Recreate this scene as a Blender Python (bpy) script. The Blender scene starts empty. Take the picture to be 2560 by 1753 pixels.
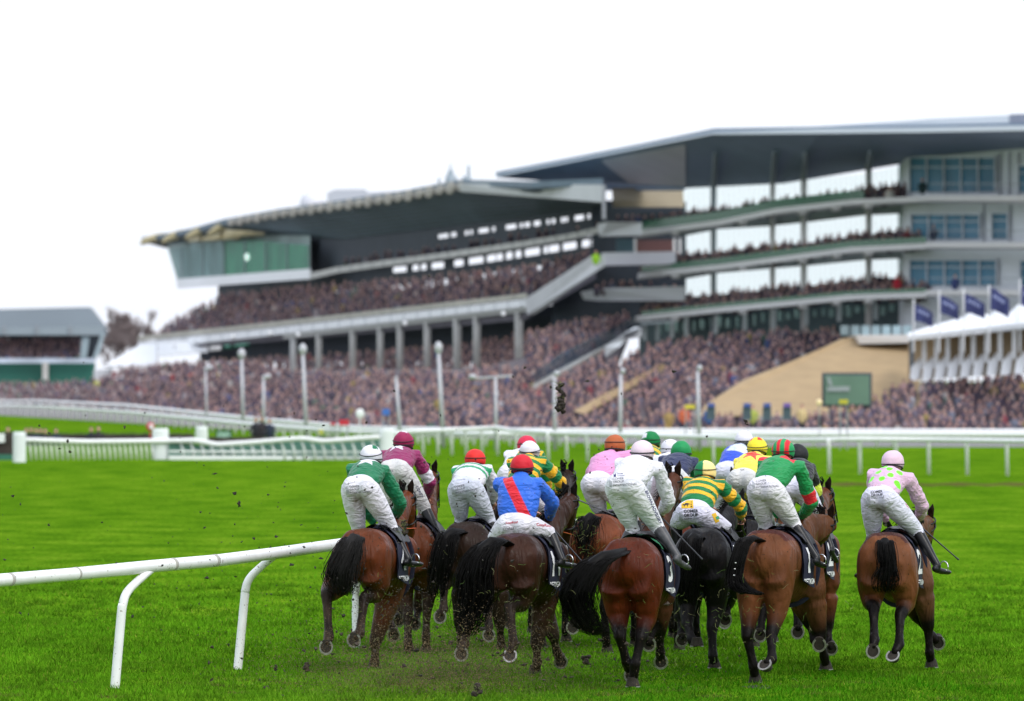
import bpy, bmesh, math, random
import numpy as np
from mathutils import Vector, Matrix
from mathutils.bvhtree import BVHTree

R = math.radians
rng = random.Random(7)
nrg = np.random.default_rng(11)
scene = bpy.context.scene
col = scene.collection

# ------------------------------------------------------------------ camera
CAM_H = 3.2
FPX = 200.0 / 36.0 * 2560.0            # focal length in pixels of the 2560 px wide photograph
HORIZON = 943.0
PITCH = math.atan((HORIZON - 876.5) / FPX)
cam_data = bpy.data.cameras.new('camera')
cam_data.lens = 200.0
cam_data.sensor_width = 36.0
cam_data.clip_start = 0.5
cam_data.clip_end = 6000.0
cam_data.dof.use_dof = True
cam_data.dof.focus_distance = 61.5
cam_data.dof.aperture_fstop = 2.9
cam = bpy.data.objects.new('camera', cam_data)
cam.location = (0, 0, CAM_H)
cam.rotation_euler = (R(90) + PITCH, 0, 0)
col.objects.link(cam)
scene.camera = cam

# ------------------------------------------------------------------ sky and sun: bright overcast
SUN_EL, SUN_AZ = 50.0, 140.0            # azimuth from +Y towards +X
world = bpy.data.worlds.new('World')
scene.world = world
world.use_nodes = True
nt = world.node_tree
nt.nodes.clear()
wo = nt.nodes.new('ShaderNodeOutputWorld')
sky = nt.nodes.new('ShaderNodeTexSky')
sky.sky_type = 'NISHITA'
sky.sun_disc = False
sky.sun_elevation = R(SUN_EL)
sky.sun_rotation = R(SUN_AZ)
sky.air_density = 1.0
sky.dust_density = 4.0
sky.ozone_density = 1.0
b1 = nt.nodes.new('ShaderNodeBackground')
b1.inputs['Strength'].default_value = 0.05
b2 = nt.nodes.new('ShaderNodeBackground')          # the cloud deck
b2.inputs['Strength'].default_value = 1.0
wtc = nt.nodes.new('ShaderNodeTexCoord'); wsp = nt.nodes.new('ShaderNodeSeparateXYZ'); wrp = nt.nodes.new('ShaderNodeValToRGB')
wrp.color_ramp.elements[0].position = 0.0; wrp.color_ramp.elements[0].color = (0.97, 1.01, 1.10, 1)
wrp.color_ramp.elements[1].position = 0.9; wrp.color_ramp.elements[1].color = (1.06, 1.15, 1.32, 1)
nt.links.new(wtc.outputs['Generated'], wsp.inputs[0]); nt.links.new(wsp.outputs['Z'], wrp.inputs[0]); nt.links.new(wrp.outputs[0], b2.inputs['Color'])
add = nt.nodes.new('ShaderNodeAddShader')
nt.links.new(sky.outputs[0], b1.inputs['Color'])
nt.links.new(b1.outputs[0], add.inputs[0])
nt.links.new(b2.outputs[0], add.inputs[1])
nt.links.new(add.outputs[0], wo.inputs['Surface'])

sd = bpy.data.lights.new('sun', 'SUN')
sd.energy = 1.4
sd.angle = R(24)
sd.color = (1.0, 0.98, 0.95)
sun = bpy.data.objects.new('sun', sd)
dirv = Vector((math.sin(R(SUN_AZ)) * math.cos(R(SUN_EL)), math.cos(R(SUN_AZ)) * math.cos(R(SUN_EL)), math.sin(R(SUN_EL))))
sun.rotation_euler = dirv.to_track_quat('Z', 'Y').to_euler()
sun.location = (40, 80, 90)
col.objects.link(sun)

scene.view_settings.view_transform = 'Standard'
scene.view_settings.look = 'None'
scene.view_settings.exposure = 0.0
scene.view_settings.gamma = 1.0
scene.render.engine = 'CYCLES'
try:
    scene.cycles.use_denoising = True
    scene.cycles.denoiser = 'OPENIMAGEDENOISE'
    scene.cycles.max_bounces = 6
    scene.cycles.transparent_max_bounces = 12
except Exception:
    pass

# ------------------------------------------------------------------ helpers
DK = 1.0                               # stretch applied to the distances of the stands
def W(px, py, d):
    """world point at distance d along +Y that the photograph shows at pixel (px, py)"""
    cx = (px - 1280.0) / FPX
    cy = (876.5 - py) / FPX
    cp, sp = math.cos(PITCH), math.sin(PITCH)
    d = d * DK
    r = Vector((cx, cp - sp * cy, sp + cp * cy))
    t = d / r.y
    return Vector((0, 0, CAM_H)) + r * t

def ground_d(py):
    return CAM_H * FPX / (py - HORIZON)

def lin(v):
    v /= 255.0
    return v / 12.92 if v <= 0.04045 else ((v + 0.055) / 1.055) ** 2.4

def C(r, g, b):
    return (lin(r), lin(g), lin(b))

def tag(o, label=None, cat=None, group=None, kind=None):
    if label: o['label'] = label
    if cat: o['category'] = cat
    if group: o['group'] = group
    if kind: o['kind'] = kind
    return o

def empty(name, loc=(0, 0, 0), label=None, cat=None, group=None, rotz=0):
    o = bpy.data.objects.new(name, None)
    o.location = loc
    o.rotation_euler = (0, 0, rotz)
    o.empty_display_size = 0.1
    col.objects.link(o)
    return tag(o, label, cat, group)

bpy_parent_inv = {}
def link_mesh(name, me, mat=None, parent=None):
    """mesh given in world space; under a parent it keeps its world place"""
    o = bpy.data.objects.new(name, me)
    if mat is not None and not me.materials:
        me.materials.append(mat)
    col.objects.link(o)
    if parent is not None:
        o.parent = parent
        root = Matrix.LocRotScale(parent.location, parent.rotation_euler, None)
        p = parent.parent
        while p is not None:
            root = Matrix.LocRotScale(p.location, p.rotation_euler, None) @ root
            p = p.parent
        me.transform(root.inverted())
    return o

class Geo:
    def __init__(self):
        self.v, self.f = [], []
    def add(self, v, f):
        n = len(self.v)
        self.v += [tuple(p) for p in v]
        self.f += [tuple(i + n for i in q) for q in f]
        return self
    def box(self, lo, hi):
        x0, y0, z0 = lo; x1, y1, z1 = hi
        return self.add([(x0, y0, z0), (x1, y0, z0), (x1, y1, z0), (x0, y1, z0), (x0, y0, z1), (x1, y0, z1), (x1, y1, z1), (x0, y1, z1)],
                        [(0, 3, 2, 1), (4, 5, 6, 7), (0, 1, 5, 4), (1, 2, 6, 5), (2, 3, 7, 6), (3, 0, 4, 7)])
    def slab(self, pts, thick):
        """polygon of (px, py, d) points, given real thickness away from the viewer"""
        n = len(pts)
        a = [W(*p) for p in pts]
        b = [Vector((p.x, p.y + thick, p.z)) for p in a]
        f = [tuple(range(n)), tuple(range(2 * n - 1, n - 1, -1))]
        f += [(i, i + n, (i + 1) % n + n, (i + 1) % n) for i in range(n)]
        return self.add(a + b, f)
    def strip(self, top, bot, thick):
        """a bent band: matching polylines of (px, py, d) for its upper and lower edge"""
        n = len(top)
        a = [W(*p) for p in top]; b = [W(*p) for p in bot]
        A = [Vector((p.x, p.y + thick, p.z)) for p in a]; B = [Vector((p.x, p.y + thick, p.z)) for p in b]
        f = []
        for i in range(n - 1):
            f += [(i, n + i, n + i + 1, i + 1), (2*n + i, 2*n + i + 1, 3*n + i + 1, 3*n + i),
                  (i, i + 1, 2*n + i + 1, 2*n + i), (n + i, 3*n + i, 3*n + i + 1, n + i + 1)]
        f += [(0, 2*n, 3*n, n), (n - 1, 2*n - 1, 4*n - 1, 3*n - 1)]
        return self.add(a + b + A + B, f)
    def tube(self, pts, radii, up=(0, 0, 1), seg=10, cap=True):
        """closed tube; radii entries r or (side, up-ish)"""
        pts = [Vector(p) for p in pts]
        rr = [(r, r) if not isinstance(r, (tuple, list)) else r for r in radii]
        if cap:
            t0 = (pts[0] - pts[1]).normalized(); t1 = (pts[-1] - pts[-2]).normalized()
            e0, e1 = min(rr[0]), min(rr[-1])
            P = [pts[0] + t0 * e0 * .85, pts[0] + t0 * e0 * .5] + pts + [pts[-1] + t1 * e1 * .5, pts[-1] + t1 * e1 * .85]
            S = lambda r, k: (r[0] * k, r[1] * k)
            RR = [S(rr[0], .45), S(rr[0], .85)] + rr + [S(rr[-1], .85), S(rr[-1], .45)]
        else:
            P, RR = pts, rr
        n = len(P); v = []
        up = Vector(up)
        for i, p in enumerate(P):
            t = (P[min(i + 1, n - 1)] - P[max(i - 1, 0)])
            if t.length < 1e-9: t = Vector((0, 0, 1))
            t.normalize()
            s = t.cross(up)
            if s.length < 1e-3: s = t.cross(Vector((0, 1, 0.01)))
            s.normalize(); u = s.cross(t).normalized()
            for k in range(seg):
                a = 2 * math.pi * k / seg
                v.append(p + s * math.cos(a) * RR[i][0] + u * math.sin(a) * RR[i][1])
        f = []
        for i in range(n - 1):
            for k in range(seg):
                k2 = (k + 1) % seg
                f.append((i * seg + k, i * seg + k2, (i + 1) * seg + k2, (i + 1) * seg + k))
        f.append(tuple(range(seg - 1, -1, -1)))
        f.append(tuple((n - 1) * seg + k for k in range(seg)))
        return self.add(v, f)
    def ell(self, c, ax, nu=14, nv=9):
        """ellipsoid with three half-axis vectors"""
        c = Vector(c); a, b, d = [Vector(q) for q in ax]
        v = [c + d]
        for j in range(1, nv):
            th = math.pi * j / nv
            for i in range(nu):
                ph = 2 * math.pi * i / nu
                v.append(c + a * math.sin(th) * math.cos(ph) + b * math.sin(th) * math.sin(ph) + d * math.cos(th))
        v.append(c - d)
        f = [(0, 1 + i, 1 + (i + 1) % nu) for i in range(nu)]
        for j in range(nv - 2):
            for i in range(nu):
                i2 = (i + 1) % nu
                f.append((1 + j * nu + i, 1 + (j + 1) * nu + i, 1 + (j + 1) * nu + i2, 1 + j * nu + i2))
        e = 1 + (nv - 2) * nu
        f += [(len(v) - 1, e + (i + 1) % nu, e + i) for i in range(nu)]
        return self.add(v, f)
    def mesh(self, name, smooth=False):
        me = bpy.data.meshes.new(name)
        me.from_pydata(self.v, [], self.f)
        me.update()
        bm = bmesh.new(); bm.from_mesh(me)
        bmesh.ops.recalc_face_normals(bm, faces=bm.faces)
        bm.to_mesh(me); bm.free()
        if smooth:
            me.polygons.foreach_set('use_smooth', [True] * len(me.polygons))
        return me
    def obj(self, name, mat, parent=None, smooth=False):
        return link_mesh(name, self.mesh(name, smooth), mat, parent)

def obj_each(g, name, m, parent, smooth=False):
    """every separate piece of g becomes an object of its own"""
    par = list(range(len(g.v)))
    def find(a):
        while par[a] != a: par[a] = par[par[a]]; a = par[a]
        return a
    for f in g.f:
        for i in f[1:]: par[find(i)] = find(f[0])
    isl = {}
    for f in g.f: isl.setdefault(find(f[0]), []).append(f)
    out = []
    for fs in isl.values():
        used = sorted(set(i for f in fs for i in f)); mp = {i: k for k, i in enumerate(used)}
        q = Geo(); q.add([g.v[i] for i in used], [[mp[i] for i in f] for f in fs]); out.append(q.obj(name, m, parent, smooth))
    return out

def np_mesh(name, verts, faces, cols=None, smooth=False):
    """verts (N,3), faces (M,k) one face size"""
    me = bpy.data.meshes.new(name)
    k = faces.shape[1]
    me.vertices.add(len(verts)); me.vertices.foreach_set('co', np.ascontiguousarray(verts, dtype=np.float32).ravel())
    me.loops.add(faces.size); me.loops.foreach_set('vertex_index', np.ascontiguousarray(faces, dtype=np.int32).ravel())
    me.polygons.add(len(faces)); me.polygons.foreach_set('loop_start', np.arange(0, faces.size, k, dtype=np.int32))
    me.polygons.foreach_set('use_smooth', np.full(len(faces), smooth))
    me.update(calc_edges=True)
    if cols is not None: paint(me, cols)
    return me

def paint(me, cols):
    a = me.attributes.new('Col', 'FLOAT_COLOR', 'POINT')
    c = np.ones((len(me.vertices), 4), dtype=np.float32)
    c[:, :3] = cols
    a.data.foreach_set('color', c.ravel())

tmp_scene = bpy.data.scenes.new('build')
def fuse(geo, voxel, smooth=4, fac=0.5):
    """overlapping volumes of geo become one continuous skin"""
    me = geo.mesh('tmp')
    o = bpy.data.objects.new('tmp', me)
    tmp_scene.collection.objects.link(o)
    m = o.modifiers.new('r', 'REMESH'); m.mode = 'VOXEL'; m.voxel_size = voxel; m.adaptivity = 0.0
    s = o.modifiers.new('s', 'SMOOTH'); s.factor = fac; s.iterations = smooth
    vl = tmp_scene.view_layers[0]
    vl.update()
    dg = vl.depsgraph
    out = bpy.data.meshes.new_from_object(o.evaluated_get(dg))
    bpy.data.objects.remove(o); bpy.data.meshes.remove(me)
    out.polygons.foreach_set('use_smooth', [True] * len(out.polygons))
    return out

def co(me):
    a = np.empty(len(me.vertices) * 3, dtype=np.float32)
    me.vertices.foreach_get('co', a)
    return a.reshape(-1, 3).astype(np.float64)

def seg_t(P, a, b):
    """distance of points to the segment ab, and place along it 0..1"""
    a = np.array(a); b = np.array(b); ab = b - a
    t = np.clip(((P - a) @ ab) / max(ab @ ab, 1e-9), 0, 1)
    q = a + t[:, None] * ab
    return np.linalg.norm(P - q, axis=1), t

def hash3(P, s):
    """smooth pseudo noise in -1..1 from a few sines"""
    return (np.sin(P[:, 0] * s * 1.7 + 1.3 * np.sin(P[:, 2] * s)) + np.sin(P[:, 1] * s * 1.3 + 2.1 + np.sin(P[:, 0] * s * .7)) + np.sin(P[:, 2] * s * 2.1 + 1.7 * np.sin(P[:, 1] * s * .9))) / 3

def relax(me, w, n, lam=.5):
    """Laplacian smoothing with a weight per vertex"""
    V = co(me); e = np.empty(len(me.edges) * 2, dtype=np.int32); me.edges.foreach_get('vertices', e); e = e.reshape(-1, 2)
    deg = np.bincount(e.ravel(), minlength=len(V)).astype(float)[:, None]
    for _ in range(n):
        s = np.zeros_like(V)
        for k in range(3):
            s[:, k] = np.bincount(e[:, 0], V[e[:, 1], k], len(V)) + np.bincount(e[:, 1], V[e[:, 0], k], len(V))
        V = V + (s / deg - V) * lam * w[:, None]
    me.vertices.foreach_set('co', V.astype(np.float32).ravel()); me.update()
    return V

# ------------------------------------------------------------------ materials
def mat(name, color=(0.5, 0.5, 0.5), rough=0.6, metal=0.0, spec=0.5, noise=None, bump=None, attr=False, sheen=0.0, coat=0.0, emit=None, trans=None):
    """noise=(scale, dark factor, light factor); bump=(scale, strength, distance)"""
    m = bpy.data.materials.new(name)
    m.use_nodes = True
    t = m.node_tree; p = t.nodes['Principled BSDF']
    p.inputs['Base Color'].default_value = (*color, 1)
    p.inputs['Roughness'].default_value = rough
    p.inputs['Metallic'].default_value = metal
    p.inputs['Specular IOR Level'].default_value = spec
    if sheen: p.inputs['Sheen Weight'].default_value = sheen
    if coat: p.inputs['Coat Weight'].default_value = coat
    tc = t.nodes.new('ShaderNodeTexCoord')
    src = None
    if attr:
        at = t.nodes.new('ShaderNodeAttribute'); at.attribute_name = 'Col'
        src = at.outputs['Color']
    if noise:
        n = t.nodes.new('ShaderNodeTexNoise'); n.inputs['Scale'].default_value = noise[0]; n.inputs['Detail'].default_value = 5
        r = t.nodes.new('ShaderNodeMapRange'); r.inputs[1].default_value = .3; r.inputs[2].default_value = .7
        r.inputs[3].default_value = noise[1]; r.inputs[4].default_value = noise[2]
        t.links.new(tc.outputs['Object'], n.inputs['Vector'])
        t.links.new(n.outputs['Fac'], r.inputs[0])
        mx = t.nodes.new('ShaderNodeMix'); mx.data_type = 'RGBA'; mx.blend_type = 'MULTIPLY'; mx.inputs[0].default_value = 1
        if src: t.links.new(src, mx.inputs[6])
        else: mx.inputs[6].default_value = (*color, 1)
        t.links.new(r.outputs[0], mx.inputs[7])
        src = mx.outputs[2]
    if src: t.links.new(src, p.inputs['Base Color'])
    if bump:
        n = t.nodes.new('ShaderNodeTexNoise'); n.inputs['Scale'].default_value = bump[0]; n.inputs['Detail'].default_value = 4
        t.links.new(tc.outputs['Object'], n.inputs['Vector'])
        b = t.nodes.new('ShaderNodeBump'); b.inputs['Strength'].default_value = bump[1]; b.inputs['Distance'].default_value = bump[2]
        t.links.new(n.outputs['Fac'], b.inputs['Height'])
        t.links.new(b.outputs[0], p.inputs['Normal'])
    if emit:
        p.inputs['Emission Color'].default_value = (*emit[0], 1); p.inputs['Emission Strength'].default_value = emit[1]
    if trans:
        tr = t.nodes.new('ShaderNodeBsdfTransparent'); tr.inputs[0].default_value = (*trans[0], 1)
        mxs = t.nodes.new('ShaderNodeMixShader'); mxs.inputs[0].default_value = trans[1]
        t.links.new(p.outputs[0], mxs.inputs[1]); t.links.new(tr.outputs[0], mxs.inputs[2])
        t.links.new(mxs.outputs[0], t.nodes['Material Output'].inputs['Surface'])
    return m

M_white_plastic = mat('white plastic rail', (.86, .86, .85), .35, noise=(6, .9, 1.0), bump=(30, .15, .004))
t = M_white_plastic.node_tree; p = t.nodes['Principled BSDF']                # splashes of mud on the rails
tc = t.nodes.new('ShaderNodeTexCoord'); n = t.nodes.new('ShaderNodeTexNoise'); n.inputs['Scale'].default_value = 26; n.inputs['Detail'].default_value = 4
r = t.nodes.new('ShaderNodeMapRange'); r.inputs[1].default_value = .655; r.inputs[2].default_value = .71; x = t.nodes.new('ShaderNodeMix'); x.data_type = 'RGBA'
t.links.new(tc.outputs['Object'], n.inputs['Vector']); t.links.new(n.outputs['Fac'], r.inputs[0]); t.links.new(r.outputs[0], x.inputs[0])
t.links.new(p.inputs['Base Color'].links[0].from_socket, x.inputs[6]); x.inputs[7].default_value = (.20, .16, .09, 1); t.links.new(x.outputs[2], p.inputs['Base Color'])
M_white_paint = mat('white paint', (.86, .87, .88), .5, noise=(1.5, .9, 1.0))
M_concrete = mat('pale concrete', (.50, .49, .46), .8, noise=(.6, .85, 1.05))
M_steel_grey = mat('grey steel', (.30, .32, .34), .5, noise=(1, .9, 1.05))
M_soffit = mat('dark soffit metal', C(98, 118, 132), .65, noise=(.3, .85, 1.1))
M_soffit_new = mat('slate soffit metal', C(118, 134, 156), .65, noise=(.15, .9, 1.08))
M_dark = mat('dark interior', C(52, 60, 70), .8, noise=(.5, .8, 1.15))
M_dark_green = mat('dark green board', C(30, 74, 62), .6, noise=(.8, .85, 1.1))
M_cream = mat('cream fibreglass', C(190, 178, 140), .6, noise=(.8, .8, 1.05))
M_sandstone = mat('sandstone wall', C(164, 140, 104), .85, noise=(.9, .88, 1.06))
M_canvas = mat('white canvas', (.86, .87, .88), .7, noise=(.5, .95, 1.0))
M_glass_green = mat('green tinted glass', C(48, 118, 84), .2, trans=((.45, .75, .58), .45))
M_glass_grey = mat('grey tinted glass', C(110, 130, 140), .3, spec=.2, trans=((.88, .95, .94), .88))
M_glass_clear = mat('clear glazing', C(215, 240, 234), .25, spec=.2, trans=((.965, 1.0, .985), .97))
M_glass_blue = mat('blue glazing', C(72, 122, 148), .5, spec=.15, noise=(.35, .7, 1.15))
M_navy = mat('navy cloth', C(58, 64, 110), .8, noise=(1.5, .85, 1.15))
M_hedge = mat('green planting', C(52, 112, 62), .9, noise=(1.2, .5, 1.3))
M_crowd = mat('crowd clothes', attr=True, rough=.9)
M_bark = mat('bare twigs', C(122, 110, 108), .9)
# ------------------------------------------------------------------ ground
def grass_material():
    m = bpy.data.materials.new('turf'); m.use_nodes = True
    t = m.node_tree; p = t.nodes['Principled BSDF']
    p.inputs['Roughness'].default_value = .9; p.inputs['Specular IOR Level'].default_value = 0.0
    g = t.nodes.new('ShaderNodeNewGeometry')
    def noise(scale, det=4, stretch=(1, 1, 1)):
        mp = t.nodes.new('ShaderNodeMapping'); mp.inputs['Scale'].default_value = stretch
        n = t.nodes.new('ShaderNodeTexNoise'); n.inputs['Scale'].default_value = scale; n.inputs['Detail'].default_value = det
        t.links.new(g.outputs['Position'], mp.inputs['Vector']); t.links.new(mp.outputs[0], n.inputs['Vector'])
        return n.outputs['Fac']
    def ramp(fac, stops):
        r = t.nodes.new('ShaderNodeValToRGB')
        while len(r.color_ramp.elements) < len(stops): r.color_ramp.elements.new(.5)
        for e, (pos, c) in zip(r.color_ramp.elements, stops): e.position = pos; e.color = (*c, 1)
        t.links.new(fac, r.inputs[0]); return r.outputs[0]
    def mix(a, b, fac, mode='MIX'):
        x = t.nodes.new('ShaderNodeMix'); x.data_type = 'RGBA'; x.blend_type = mode
        if isinstance(fac, float): x.inputs[0].default_value = fac
        else: t.links.new(fac, x.inputs[0])
        t.links.new(a, x.inputs[6]); t.links.new(b, x.inputs[7]); return x.outputs[2]
    base = ramp(noise(.8, 6, (1, .55, 1)), [(.32, GREEN_D), (.52, GREEN_M), (.70, GREEN_L)])
    fine = ramp(noise(9, 5, (1, .35, 1)), [(.3, (.55, .6, .5)), (.6, (1.12, 1.1, 1.0))])
    big = ramp(noise(.045, 3, (1, .5, 1)), [(.35, (.86, .9, .8)), (.65, (1.12, 1.06, 1.0))])
    c = mix(base, fine, 1.0, 'MULTIPLY'); c = mix(c, big, 1.0, 'MULTIPLY')
    t.links.new(c, p.inputs['Base Color'])
    b = t.nodes.new('ShaderNodeBump'); b.inputs['Strength'].default_value = .6; b.inputs['Distance'].default_value = .06
    t.links.new(noise(5, 6, (1, .5, 1)), b.inputs['Height']); t.links.new(b.outputs[0], p.inputs['Normal'])
    return m

GREEN_D, GREEN_M, GREEN_L = (.054, .144, .006), (.092, .206, .009), (.140, .256, .015)
M_turf = grass_material()
g = Geo()
xs = [-2500, -60, -20, 20, 60, 2500]; ys = [-200, 20, 45, 90, 200, 4000]
vv = [(x, y, 0) for y in ys for x in xs]
g.add(vv, [(j * 6 + i, j * 6 + i + 1, (j + 1) * 6 + i + 1, (j + 1) * 6 + i) for j in range(5) for i in range(5)])
ground = g.obj('ground', M_turf); tag(ground, 'bright green turf of the racecourse reaching back to the stands', 'ground', kind='structure')

# a worn strip of earth along the far edge of the track on the right
M_earth = mat('worn earth', (.10, .105, .025), .95, spec=0.0, noise=(.8, .6, 1.3))
g = Geo()
n = 40; va, vb = [], []
for i in range(n + 1):
    px = 2020 + (2800 - 2020) * i / n
    va.append(W(px, 1208 + 2.0 * math.sin(i * .9), ground_d(1208 + 2.0 * math.sin(i * .9)))); vb.append(W(px, 1215 + 1.5 * math.sin(i * 1.7), ground_d(1215 + 1.5 * math.sin(i * 1.7))))
for q in va + vb: q.z = .004
g.add(va + vb, [(i, i + 1, n + 2 + i, n + 1 + i) for i in range(n)])
tag(g.obj('worn_path', M_earth), 'thin brown worn strip of earth across the turf on the right', 'path', kind='structure')

# paved apron under and in front of the stands
M_apron = mat('paved apron', C(120, 118, 116), .9, noise=(.1, .85, 1.1))
g = Geo(); ap = [(-140, 640), (-60, 560), (-16, 345), (8, 262), (60, 256), (900, 256), (900, 3000), (-900, 3000), (-900, 640)]
g.add([(x, y, .004) for x, y in ap], [tuple(range(len(ap)))])
tag(g.obj('apron', M_apron), 'grey paved apron under the stands behind the crowd rail', 'pavement', kind='structure')

# grass blades on the near turf
def blades(name, n, d0, d1, hmin, hmax, wid, label, seedv):
    r = np.random.default_rng(seedv)
    u = r.random(n)
    d = d0 * (d1 / d0) ** u
    d = np.where(r.random(n) < np.clip((d1 - d) / (d1 * .35), 0.02, 1), d, d0 + (d - d0) * .5)
    half = d * 1400 / FPX
    x = (r.random(n) * 2 - 1) * half
    clump = .5 + .5 * np.sin(x * 2.3 + 1.7 * np.sin(d * 1.1)) * np.sin(d * 1.9 + 1.3 * np.sin(x * 1.4))
    h = (hmin + (hmax - hmin) * r.random(n) ** 2) * (.6 + .6 * clump)
    a = r.random(n) * 2 * np.pi
    w = wid * (.6 + .8 * r.random(n)) * d / 55
    lean = r.normal(0, .45, (n, 2)) * h[:, None]
    base = np.stack([x, d, np.full(n, -.004)], 1)
    side = np.stack([np.cos(a) * w, np.sin(a) * w * .4, np.zeros(n)], 1)
    tip = base + np.stack([lean[:, 0], lean[:, 1], h], 1)
    V = np.empty((n, 3, 3)); V[:, 0] = base - side; V[:, 1] = base + side; V[:, 2] = tip
    F = np.arange(n * 3).reshape(n, 3)
    patch = .5 + .5 * np.sin(x * 7.3 + 2.4 * np.sin(d * 2.9 + x * 1.3)) * np.sin(d * 3.4 + 2.1 * np.sin(x * 4.1))
    k = np.clip(.25 + .45 * patch + .18 * r.normal(0, 1, n), 0, 1)[:, None]; y = (r.random(n) < .03)[:, None]
    c = np.array(GREEN_D) * .95 * (1 - k) + np.array(GREEN_L) * 1.18 * k
    tuft = np.sin(x * 1.7 + 2.2 * np.sin(d * .5 + x * .35)) * np.sin(d * .62 + 1.9 * np.sin(x * .8)) + .5 * np.sin(x * 5.1 + 2 * np.sin(d * 1.7)) * np.sin(d * 2.3 + x)
    c = c * (.88 + .28 * clump[:, None]) * (1.0 - .38 * np.clip(tuft - .35, 0, 1))[:, None]
    near_right = np.clip((63.5 + 1.6 * np.sin(x * .8) - d) / 4.0, 0, 1) * np.clip((x + 1.2 + .8 * np.sin(d * .7)) / 3.0, 0, 1)      # blade colour darker and greener on the near right of the track
    c = c * (1 - near_right[:, None] * np.array((.55, .30, .60))) * np.array((.90, 1.16, .72))
    churn_haze = np.clip(np.sin(x * 3.1 + 1.7 * np.sin(d * 1.9)) * np.sin(d * 2.7 + 1.4 * np.sin(x * 2.2)) - .62, 0, 1) * 2.2 * np.clip((66 - d) / 8, 0, 1)
    churn_haze = np.clip(churn_haze + .80 * np.exp(-((x + .75) / 1.35) ** 2 - ((d - 58.4) / 2.6) ** 2) * (.55 + .45 * patch), 0, .85)[:, None]      # torn turf, with the brown haze of the spray put into its colour
    c = c * (1 - churn_haze) + np.array((.095, .075, .028)) * churn_haze
    c = np.where(y, np.array((.20, .24, .03)), c)
    cc = np.repeat(c, 3, axis=0);
    me = np_mesh(name, V.reshape(-1, 3), F, cc)
    return tag(link_mesh(name, me, mat('grass blades ' + name, attr=True, rough=.9, spec=.02)), label, 'grass', kind='stuff')
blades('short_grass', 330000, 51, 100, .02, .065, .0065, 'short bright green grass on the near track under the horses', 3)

# longer tussocks here and there
def tussocks(n, per, seedv):
    r = np.random.default_rng(seedv)
    d = 51 * (88 / 51) ** r.random(n); x = (r.random(n) * 2 - 1) * d * 1400 / FPX
    size = r.uniform(.04, .16, n); tone = r.uniform(.74, 1.22, n)
    cx = np.repeat(x, per) + r.normal(0, 1, n * per) * np.repeat(size, per); cd = np.repeat(d, per) + r.normal(0, 1.3, n * per) * np.repeat(size, per)
    h = r.uniform(.035, .095, n * per); w = .0055 * cd / 55; a = r.random(n * per) * 6.28
    b = np.stack([cx, cd, np.full(n * per, -.004)], 1); sd = np.stack([np.cos(a) * w, np.sin(a) * w * .4, 0 * a], 1)
    tip = b + np.stack([r.normal(0, .5, n * per) * h, r.normal(0, .5, n * per) * h, h], 1)
    V = np.empty((n * per, 3, 3)); V[:, 0] = b - sd; V[:, 1] = b + sd; V[:, 2] = tip
    c = (np.array(GREEN_D) * .5 + np.array(GREEN_M) * .5)[None] * (np.repeat(tone, per) * r.uniform(.8, 1.2, n * per))[:, None]
    me = np_mesh('grass_tussocks', V.reshape(-1, 3), np.arange(n * per * 3).reshape(-1, 3), np.repeat(c, 3, axis=0))
    tag(link_mesh('grass_tussocks', me, bpy.data.materials['grass blades short_grass']), 'longer darker and paler tussocks dotted over the near turf', 'grass', kind='stuff')
tussocks(1900, 30, 5)
DK = 1.25
# ------------------------------------------------------------------ stands
def D_old(x): return 1.0 / (.001667 + (x - 355) * 1.0845e-6)
def D_new(x): return 1.0 / (.0028986 + (x - 1600) * 6.3e-7)
def lerp_tab(tab, x):
    if x <= tab[0][0]: return tab[0][1]
    for (a, b), (c, d) in zip(tab, tab[1:]):
        if x <= c: return b + (d - b) * (x - a) / (c - a)
    return tab[-1][1]
def cut(tab, x0, x1):
    """points of a polyline table between x0 and x1, ends interpolated"""
    return [(x0, lerp_tab(tab, x0))] + [p for p in tab if x0 < p[0] < x1] + [(x1, lerp_tab(tab, x1))]
def band(g, tab, x0, x1, up, down, D, off=0.0, thick=1.0, more=()):
    xs = sorted(set([x0, x1] + [p[0] for p in tab if x0 < p[0] < x1] + [x for x in more if x0 < x < x1]))
    g.strip([(x, lerp_tab(tab, x) - up, D(x) + off) for x in xs], [(x, lerp_tab(tab, x) + down, D(x) + off) for x in xs], thick)
def between(g, top, bot, x0, x1, D, off=0.0, thick=1.0):
    xs = sorted(set([x0, x1] + [p[0] for p in list(top) + list(bot) if x0 < p[0] < x1]))
    g.strip([(x, lerp_tab(top, x), D(x) + off) for x in xs], [(x, lerp_tab(bot, x), D(x) + off) for x in xs], thick)
def vpost(g, x, y0, y1, w, d, depth):
    g.slab([(x - w / 2, y0, d), (x + w / 2, y0, d), (x + w / 2, y1, d), (x - w / 2, y1, d)], depth)

# ---- old grandstand
OS = empty('grandstand', W(900, 1060, D_old(900)), 'long grey-roofed grandstand on concrete columns packed with racegoers, left of the newer stand', 'grandstand')
ROOF_TOP = [(355, 600), (420, 590), (480, 578), (560, 556), (700, 531), (860, 509), (1000, 489), (1150, 461)]
SOF_BACK = [(420, 620), (690, 590), (860, 598), (1030, 577), (1200, 556), (1505, 514)]
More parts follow.
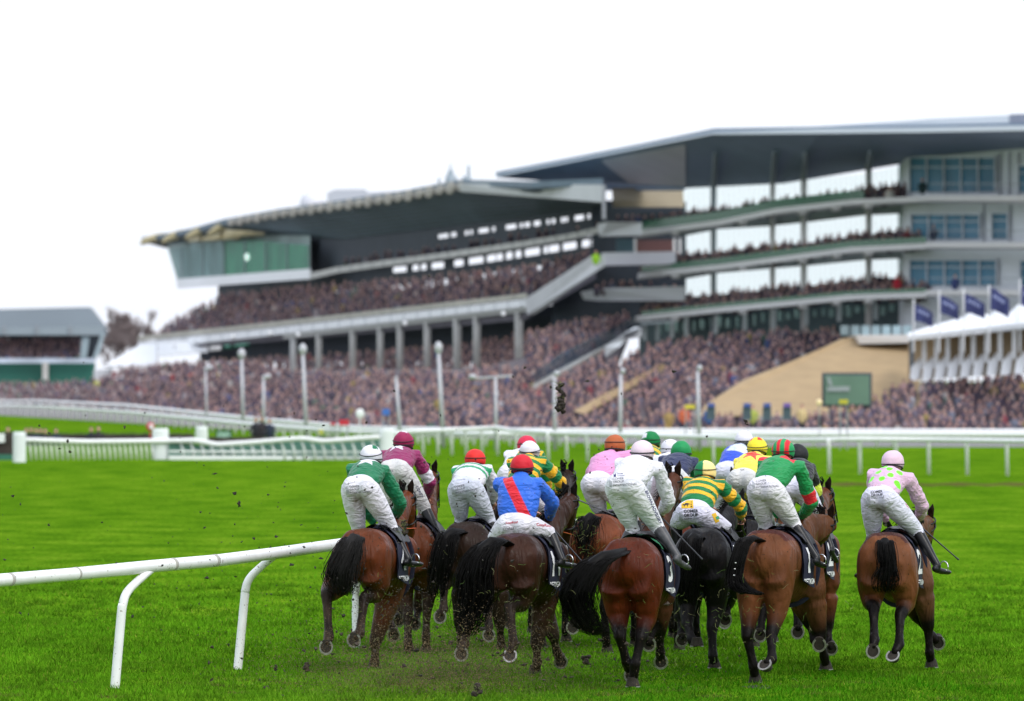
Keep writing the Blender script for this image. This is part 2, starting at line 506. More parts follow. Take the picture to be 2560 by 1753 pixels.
# the underside: from the high front edge down to the back wall
g = Geo()
xs = [355, 420, 480, 560, 700, 860, 1000, 1150]
top = [W(x, lerp_tab(ROOF_TOP, x) + 3, D_old(x) - 6) for x in xs] + [W(1330, 470, 345), W(1508, 463, 330)]
bx = [418, 470, 560, 690, 860, 960, 1060, 1200, 1350, 1508]
bot = [W(x, lerp_tab(SOF_BACK, x), D_old(x) + 14) for x in bx]
up1 = Vector((0, 0, .5))
m_ = len(top)
g.add(top + bot + [p + up1 for p in top] + [p + up1 for p in bot],
      [(i, i + 1, m_ + i + 1, m_ + i) for i in range(m_ - 1)] + [(2*m_ + i, 3*m_ + i, 3*m_ + i + 1, 2*m_ + i + 1) for i in range(m_ - 1)]
      + [(i, 2*m_ + i, 2*m_ + i + 1, i + 1) for i in range(m_ - 1)] + [(m_ + i, m_ + i + 1, 3*m_ + i + 1, 3*m_ + i) for i in range(m_ - 1)]
      + [(0, m_, 3*m_, 2*m_), (m_ - 1, 3*m_ - 1, 4*m_ - 1, 2*m_ - 1)])
g.obj('roof', M_soffit, OS)
# ribs under the roof
g = Geo()
for i in range(m_ - 1):
    for k in range(1, 9):
        a = top[i].lerp(bot[i], k / 9) + Vector((0, 0, -.08)); b = top[i + 1].lerp(bot[min(i + 1, len(bot) - 1)], k / 9) + Vector((0, 0, -.08))
        g.tube([a, b], [.07, .05], seg=4, cap=False)
obj_each(g, 'roof_rib', mat('rib metal', C(70, 84, 88), .6), OS)
# scalloped front edge of the roof
g = Geo()
x = 568.0; i = 0
while x < 1148:
    w = 21 + 6 * (x - 560) / 580
    d = D_old(x) - 6.6
    y = lerp_tab(ROOF_TOP, x + w / 2)
    a, b = W(x, lerp_tab(ROOF_TOP, x), d), W(x + w, lerp_tab(ROOF_TOP, x + w), D_old(x + w) - 6.6)
    mid = (a + b) / 2
    g.ell(mid + Vector((0, 0, -.16)), [(b - a) * .5, Vector((0, .6, 0)), Vector((0, 0, .44 + .12 * (i % 2)))], 10, 6)
    x += w; i += 1
g.obj('scalloped_edge', mat('grey fibreglass', C(164, 158, 146), .6, noise=(.4, .75, 1.1)), OS, True)
g = Geo()
for (xa, ya, xb, yb) in [(350, 604, 424, 585), (404, 601, 468, 575), (462, 592, 528, 564), (518, 584, 575, 553)]:
    d = D_old((xa + xb) / 2) - 7
    n = 8
    tp = [(xa + (xb - xa) * k / n, ya + (yb - ya) * (k / n) - 9 * math.sin(math.pi * k / n) ** .8, d) for k in range(n + 1)]
    bt = [(xa + (xb - xa) * k / n, ya + 7 + (yb - ya) * .75 * (k / n), d) for k in range(n + 1)]
    g.strip(tp, bt, 4)
for (xa, ya, xb, yb) in [(470, 598, 600, 594), (520, 588, 640, 586), (556, 577, 660, 585)]:
    g.strip([(xa, ya - 4, D_old(xa) - 3), (xb, yb - 4, D_old(xb) - 3)], [(xa, ya + 6, D_old(xa) - 3), (xb, yb + 4, D_old(xb) - 3)], .8)
obj_each(g, 'cream_roof_shell', M_cream, OS, True)
# the roof's end facing the course
g = Geo()
g.strip([(1146, 459, 386), (1330, 461, 350), (1512, 462, 326)], [(1152, 479, 386), (1330, 492, 350), (1512, 506, 326)], 1.0)
g.obj('roof_fascia', mat('pale fascia', C(202, 204, 204), .6, noise=(.4, .92, 1.03)), OS)
g = Geo()
vpost(g, 1510, 462, 548, 9, 325.4, .5)
g.obj('end_post', M_steel_grey, OS)
# glazed box at the far end of the upper tier
g = Geo()
g.slab([(418, 622, D_old(418)), (560, 602, D_old(560)), (700, 606, D_old(700)), (775, 612, D_old(775)), (775, 674, D_old(775)), (443, 700, D_old(443))], .3)
o = g.obj('glass_box', M_glass_grey, OS)
g = Geo()
g.strip([(560, 604, D_old(560) + 1.2), (650, 603, D_old(650) + 1.2), (772, 613, D_old(772) + 1.2)], [(560, 690, D_old(560) + 1.2), (650, 682, D_old(650) + 1.2), (772, 674, D_old(772) + 1.2)], .3)
g.obj('green_screen', mat('green boarding', C(64, 150, 106), .7, noise=(.25, .7, 1.3)), o)
g = Geo()
g.slab([(418, 610, D_old(430) + 9), (560, 588, D_old(560) + 9), (775, 590, D_old(775) + 9), (775, 676, D_old(775) + 9), (444, 702, D_old(443) + 9)], .4)
g.obj('back_wall', mat('box back wall', C(158, 174, 172), .8, noise=(.12, .6, 1.2)), o)
g = Geo()
for x, y0, y1 in [(455, 616, 697), (508, 609, 693), (560, 603, 688), (612, 603, 684), (664, 605, 680), (718, 608, 676), (774, 612, 673)]:
    vpost(g, x, y0, y1, 4, D_old(x) - .3, .25)
obj_each(g, 'mullion', M_steel_grey, o)
g = Geo(); g.ell(W(618, 643, D_old(618) - .45), [(.28, 0, 0), (0, .2, 0), (0, 0, .42)]); g.obj('box_lamp', mat('lit lamp', (.8, .9, .85), .5, emit=((.8, 1, .9), .8)), o, True)
g = Geo(); g.strip([(440, 698, D_old(440) - .6), (776, 672, D_old(776) - .6)], [(444, 721, D_old(444) - .6), (776, 697, D_old(776) - .6)], 1.2)
g.obj('balcony_parapet', M_white_paint, OS)
# upper tier slab
UT = [(770, 684), (840, 668), (960, 651), (1120, 630), (1280, 607), (1420, 585), (1490, 569), (1512, 560), (1605, 560)]
g = Geo(); band(g, UT, 770, 1500, 0, 15, D_old, -.6, 1.4); g.obj('upper_tier_parapet', M_concrete, OS)
g = Geo()
for k in range(24):
    x = 850 + k * 27; vpost(g, x, lerp_tab(UT, x) - 1, lerp_tab(UT, x) + 15, 2.2, D_old(x) - .75, .12)
obj_each(g, 'parapet_joint', mat('parapet joint', C(140, 144, 146), .8), OS)  # joints in one plain grey
# dark back walls with openings to the sky behind
def open_wall(name, topt, lint, sill, bott, x0, x1, off, gaps, parent):
    g = Geo()
    between(g, topt, lint, x0, x1, D_old, off, .5)
    between(g, sill, bott, x0, x1, D_old, off, .5)
    x = x0
    for a, b in gaps + [(x1, x1)]:
        if a > x + .5:
            between(g, lint, sill, x, a, D_old, off, .5)
        x = b
    return g.obj(name, M_dark, parent)
r_ = random.Random(5)
def gaps(x0, x1, period, n, w, ps):
    out = []; x = x0
    while x < x1:
        for k in range(n):
            a = x + k * (period / (n + 1.0)) + r_.uniform(-1.5, 1.5)
            if r_.random() < ps: out.append((a, a + w * r_.uniform(.6, 1.2)))
        x += period
    out.sort(); res = []
    for a, b in out:
        if res and a < res[-1][1] + 1.5: res[-1] = (res[-1][0], max(b, res[-1][1]))
        else: res.append((a, b))
    return [(a, min(b, x1)) for a, b in res if a < x1]
L2t = [(690, 590), (760, 592), (860, 586), (1030, 564), (1200, 544), (1505, 505)]
L2a = [(760, 624), (1030, 596), (1200, 572), (1505, 530)]
L2b = [(760, 632), (1030, 606), (1200, 583), (1505, 543)]
L2c = [(760, 690), (840, 676), (1120, 640), (1500, 580)]
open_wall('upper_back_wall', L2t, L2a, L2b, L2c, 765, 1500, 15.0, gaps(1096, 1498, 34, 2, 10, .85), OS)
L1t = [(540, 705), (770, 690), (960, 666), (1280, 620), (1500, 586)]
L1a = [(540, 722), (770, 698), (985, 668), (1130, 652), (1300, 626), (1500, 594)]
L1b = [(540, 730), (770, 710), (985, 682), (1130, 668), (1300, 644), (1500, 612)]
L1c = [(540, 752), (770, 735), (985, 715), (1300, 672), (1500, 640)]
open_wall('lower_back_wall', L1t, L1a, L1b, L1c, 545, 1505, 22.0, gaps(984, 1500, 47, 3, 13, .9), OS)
# lower tier: front beam, its under beam and the columns
EDGE = [(345, 853), (640, 822), (960, 786), (1280, 750), (1318, 745)]
g = Geo(); band(g, EDGE, 345, 1318, 12, -1, D_old, -.2, 3); g.obj('tier_railing_wall', mat('cream rail wall', C(184, 180, 166), .8, noise=(.4, .8, 1.1)), OS)
g = Geo(); band(g, EDGE, 345, 1318, -2, 21, D_old, -1.6, 2.5); g.obj('front_beam', M_white_paint, OS)
g = Geo()
for k in range(30):
    x = 360 + k * 32.5; vpost(g, x, lerp_tab(EDGE, x) + 2, lerp_tab(EDGE, x) + 21, 2, D_old(x) - 1.75, .12)
obj_each(g, 'beam_joint', mat('beam joint', C(176, 180, 184), .8), OS)
g = Geo(); band(g, EDGE, 708, 1330, -22, 33, D_old, -.4, 3); g.obj('under_beam', mat('grey beam', C(178, 178, 174), .8, noise=(.4, .9, 1.05)), OS)
for x, yb, w in [(733, 930, 15), (797, 928, 15), (882, 925, 16), (951, 922, 16), (1000, 925, 16), (1068, 922, 17), (1143, 928, 20), (1192, 910, 18), (1297, 908, 20)]:
    d = D_old(x) + .4
    a = W(x, lerp_tab(EDGE, x) + 33, d); b = W(x, yb + 22, d)
    rr = w / 2 * d * DK / FPX
    g = Geo(); g.tube([b, a], [rr, rr], seg=14, cap=False)
    g.obj('column', mat('concrete column', C(190, 190, 188), .8, noise=(.3, .9, 1.05)) if 'colm' not in globals() else colm, OS, True)
    colm = OS.children[-1].data.materials[0]
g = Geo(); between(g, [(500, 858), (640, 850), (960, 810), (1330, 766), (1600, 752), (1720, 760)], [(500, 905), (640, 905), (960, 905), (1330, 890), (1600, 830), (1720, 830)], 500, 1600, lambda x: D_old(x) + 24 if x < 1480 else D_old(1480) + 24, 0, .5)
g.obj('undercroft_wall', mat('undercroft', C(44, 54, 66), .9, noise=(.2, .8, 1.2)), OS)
# sloping stair flank at the right end
g = Geo()
g.slab([(1312, 748, 360), (1478, 640, 334), (1512, 640, 330), (1514, 664, 330), (1482, 684, 334), (1338, 784, 358), (1318, 786, 360)], 3)
g.obj('stair_flank', mat('flank concrete', C(206, 206, 208), .75, noise=(.4, .92, 1.04)), OS)
# terrace steps below the upper crowd
UPC_T = [(388, 828), (430, 790), (530, 742), (548, 724), (870, 697), (1050, 687), (1490, 614)]
UPC_B = [(375, 842), (640, 814), (960, 780), (1310, 742), (1478, 642), (1490, 632)]
def terrace(name, top, bot, x0, x1, DB, DT, mat_, parent):
    xs = sorted(set([x0, x1] + [p[0] for p in list(top) + list(bot) if x0 < p[0] < x1]))
    a = [W(x, lerp_tab(top, x), DT(x)) - Vector((0, 0, 1.3)) for x in xs]; b = [W(x, lerp_tab(bot, x), DB(x)) - Vector((0, 0, 1.3)) for x in xs]
    n = len(xs); dn = Vector((0, 0, -.6))
    g = Geo()
    g.add(a + b + [p + dn for p in a] + [p + dn for p in b], [(i, i + 1, n + i + 1, n + i) for i in range(n - 1)] + [(2*n + i, 3*n + i, 3*n + i + 1, 2*n + i + 1) for i in range(n - 1)] + [(n + i, n + i + 1, 3*n + i + 1, 3*n + i) for i in range(n - 1)])
    return g.obj(name, mat_, parent)
M_step = mat('terrace concrete', C(84, 80, 88), .9, noise=(.4, .8, 1.15))
terrace('seating_terrace', UPC_T, UPC_B, 380, 1490, lambda x: D_old(x) + 1, lambda x: D_old(x) + 21, M_step, OS)
# rooftop pieces
for px, py, rad in [(1126, 437, 12)]:
    g = Geo()
    b = W(1128, 455, 400)
    g.box((b.x - .5, b.y - .4, b.z - .4), (b.x + .5, b.y + .6, b.z + .5)); g.tube([b + Vector((-.05, .1, .4)), b + Vector((-.05, .1, 1.0))], [.40, .20], seg=10); g.tube([b + Vector((-.05, .1, 1.0)), b + Vector((-.05, .1, 1.6))], [.07, .05], seg=6)
    b = W(1168, 452, 400)
    g.box((b.x - .4, b.y - .4, b.z - .3), (b.x + .35, b.y + .4, b.z + .4)); g.tube([b + Vector((.12, .1, .3)), b + Vector((.12, .1, 1.3))], [.14, .11], seg=8)
    b = W(1098, 462, 402)
    g.tube([b, b + Vector((0, 0, .5))], [.08, .12], seg=6)
    obj_each(g, 'roof_vent', mat('vent metal', C(150, 162, 170), .5), OS, True)

# ---- white ball-shaped dome and block behind the old roof
g = Geo(); c0 = W(780, 512, 560); g.ell(c0, [(1.5, 0, 0), (0, 1.5, 0), (0, 0, 1.75)], 24, 14); g.tube([c0 + Vector((0, 0, -1.5)), c0 + Vector((0, 0, -5))], [.7, .8], seg=12)
tag(g.obj('radar_dome', mat('dome white', C(214, 214, 220), .6), None, True), 'white ball-shaped dome rising behind the old stand roof', 'dome')
g = Geo(); g.slab([(818, 482, 540), (838, 474, 540), (912, 473, 540), (920, 481, 540), (990, 479, 540), (1060, 474, 540), (1060, 520, 540), (818, 540, 540)], 6)
tag(g.obj('plant_room', mat('pale cladding', C(190, 194, 202), .6, noise=(.2, .96, 1.02))), 'pale flat-topped plant room block behind the old stand roof', 'building')

# ---- modern grandstand
NS = empty('modern_grandstand', W(2000, 1060, D_new(2000)), 'multi-storey modern grandstand with sweeping slate roof and glazed balconies, on the right', 'grandstand')
SA = [(1602, 576), (1800, 550), (1940, 521), (2127, 499), (2316, 490)]
SB = [(1599, 682), (1800, 661), (2127, 618), (2316, 608)]
SC = [(1593, 790), (1800, 768), (2127, 737), (2320, 730)]
for t_, lab in ((SA, 'balcony_slab'), (SB, 'balcony_slab'), (SC, 'balcony_slab')):
    g = Geo(); band(g, t_, t_[0][0], 2318, 0, 13, D_new, -1.2, 7); g.obj(lab, mat('slab edge', C(214, 212, 210), .7, noise=(.3, .94, 1.03)) if 'slabm' not in globals() else slabm, NS)
    slabm = NS.children[-1].data.materials[0]
g = Geo()
for t_ in (SA, SB, SC):
    for x in (1690, 1860, 2010, 2095, 2175):
        vpost(g, x, lerp_tab(t_, x) + 11, lerp_tab(t_, x) + 22, 16, D_new(x) - 1.0, 4)
obj_each(g, 'slab_bracket', slabm, NS)
g = Geo()
for y in (489, 606, 725):
    g.slab([(2318, y, D_new(2318) - 2), (2700, y, D_new(2700) - 2), (2700, y + 13, D_new(2700) - 2), (2318, y + 13, D_new(2318) - 2)], 6)
g.obj('wing_slab', slabm, NS)
M_bulk = mat('balcony ceiling', C(128, 136, 138), .8, noise=(.3, .9, 1.08))
W3t = [(1708, 468), (1800, 461), (1923, 456), (2000, 450), (2161, 434), (2263, 412)]
W3b = [(1708, 527), (1800, 517), (1923, 502), (2019, 492), (2161, 470), (2263, 460)]
W2t = [(1708, 590), (1800, 572), (1923, 565), (2019, 555), (2161, 538), (2263, 533)]
W2b = [(1708, 634), (1800, 624), (1923, 610), (2019, 602), (2161, 580), (2263, 574)]
W1t = [(1708, 698), (1800, 682), (2019, 664), (2161, 650), (2263, 646)]
W1b = [(1708, 739), (1800, 730), (2019, 710), (2161, 692), (2263, 688)]
def off_tab(t, k): return [(x, y + k) for x, y in t]
g = Geo(); between(g, off_tab(SA, 12), W2t, 1690, 2268, D_new, 6.5, 1); between(g, off_tab(SB, 12), W1t, 1690, 2268, D_new, 6.5, 1); g.obj('balcony_ceiling', M_bulk, NS)
for a, b in ((W3t, W3b), (W2t, W2b), (W1t, W1b)):
    g = Geo(); between(g, a, off_tab(b, 8), 1708, 2266, D_new, 7.2, .12); w_ = g.obj('window_band', M_glass_clear, NS)
    g = Geo()
    for k in range(1, 44):
        x = 1708 + k * 12.7; vpost(g, x, lerp_tab(a, x), lerp_tab(b, x) + 8, .9, D_new(x) + 7.0, .08)
    obj_each(g, 'mullion', M_steel_grey, w_)
# dark wall below each window band, behind the people
g = Geo()
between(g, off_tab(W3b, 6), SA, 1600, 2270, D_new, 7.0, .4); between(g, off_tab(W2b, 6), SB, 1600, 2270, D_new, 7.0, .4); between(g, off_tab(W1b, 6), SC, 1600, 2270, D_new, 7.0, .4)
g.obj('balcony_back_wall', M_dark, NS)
# round columns
for x, w in [(1784, 15), (1932, 14), (2010, 16), (2172, 17)]:
    d = D_new(x) + 5.5; rr = w / 2 * d * DK / FPX
    g = Geo(); g.tube([W(x, 850, d), W(x, 350, d)], [rr, rr], seg=12, cap=False)
    g.obj('column', mat('new column', C(150, 160, 166), .6) if 'colm2' not in globals() else colm2, NS, True); colm2 = NS.children[-1].data.materials[0]
# glass balustrades and planting in front of the people
g = Geo()
between(g, off_tab(SA, -22), SA, 1604, 2160, D_new, -.9, .06); between(g, off_tab(SB, -16), SB, 1604, 2316, D_new, -.9, .06); between(g, off_tab(SC, -10), SC, 1604, 2316, D_new, -.9, .06)
g.obj('glass_balustrade', M_glass_green, NS)
g = Geo()
r_ = random.Random(3)
for t_, x1, hh in ((SA, 2150, 20), (SB, 2060, 12)):
    x = 1610
    while x < x1:
        d = D_new(x) + .1; p = W(x, lerp_tab(t_, x) - hh * r_.uniform(.2, .75), d); s_ = d * DK / FPX
        a = r_.uniform(3, 7) * s_
        g.ell(p, [(a * 1.5, 0, 0), (0, a, 0), (0, 0, a * r_.uniform(.8, 1.5))], 6, 4); x += r_.uniform(2.0, 4.5)
g.obj('balcony_planting', M_hedge, NS)
# level under the lowest balcony
g = Geo(); between(g, off_tab(SC, 12), [(1590, 930), (1850, 910), (2100, 870), (2290, 870)], 1598, 2290, D_new, 9, .4); g.obj('ground_floor_wall', mat('ground floor dark', C(64, 84, 88), .7, noise=(.2, .7, 1.3)), NS)
g = Geo()
r_ = random.Random(9)
for k in range(30):
    x = 1650 + k * 21.5; y = lerp_tab(SC, x) + 26
    h = 26 + r_.uniform(-8, 6); w = r_.choice([8, 12, 15])
    vpost(g, x, y + r_.uniform(-3, 6), y + h, w, D_new(x) + 8.7, .1)
obj_each(g, 'ground_floor_pane', mat('pale green pane', C(150, 184, 178), .2, spec=.6), NS)
g = Geo()
for x in (1680, 1716, 1790, 1862, 1935, 2016, 2098, 2190):
    vpost(g, x, lerp_tab(SC, x) + 12, lerp_tab(SC, x) + 64, 10, D_new(x) + 5, .6)
g.strip([(1600, 806, 344), (1690, 800, 338)], [(1600, 812, 344), (1690, 806, 338)], 1)
for x in (1612, 1644): vpost(g, x, 808, 852, 9, D_new(x) + 3, .5)
obj_each(g, 'ground_floor_column', mat('pale column', C(186, 196, 198), .7), NS)
# right wing: pale wall with blue glazing
WALL = mat('pale wall panel', C(214, 218, 224), .65, noise=(.2, .95, 1.03))
g = Geo()
g.slab([(2266, 376, D_new(2266) + 4), (2700, 368, D_new(2700) + 4), (2700, 830, D_new(2700) + 4), (2266, 830, D_new(2266) + 4)], 8)
wing = g.obj('wing_wall', WALL, NS)
for (x0, y0, x1, y1, nb) in [(2274, 394, 2488, 480, 5), (2278, 536, 2450, 597, 4), (2274, 650, 2492, 713, 5), (2546, 414, 2640, 480, 2), (2479, 533, 2520, 597, 1), (2550, 652, 2640, 713, 2)]:
    dd = lambda x: D_new(x) + 3.7
    g = Geo(); g.slab([(x0, y0, dd(x0)), (x1, y0, dd(x1)), (x1, y1, dd(x1)), (x0, y1, dd(x0))], .15)
    wnd = g.obj('window', M_glass_blue, NS)
    g = Geo()
    for k in range(nb + 1):
        x = x0 + (x1 - x0) * k / nb; vpost(g, x, y0 - 2, y1 + 2, 4, dd(x) - .25, .2)
    g.strip([(x0, y0 - 4, dd(x0) - .22), (x1, y0 - 4, dd(x1) - .22)], [(x0, y0 + 1, dd(x0) - .22), (x1, y0 + 1, dd(x1) - .22)], .18)
    g.strip([(x0, y0 + (y1 - y0) * .27, dd(x0) - .2), (x1, y0 + (y1 - y0) * .27, dd(x1) - .2)], [(x0, y0 + (y1 - y0) * .27 + 2, dd(x0) - .2), (x1, y0 + (y1 - y0) * .27 + 2, dd(x1) - .2)], .14)
    g.obj('frame', WALL, wnd)
g = Geo()
for x in (2500, 2522, 2546): vpost(g, x, 382, 489, 3, D_new(x) + 3.7, .2)
for x in (2460, 2525): vpost(g, x, 503, 606, 2, D_new(x) + 3.7, .2)
obj_each(g, 'panel_joint', mat('panel joint', C(160, 164, 172), .7), NS)
g = Geo()
for y in (489, 606, 725):
    for k in range(30):
        x = 2330 + k * 9.5; vpost(g, x, y - 30, y, .8, D_new(x) - 1.6, .05)
    g.slab([(2325, y - 31, D_new(2325) - 1.6), (2640, y - 31, D_new(2640) - 1.6), (2640, y - 29, D_new(2640) - 1.6), (2325, y - 29, D_new(2325) - 1.6)], .06)
obj_each(g, 'wing_railing', M_steel_grey, NS)
# roof: thin front edge, deep sloping underside, pale top
g = Geo()
ft = [(1240, 441), (1400, 411), (1600, 372), (1785, 334), (2050, 330), (2300, 326), (2720, 318)]
def D_rf(x): return D_new(x) - (4 + 10 * min(1, max(0, (x - 1240) / 545)))
F_ = [W(x, y, D_rf(x)) for x, y in ft]
bk = [(1244, 444), (1420, 458), (1600, 466), (1709, 471), (1960, 459), (2268, 408), (2720, 372)]
def D_rb(x): return D_new(x) + 7.5
B_ = [W(x, y, D_rb(x)) for x, y in bk]
n = len(F_)
th = Vector((0, 0, .35))
g.add(F_ + B_ + [p + th for p in F_] + [p + th for p in B_],
      [(i, i + 1, n + i + 1, n + i) for i in range(n - 1)] + [(2*n + i, 3*n + i, 3*n + i + 1, 2*n + i + 1) for i in range(n - 1)] + [(i, 2*n + i, 2*n + i + 1, i + 1) for i in range(n - 1)] + [(n + i, n + i + 1, 3*n + i + 1, 3*n + i) for i in range(n - 1)]
      + [(0, n, 3*n, 2*n), (n - 1, 3*n - 1, 4*n - 1, 2*n - 1)])
roof = g.obj('roof', M_soffit_new, NS)
g = Geo()
g.strip([(1785, 331, D_rf(1785) - .4), (2050, 322, D_rf(2050) - .4), (2300, 319, D_rf(2300) - .4), (2720, 311, D_rf(2720) - .4)], [(1785, 336, D_rf(1785) - .4), (2050, 334, D_rf(2050) - .4), (2300, 331, D_rf(2300) - .4), (2720, 323, D_rf(2720) - .4)], .5)
g.strip([(1240, 439, D_rf(1240) - .4), (1785, 331, D_rf(1785) - .4)], [(1240, 442, D_rf(1240) - .4), (1785, 335, D_rf(1785) - .4)], .5)
g.obj('roof_edge', mat('pale roof edge', C(226, 232, 240), .5), roof)
g = Geo()
g.strip([(1800, 331, 330), (2050, 316, 322), (2274, 302, 312), (2320, 298, 310), (2526, 288, 302), (2720, 280, 296)], [(1800, 340, 330), (2050, 336, 322), (2274, 332, 312), (2320, 332, 310), (2526, 325, 302), (2720, 320, 296)], 6)
g.obj('upper_roof', mat('upper roof', C(214, 220, 222), .6, noise=(.15, .94, 1.03)), roof)
g = Geo(); g.slab([(2527, 286, 301), (2640, 282, 298), (2640, 316, 298), (2527, 316, 301)], 4); g.obj('roof_plant', mat('roof plant', C(140, 146, 160), .6, noise=(.6, .8, 1.1)), roof)
g = Geo()
for x, yb in [(1784, 470), (1932, 462), (2010, 452), (2172, 434)]:
    a = W(x, lerp_tab(bk, x) - 4, D_rb(x) - .6); b_ = W(x + 4, lerp_tab(ft, x) + 40, D_rf(x) + 5)
    g.tube([a + Vector((0, 0, -.1)), b_ + Vector((0, 0, -.3))], [.22, .16], seg=6)
obj_each(g, 'roof_beam', mat('roof beam', C(120, 132, 138), .6), roof)
def roof_pt(x, t): return W(x, lerp_tab(ft, x), D_rf(x)).lerp(W(x, lerp_tab(bk, x), D_rb(x)), t) - Vector((0, 0, .07))
q = [roof_pt(1506, .10), roof_pt(1714, .10), roof_pt(1714, .97), roof_pt(1506, .97)]
g = Geo(); g.add(q + [p + Vector((0, 0, .05)) for p in q], [(0, 1, 2, 3), (7, 6, 5, 4), (0, 4, 5, 1), (1, 5, 6, 2), (2, 6, 7, 3), (3, 7, 4, 0)]); g.obj('soffit_lining', mat('pale soffit lining', C(196, 194, 200), .7, noise=(.2, .92, 1.05)), roof)
g = Geo(); g.slab([(1494, 455, D_new(1494) + 6), (1712, 468, D_new(1712) + 6.2), (1712, 476, D_new(1712) + 6.2), (1494, 476, D_new(1494) + 6)], 1.2); g.obj('soffit_panel', M_soffit_new, roof)

# ---- the link between the two stands
LK = empty('link_building', W(1600, 1060, 350), 'low link block with tan ribbed screen and white parapets between the two stands', 'building')
g = Geo()
n = 10
for k in range(27):
    x0 = 1530 + k * 6.6
    g.strip([(x0, 470, 352), (x0 + 6.0, 470, 352)], [(x0 + 3, 518, 351), (x0 + 9, 518, 351)], .6)
g.obj('ribbed_screen', mat('tan screen', C(150, 138, 114), .7, noise=(.4, .85, 1.08)), LK)
g = Geo(); g.slab([(1480, 500, 358), (1715, 505, 356), (1715, 700, 356), (1480, 700, 358)], .5); g.obj('link_back_wall', M_dark, LK)
g = Geo(); g.slab([(1380, 690, 366), (1715, 690, 362), (1715, 830, 362), (1380, 850, 366)], .5); g.obj('link_back_wall', M_dark, LK)
g = Geo()
g.slab([(1494, 560, 341), (1520, 555, 339), (1605, 556, 337), (1605, 588, 337), (1500, 590, 341)], 2)
g.slab([(1504, 632, 342), (1690, 629, 338), (1690, 660, 338), (1504, 664, 342)], 2)
g.slab([(1452, 730, 348), (1500, 721, 346), (1712, 716, 340), (1712, 752, 340), (1500, 752, 346), (1460, 748, 348)], 2)
obj_each(g, 'link_parapet', mat('link parapet', C(214, 214, 218), .7, noise=(.3, .95, 1.03)), LK)
g = Geo(); g.slab([(1588, 600, 353), (1684, 600, 352), (1684, 632, 352), (1588, 632, 353)], .4); g.obj('brick_panel', mat('brick panel', C(128, 92, 92), .8, noise=(.6, .85, 1.1)), LK)
g = Geo(); g.slab([(1540, 598, 353), (1586, 598, 353), (1586, 632, 353), (1540, 632, 353)], .4); g.obj('window', mat('dark teal window', C(66, 96, 108), .3), LK)
g = Geo()
for x in (1588, 1686, 1700): vpost(g, x, 596, 634, 6, 351, .3)
obj_each(g, 'link_post', M_white_paint, LK)

# ---- sloping concrete stair with glass sides, white block, sandstone walls on the terraces
def d_ter(x, y): return 252 + (1068 - y) * .34          # depth of the right hand terraces at a pixel row
g = Geo()
ST = empty('terrace_stair', W(1450, 900, 300), 'sloping concrete terrace stair with tinted glass balustrade climbing between the crowds', 'stair')
g.slab([(1330, 962, 288), (1400, 922, 300), (1590, 824, 332), (1592, 834, 332), (1510, 880, 318), (1402, 936, 300), (1334, 972, 288)], 1.5)
g.obj('stair_edge', M_concrete, ST)
g = Geo(); g.slab([(1334, 958, 287.6), (1336, 930, 287.6), (1400, 884, 299.6), (1500, 835, 316), (1586, 792, 331), (1588, 822, 331), (1500, 868, 316)], .1)
g.obj('glass_balustrade', mat('smoky balustrade', C(64, 84, 98), .2, trans=((.75, .8, .84), .72)), ST)
g = Geo(); g.slab([(1514, 892, 300), (1514, 868, 300), (1560, 834, 308), (1588, 818, 310), (1604, 818, 310), (1605, 842, 310), (1566, 848, 310), (1548, 868, 303)], 3)
tag(g.obj('white_stair_block', mat('stair block', C(196, 202, 206), .7)), 'white angular stair enclosure standing at the head of the terraces', 'wall')
g = Geo(); g.slab([(1434, 1028, 261), (1500, 992, 270), (1560, 960, 280), (1676, 899, 301), (1680, 914, 301), (1640, 936, 293), (1570, 974, 280), (1500, 1013, 270), (1462, 1036, 262)], 1.2)
tag(g.obj('low_sandstone_wall', M_sandstone), 'narrow sloping sandstone wall dividing the terrace crowd', 'wall')
g = Geo(); g.slab([(1752, 1040, 258), (1764, 1014, 262), (1862, 950, 268), (1972, 908, 272), (2060, 870, 276), (2110, 846, 279), (2150, 840, 280), (2300, 840, 280), (2300, 1040, 262)], 2.5)
tag(g.obj('sandstone_wall', M_sandstone), 'large tan sandstone end wall rising to the right behind the big screen', 'wall')
g = Geo()
g.slab([(2140, 838, 277), (2290, 836, 276), (2290, 857, 276), (2150, 860, 277)], 8)
g.obj('terrace_slab', slabm)
tag(bpy.data.objects['terrace_slab'], 'pale slab ledge on top of the sandstone wall', 'ledge')
g = Geo()
for k in range(7):
    x = 2112 + k * 26; vpost(g, x, 814, 838, 20, 279, .3)
for o in obj_each(g, 'hospitality_panel', mat('pale boards', C(150, 172, 178), .6, noise=(.5, .6, 1.2)), None): tag(o, 'one of the like pale grey panels along the ledge above the sandstone wall', 'panel', 'panels on the ledge')

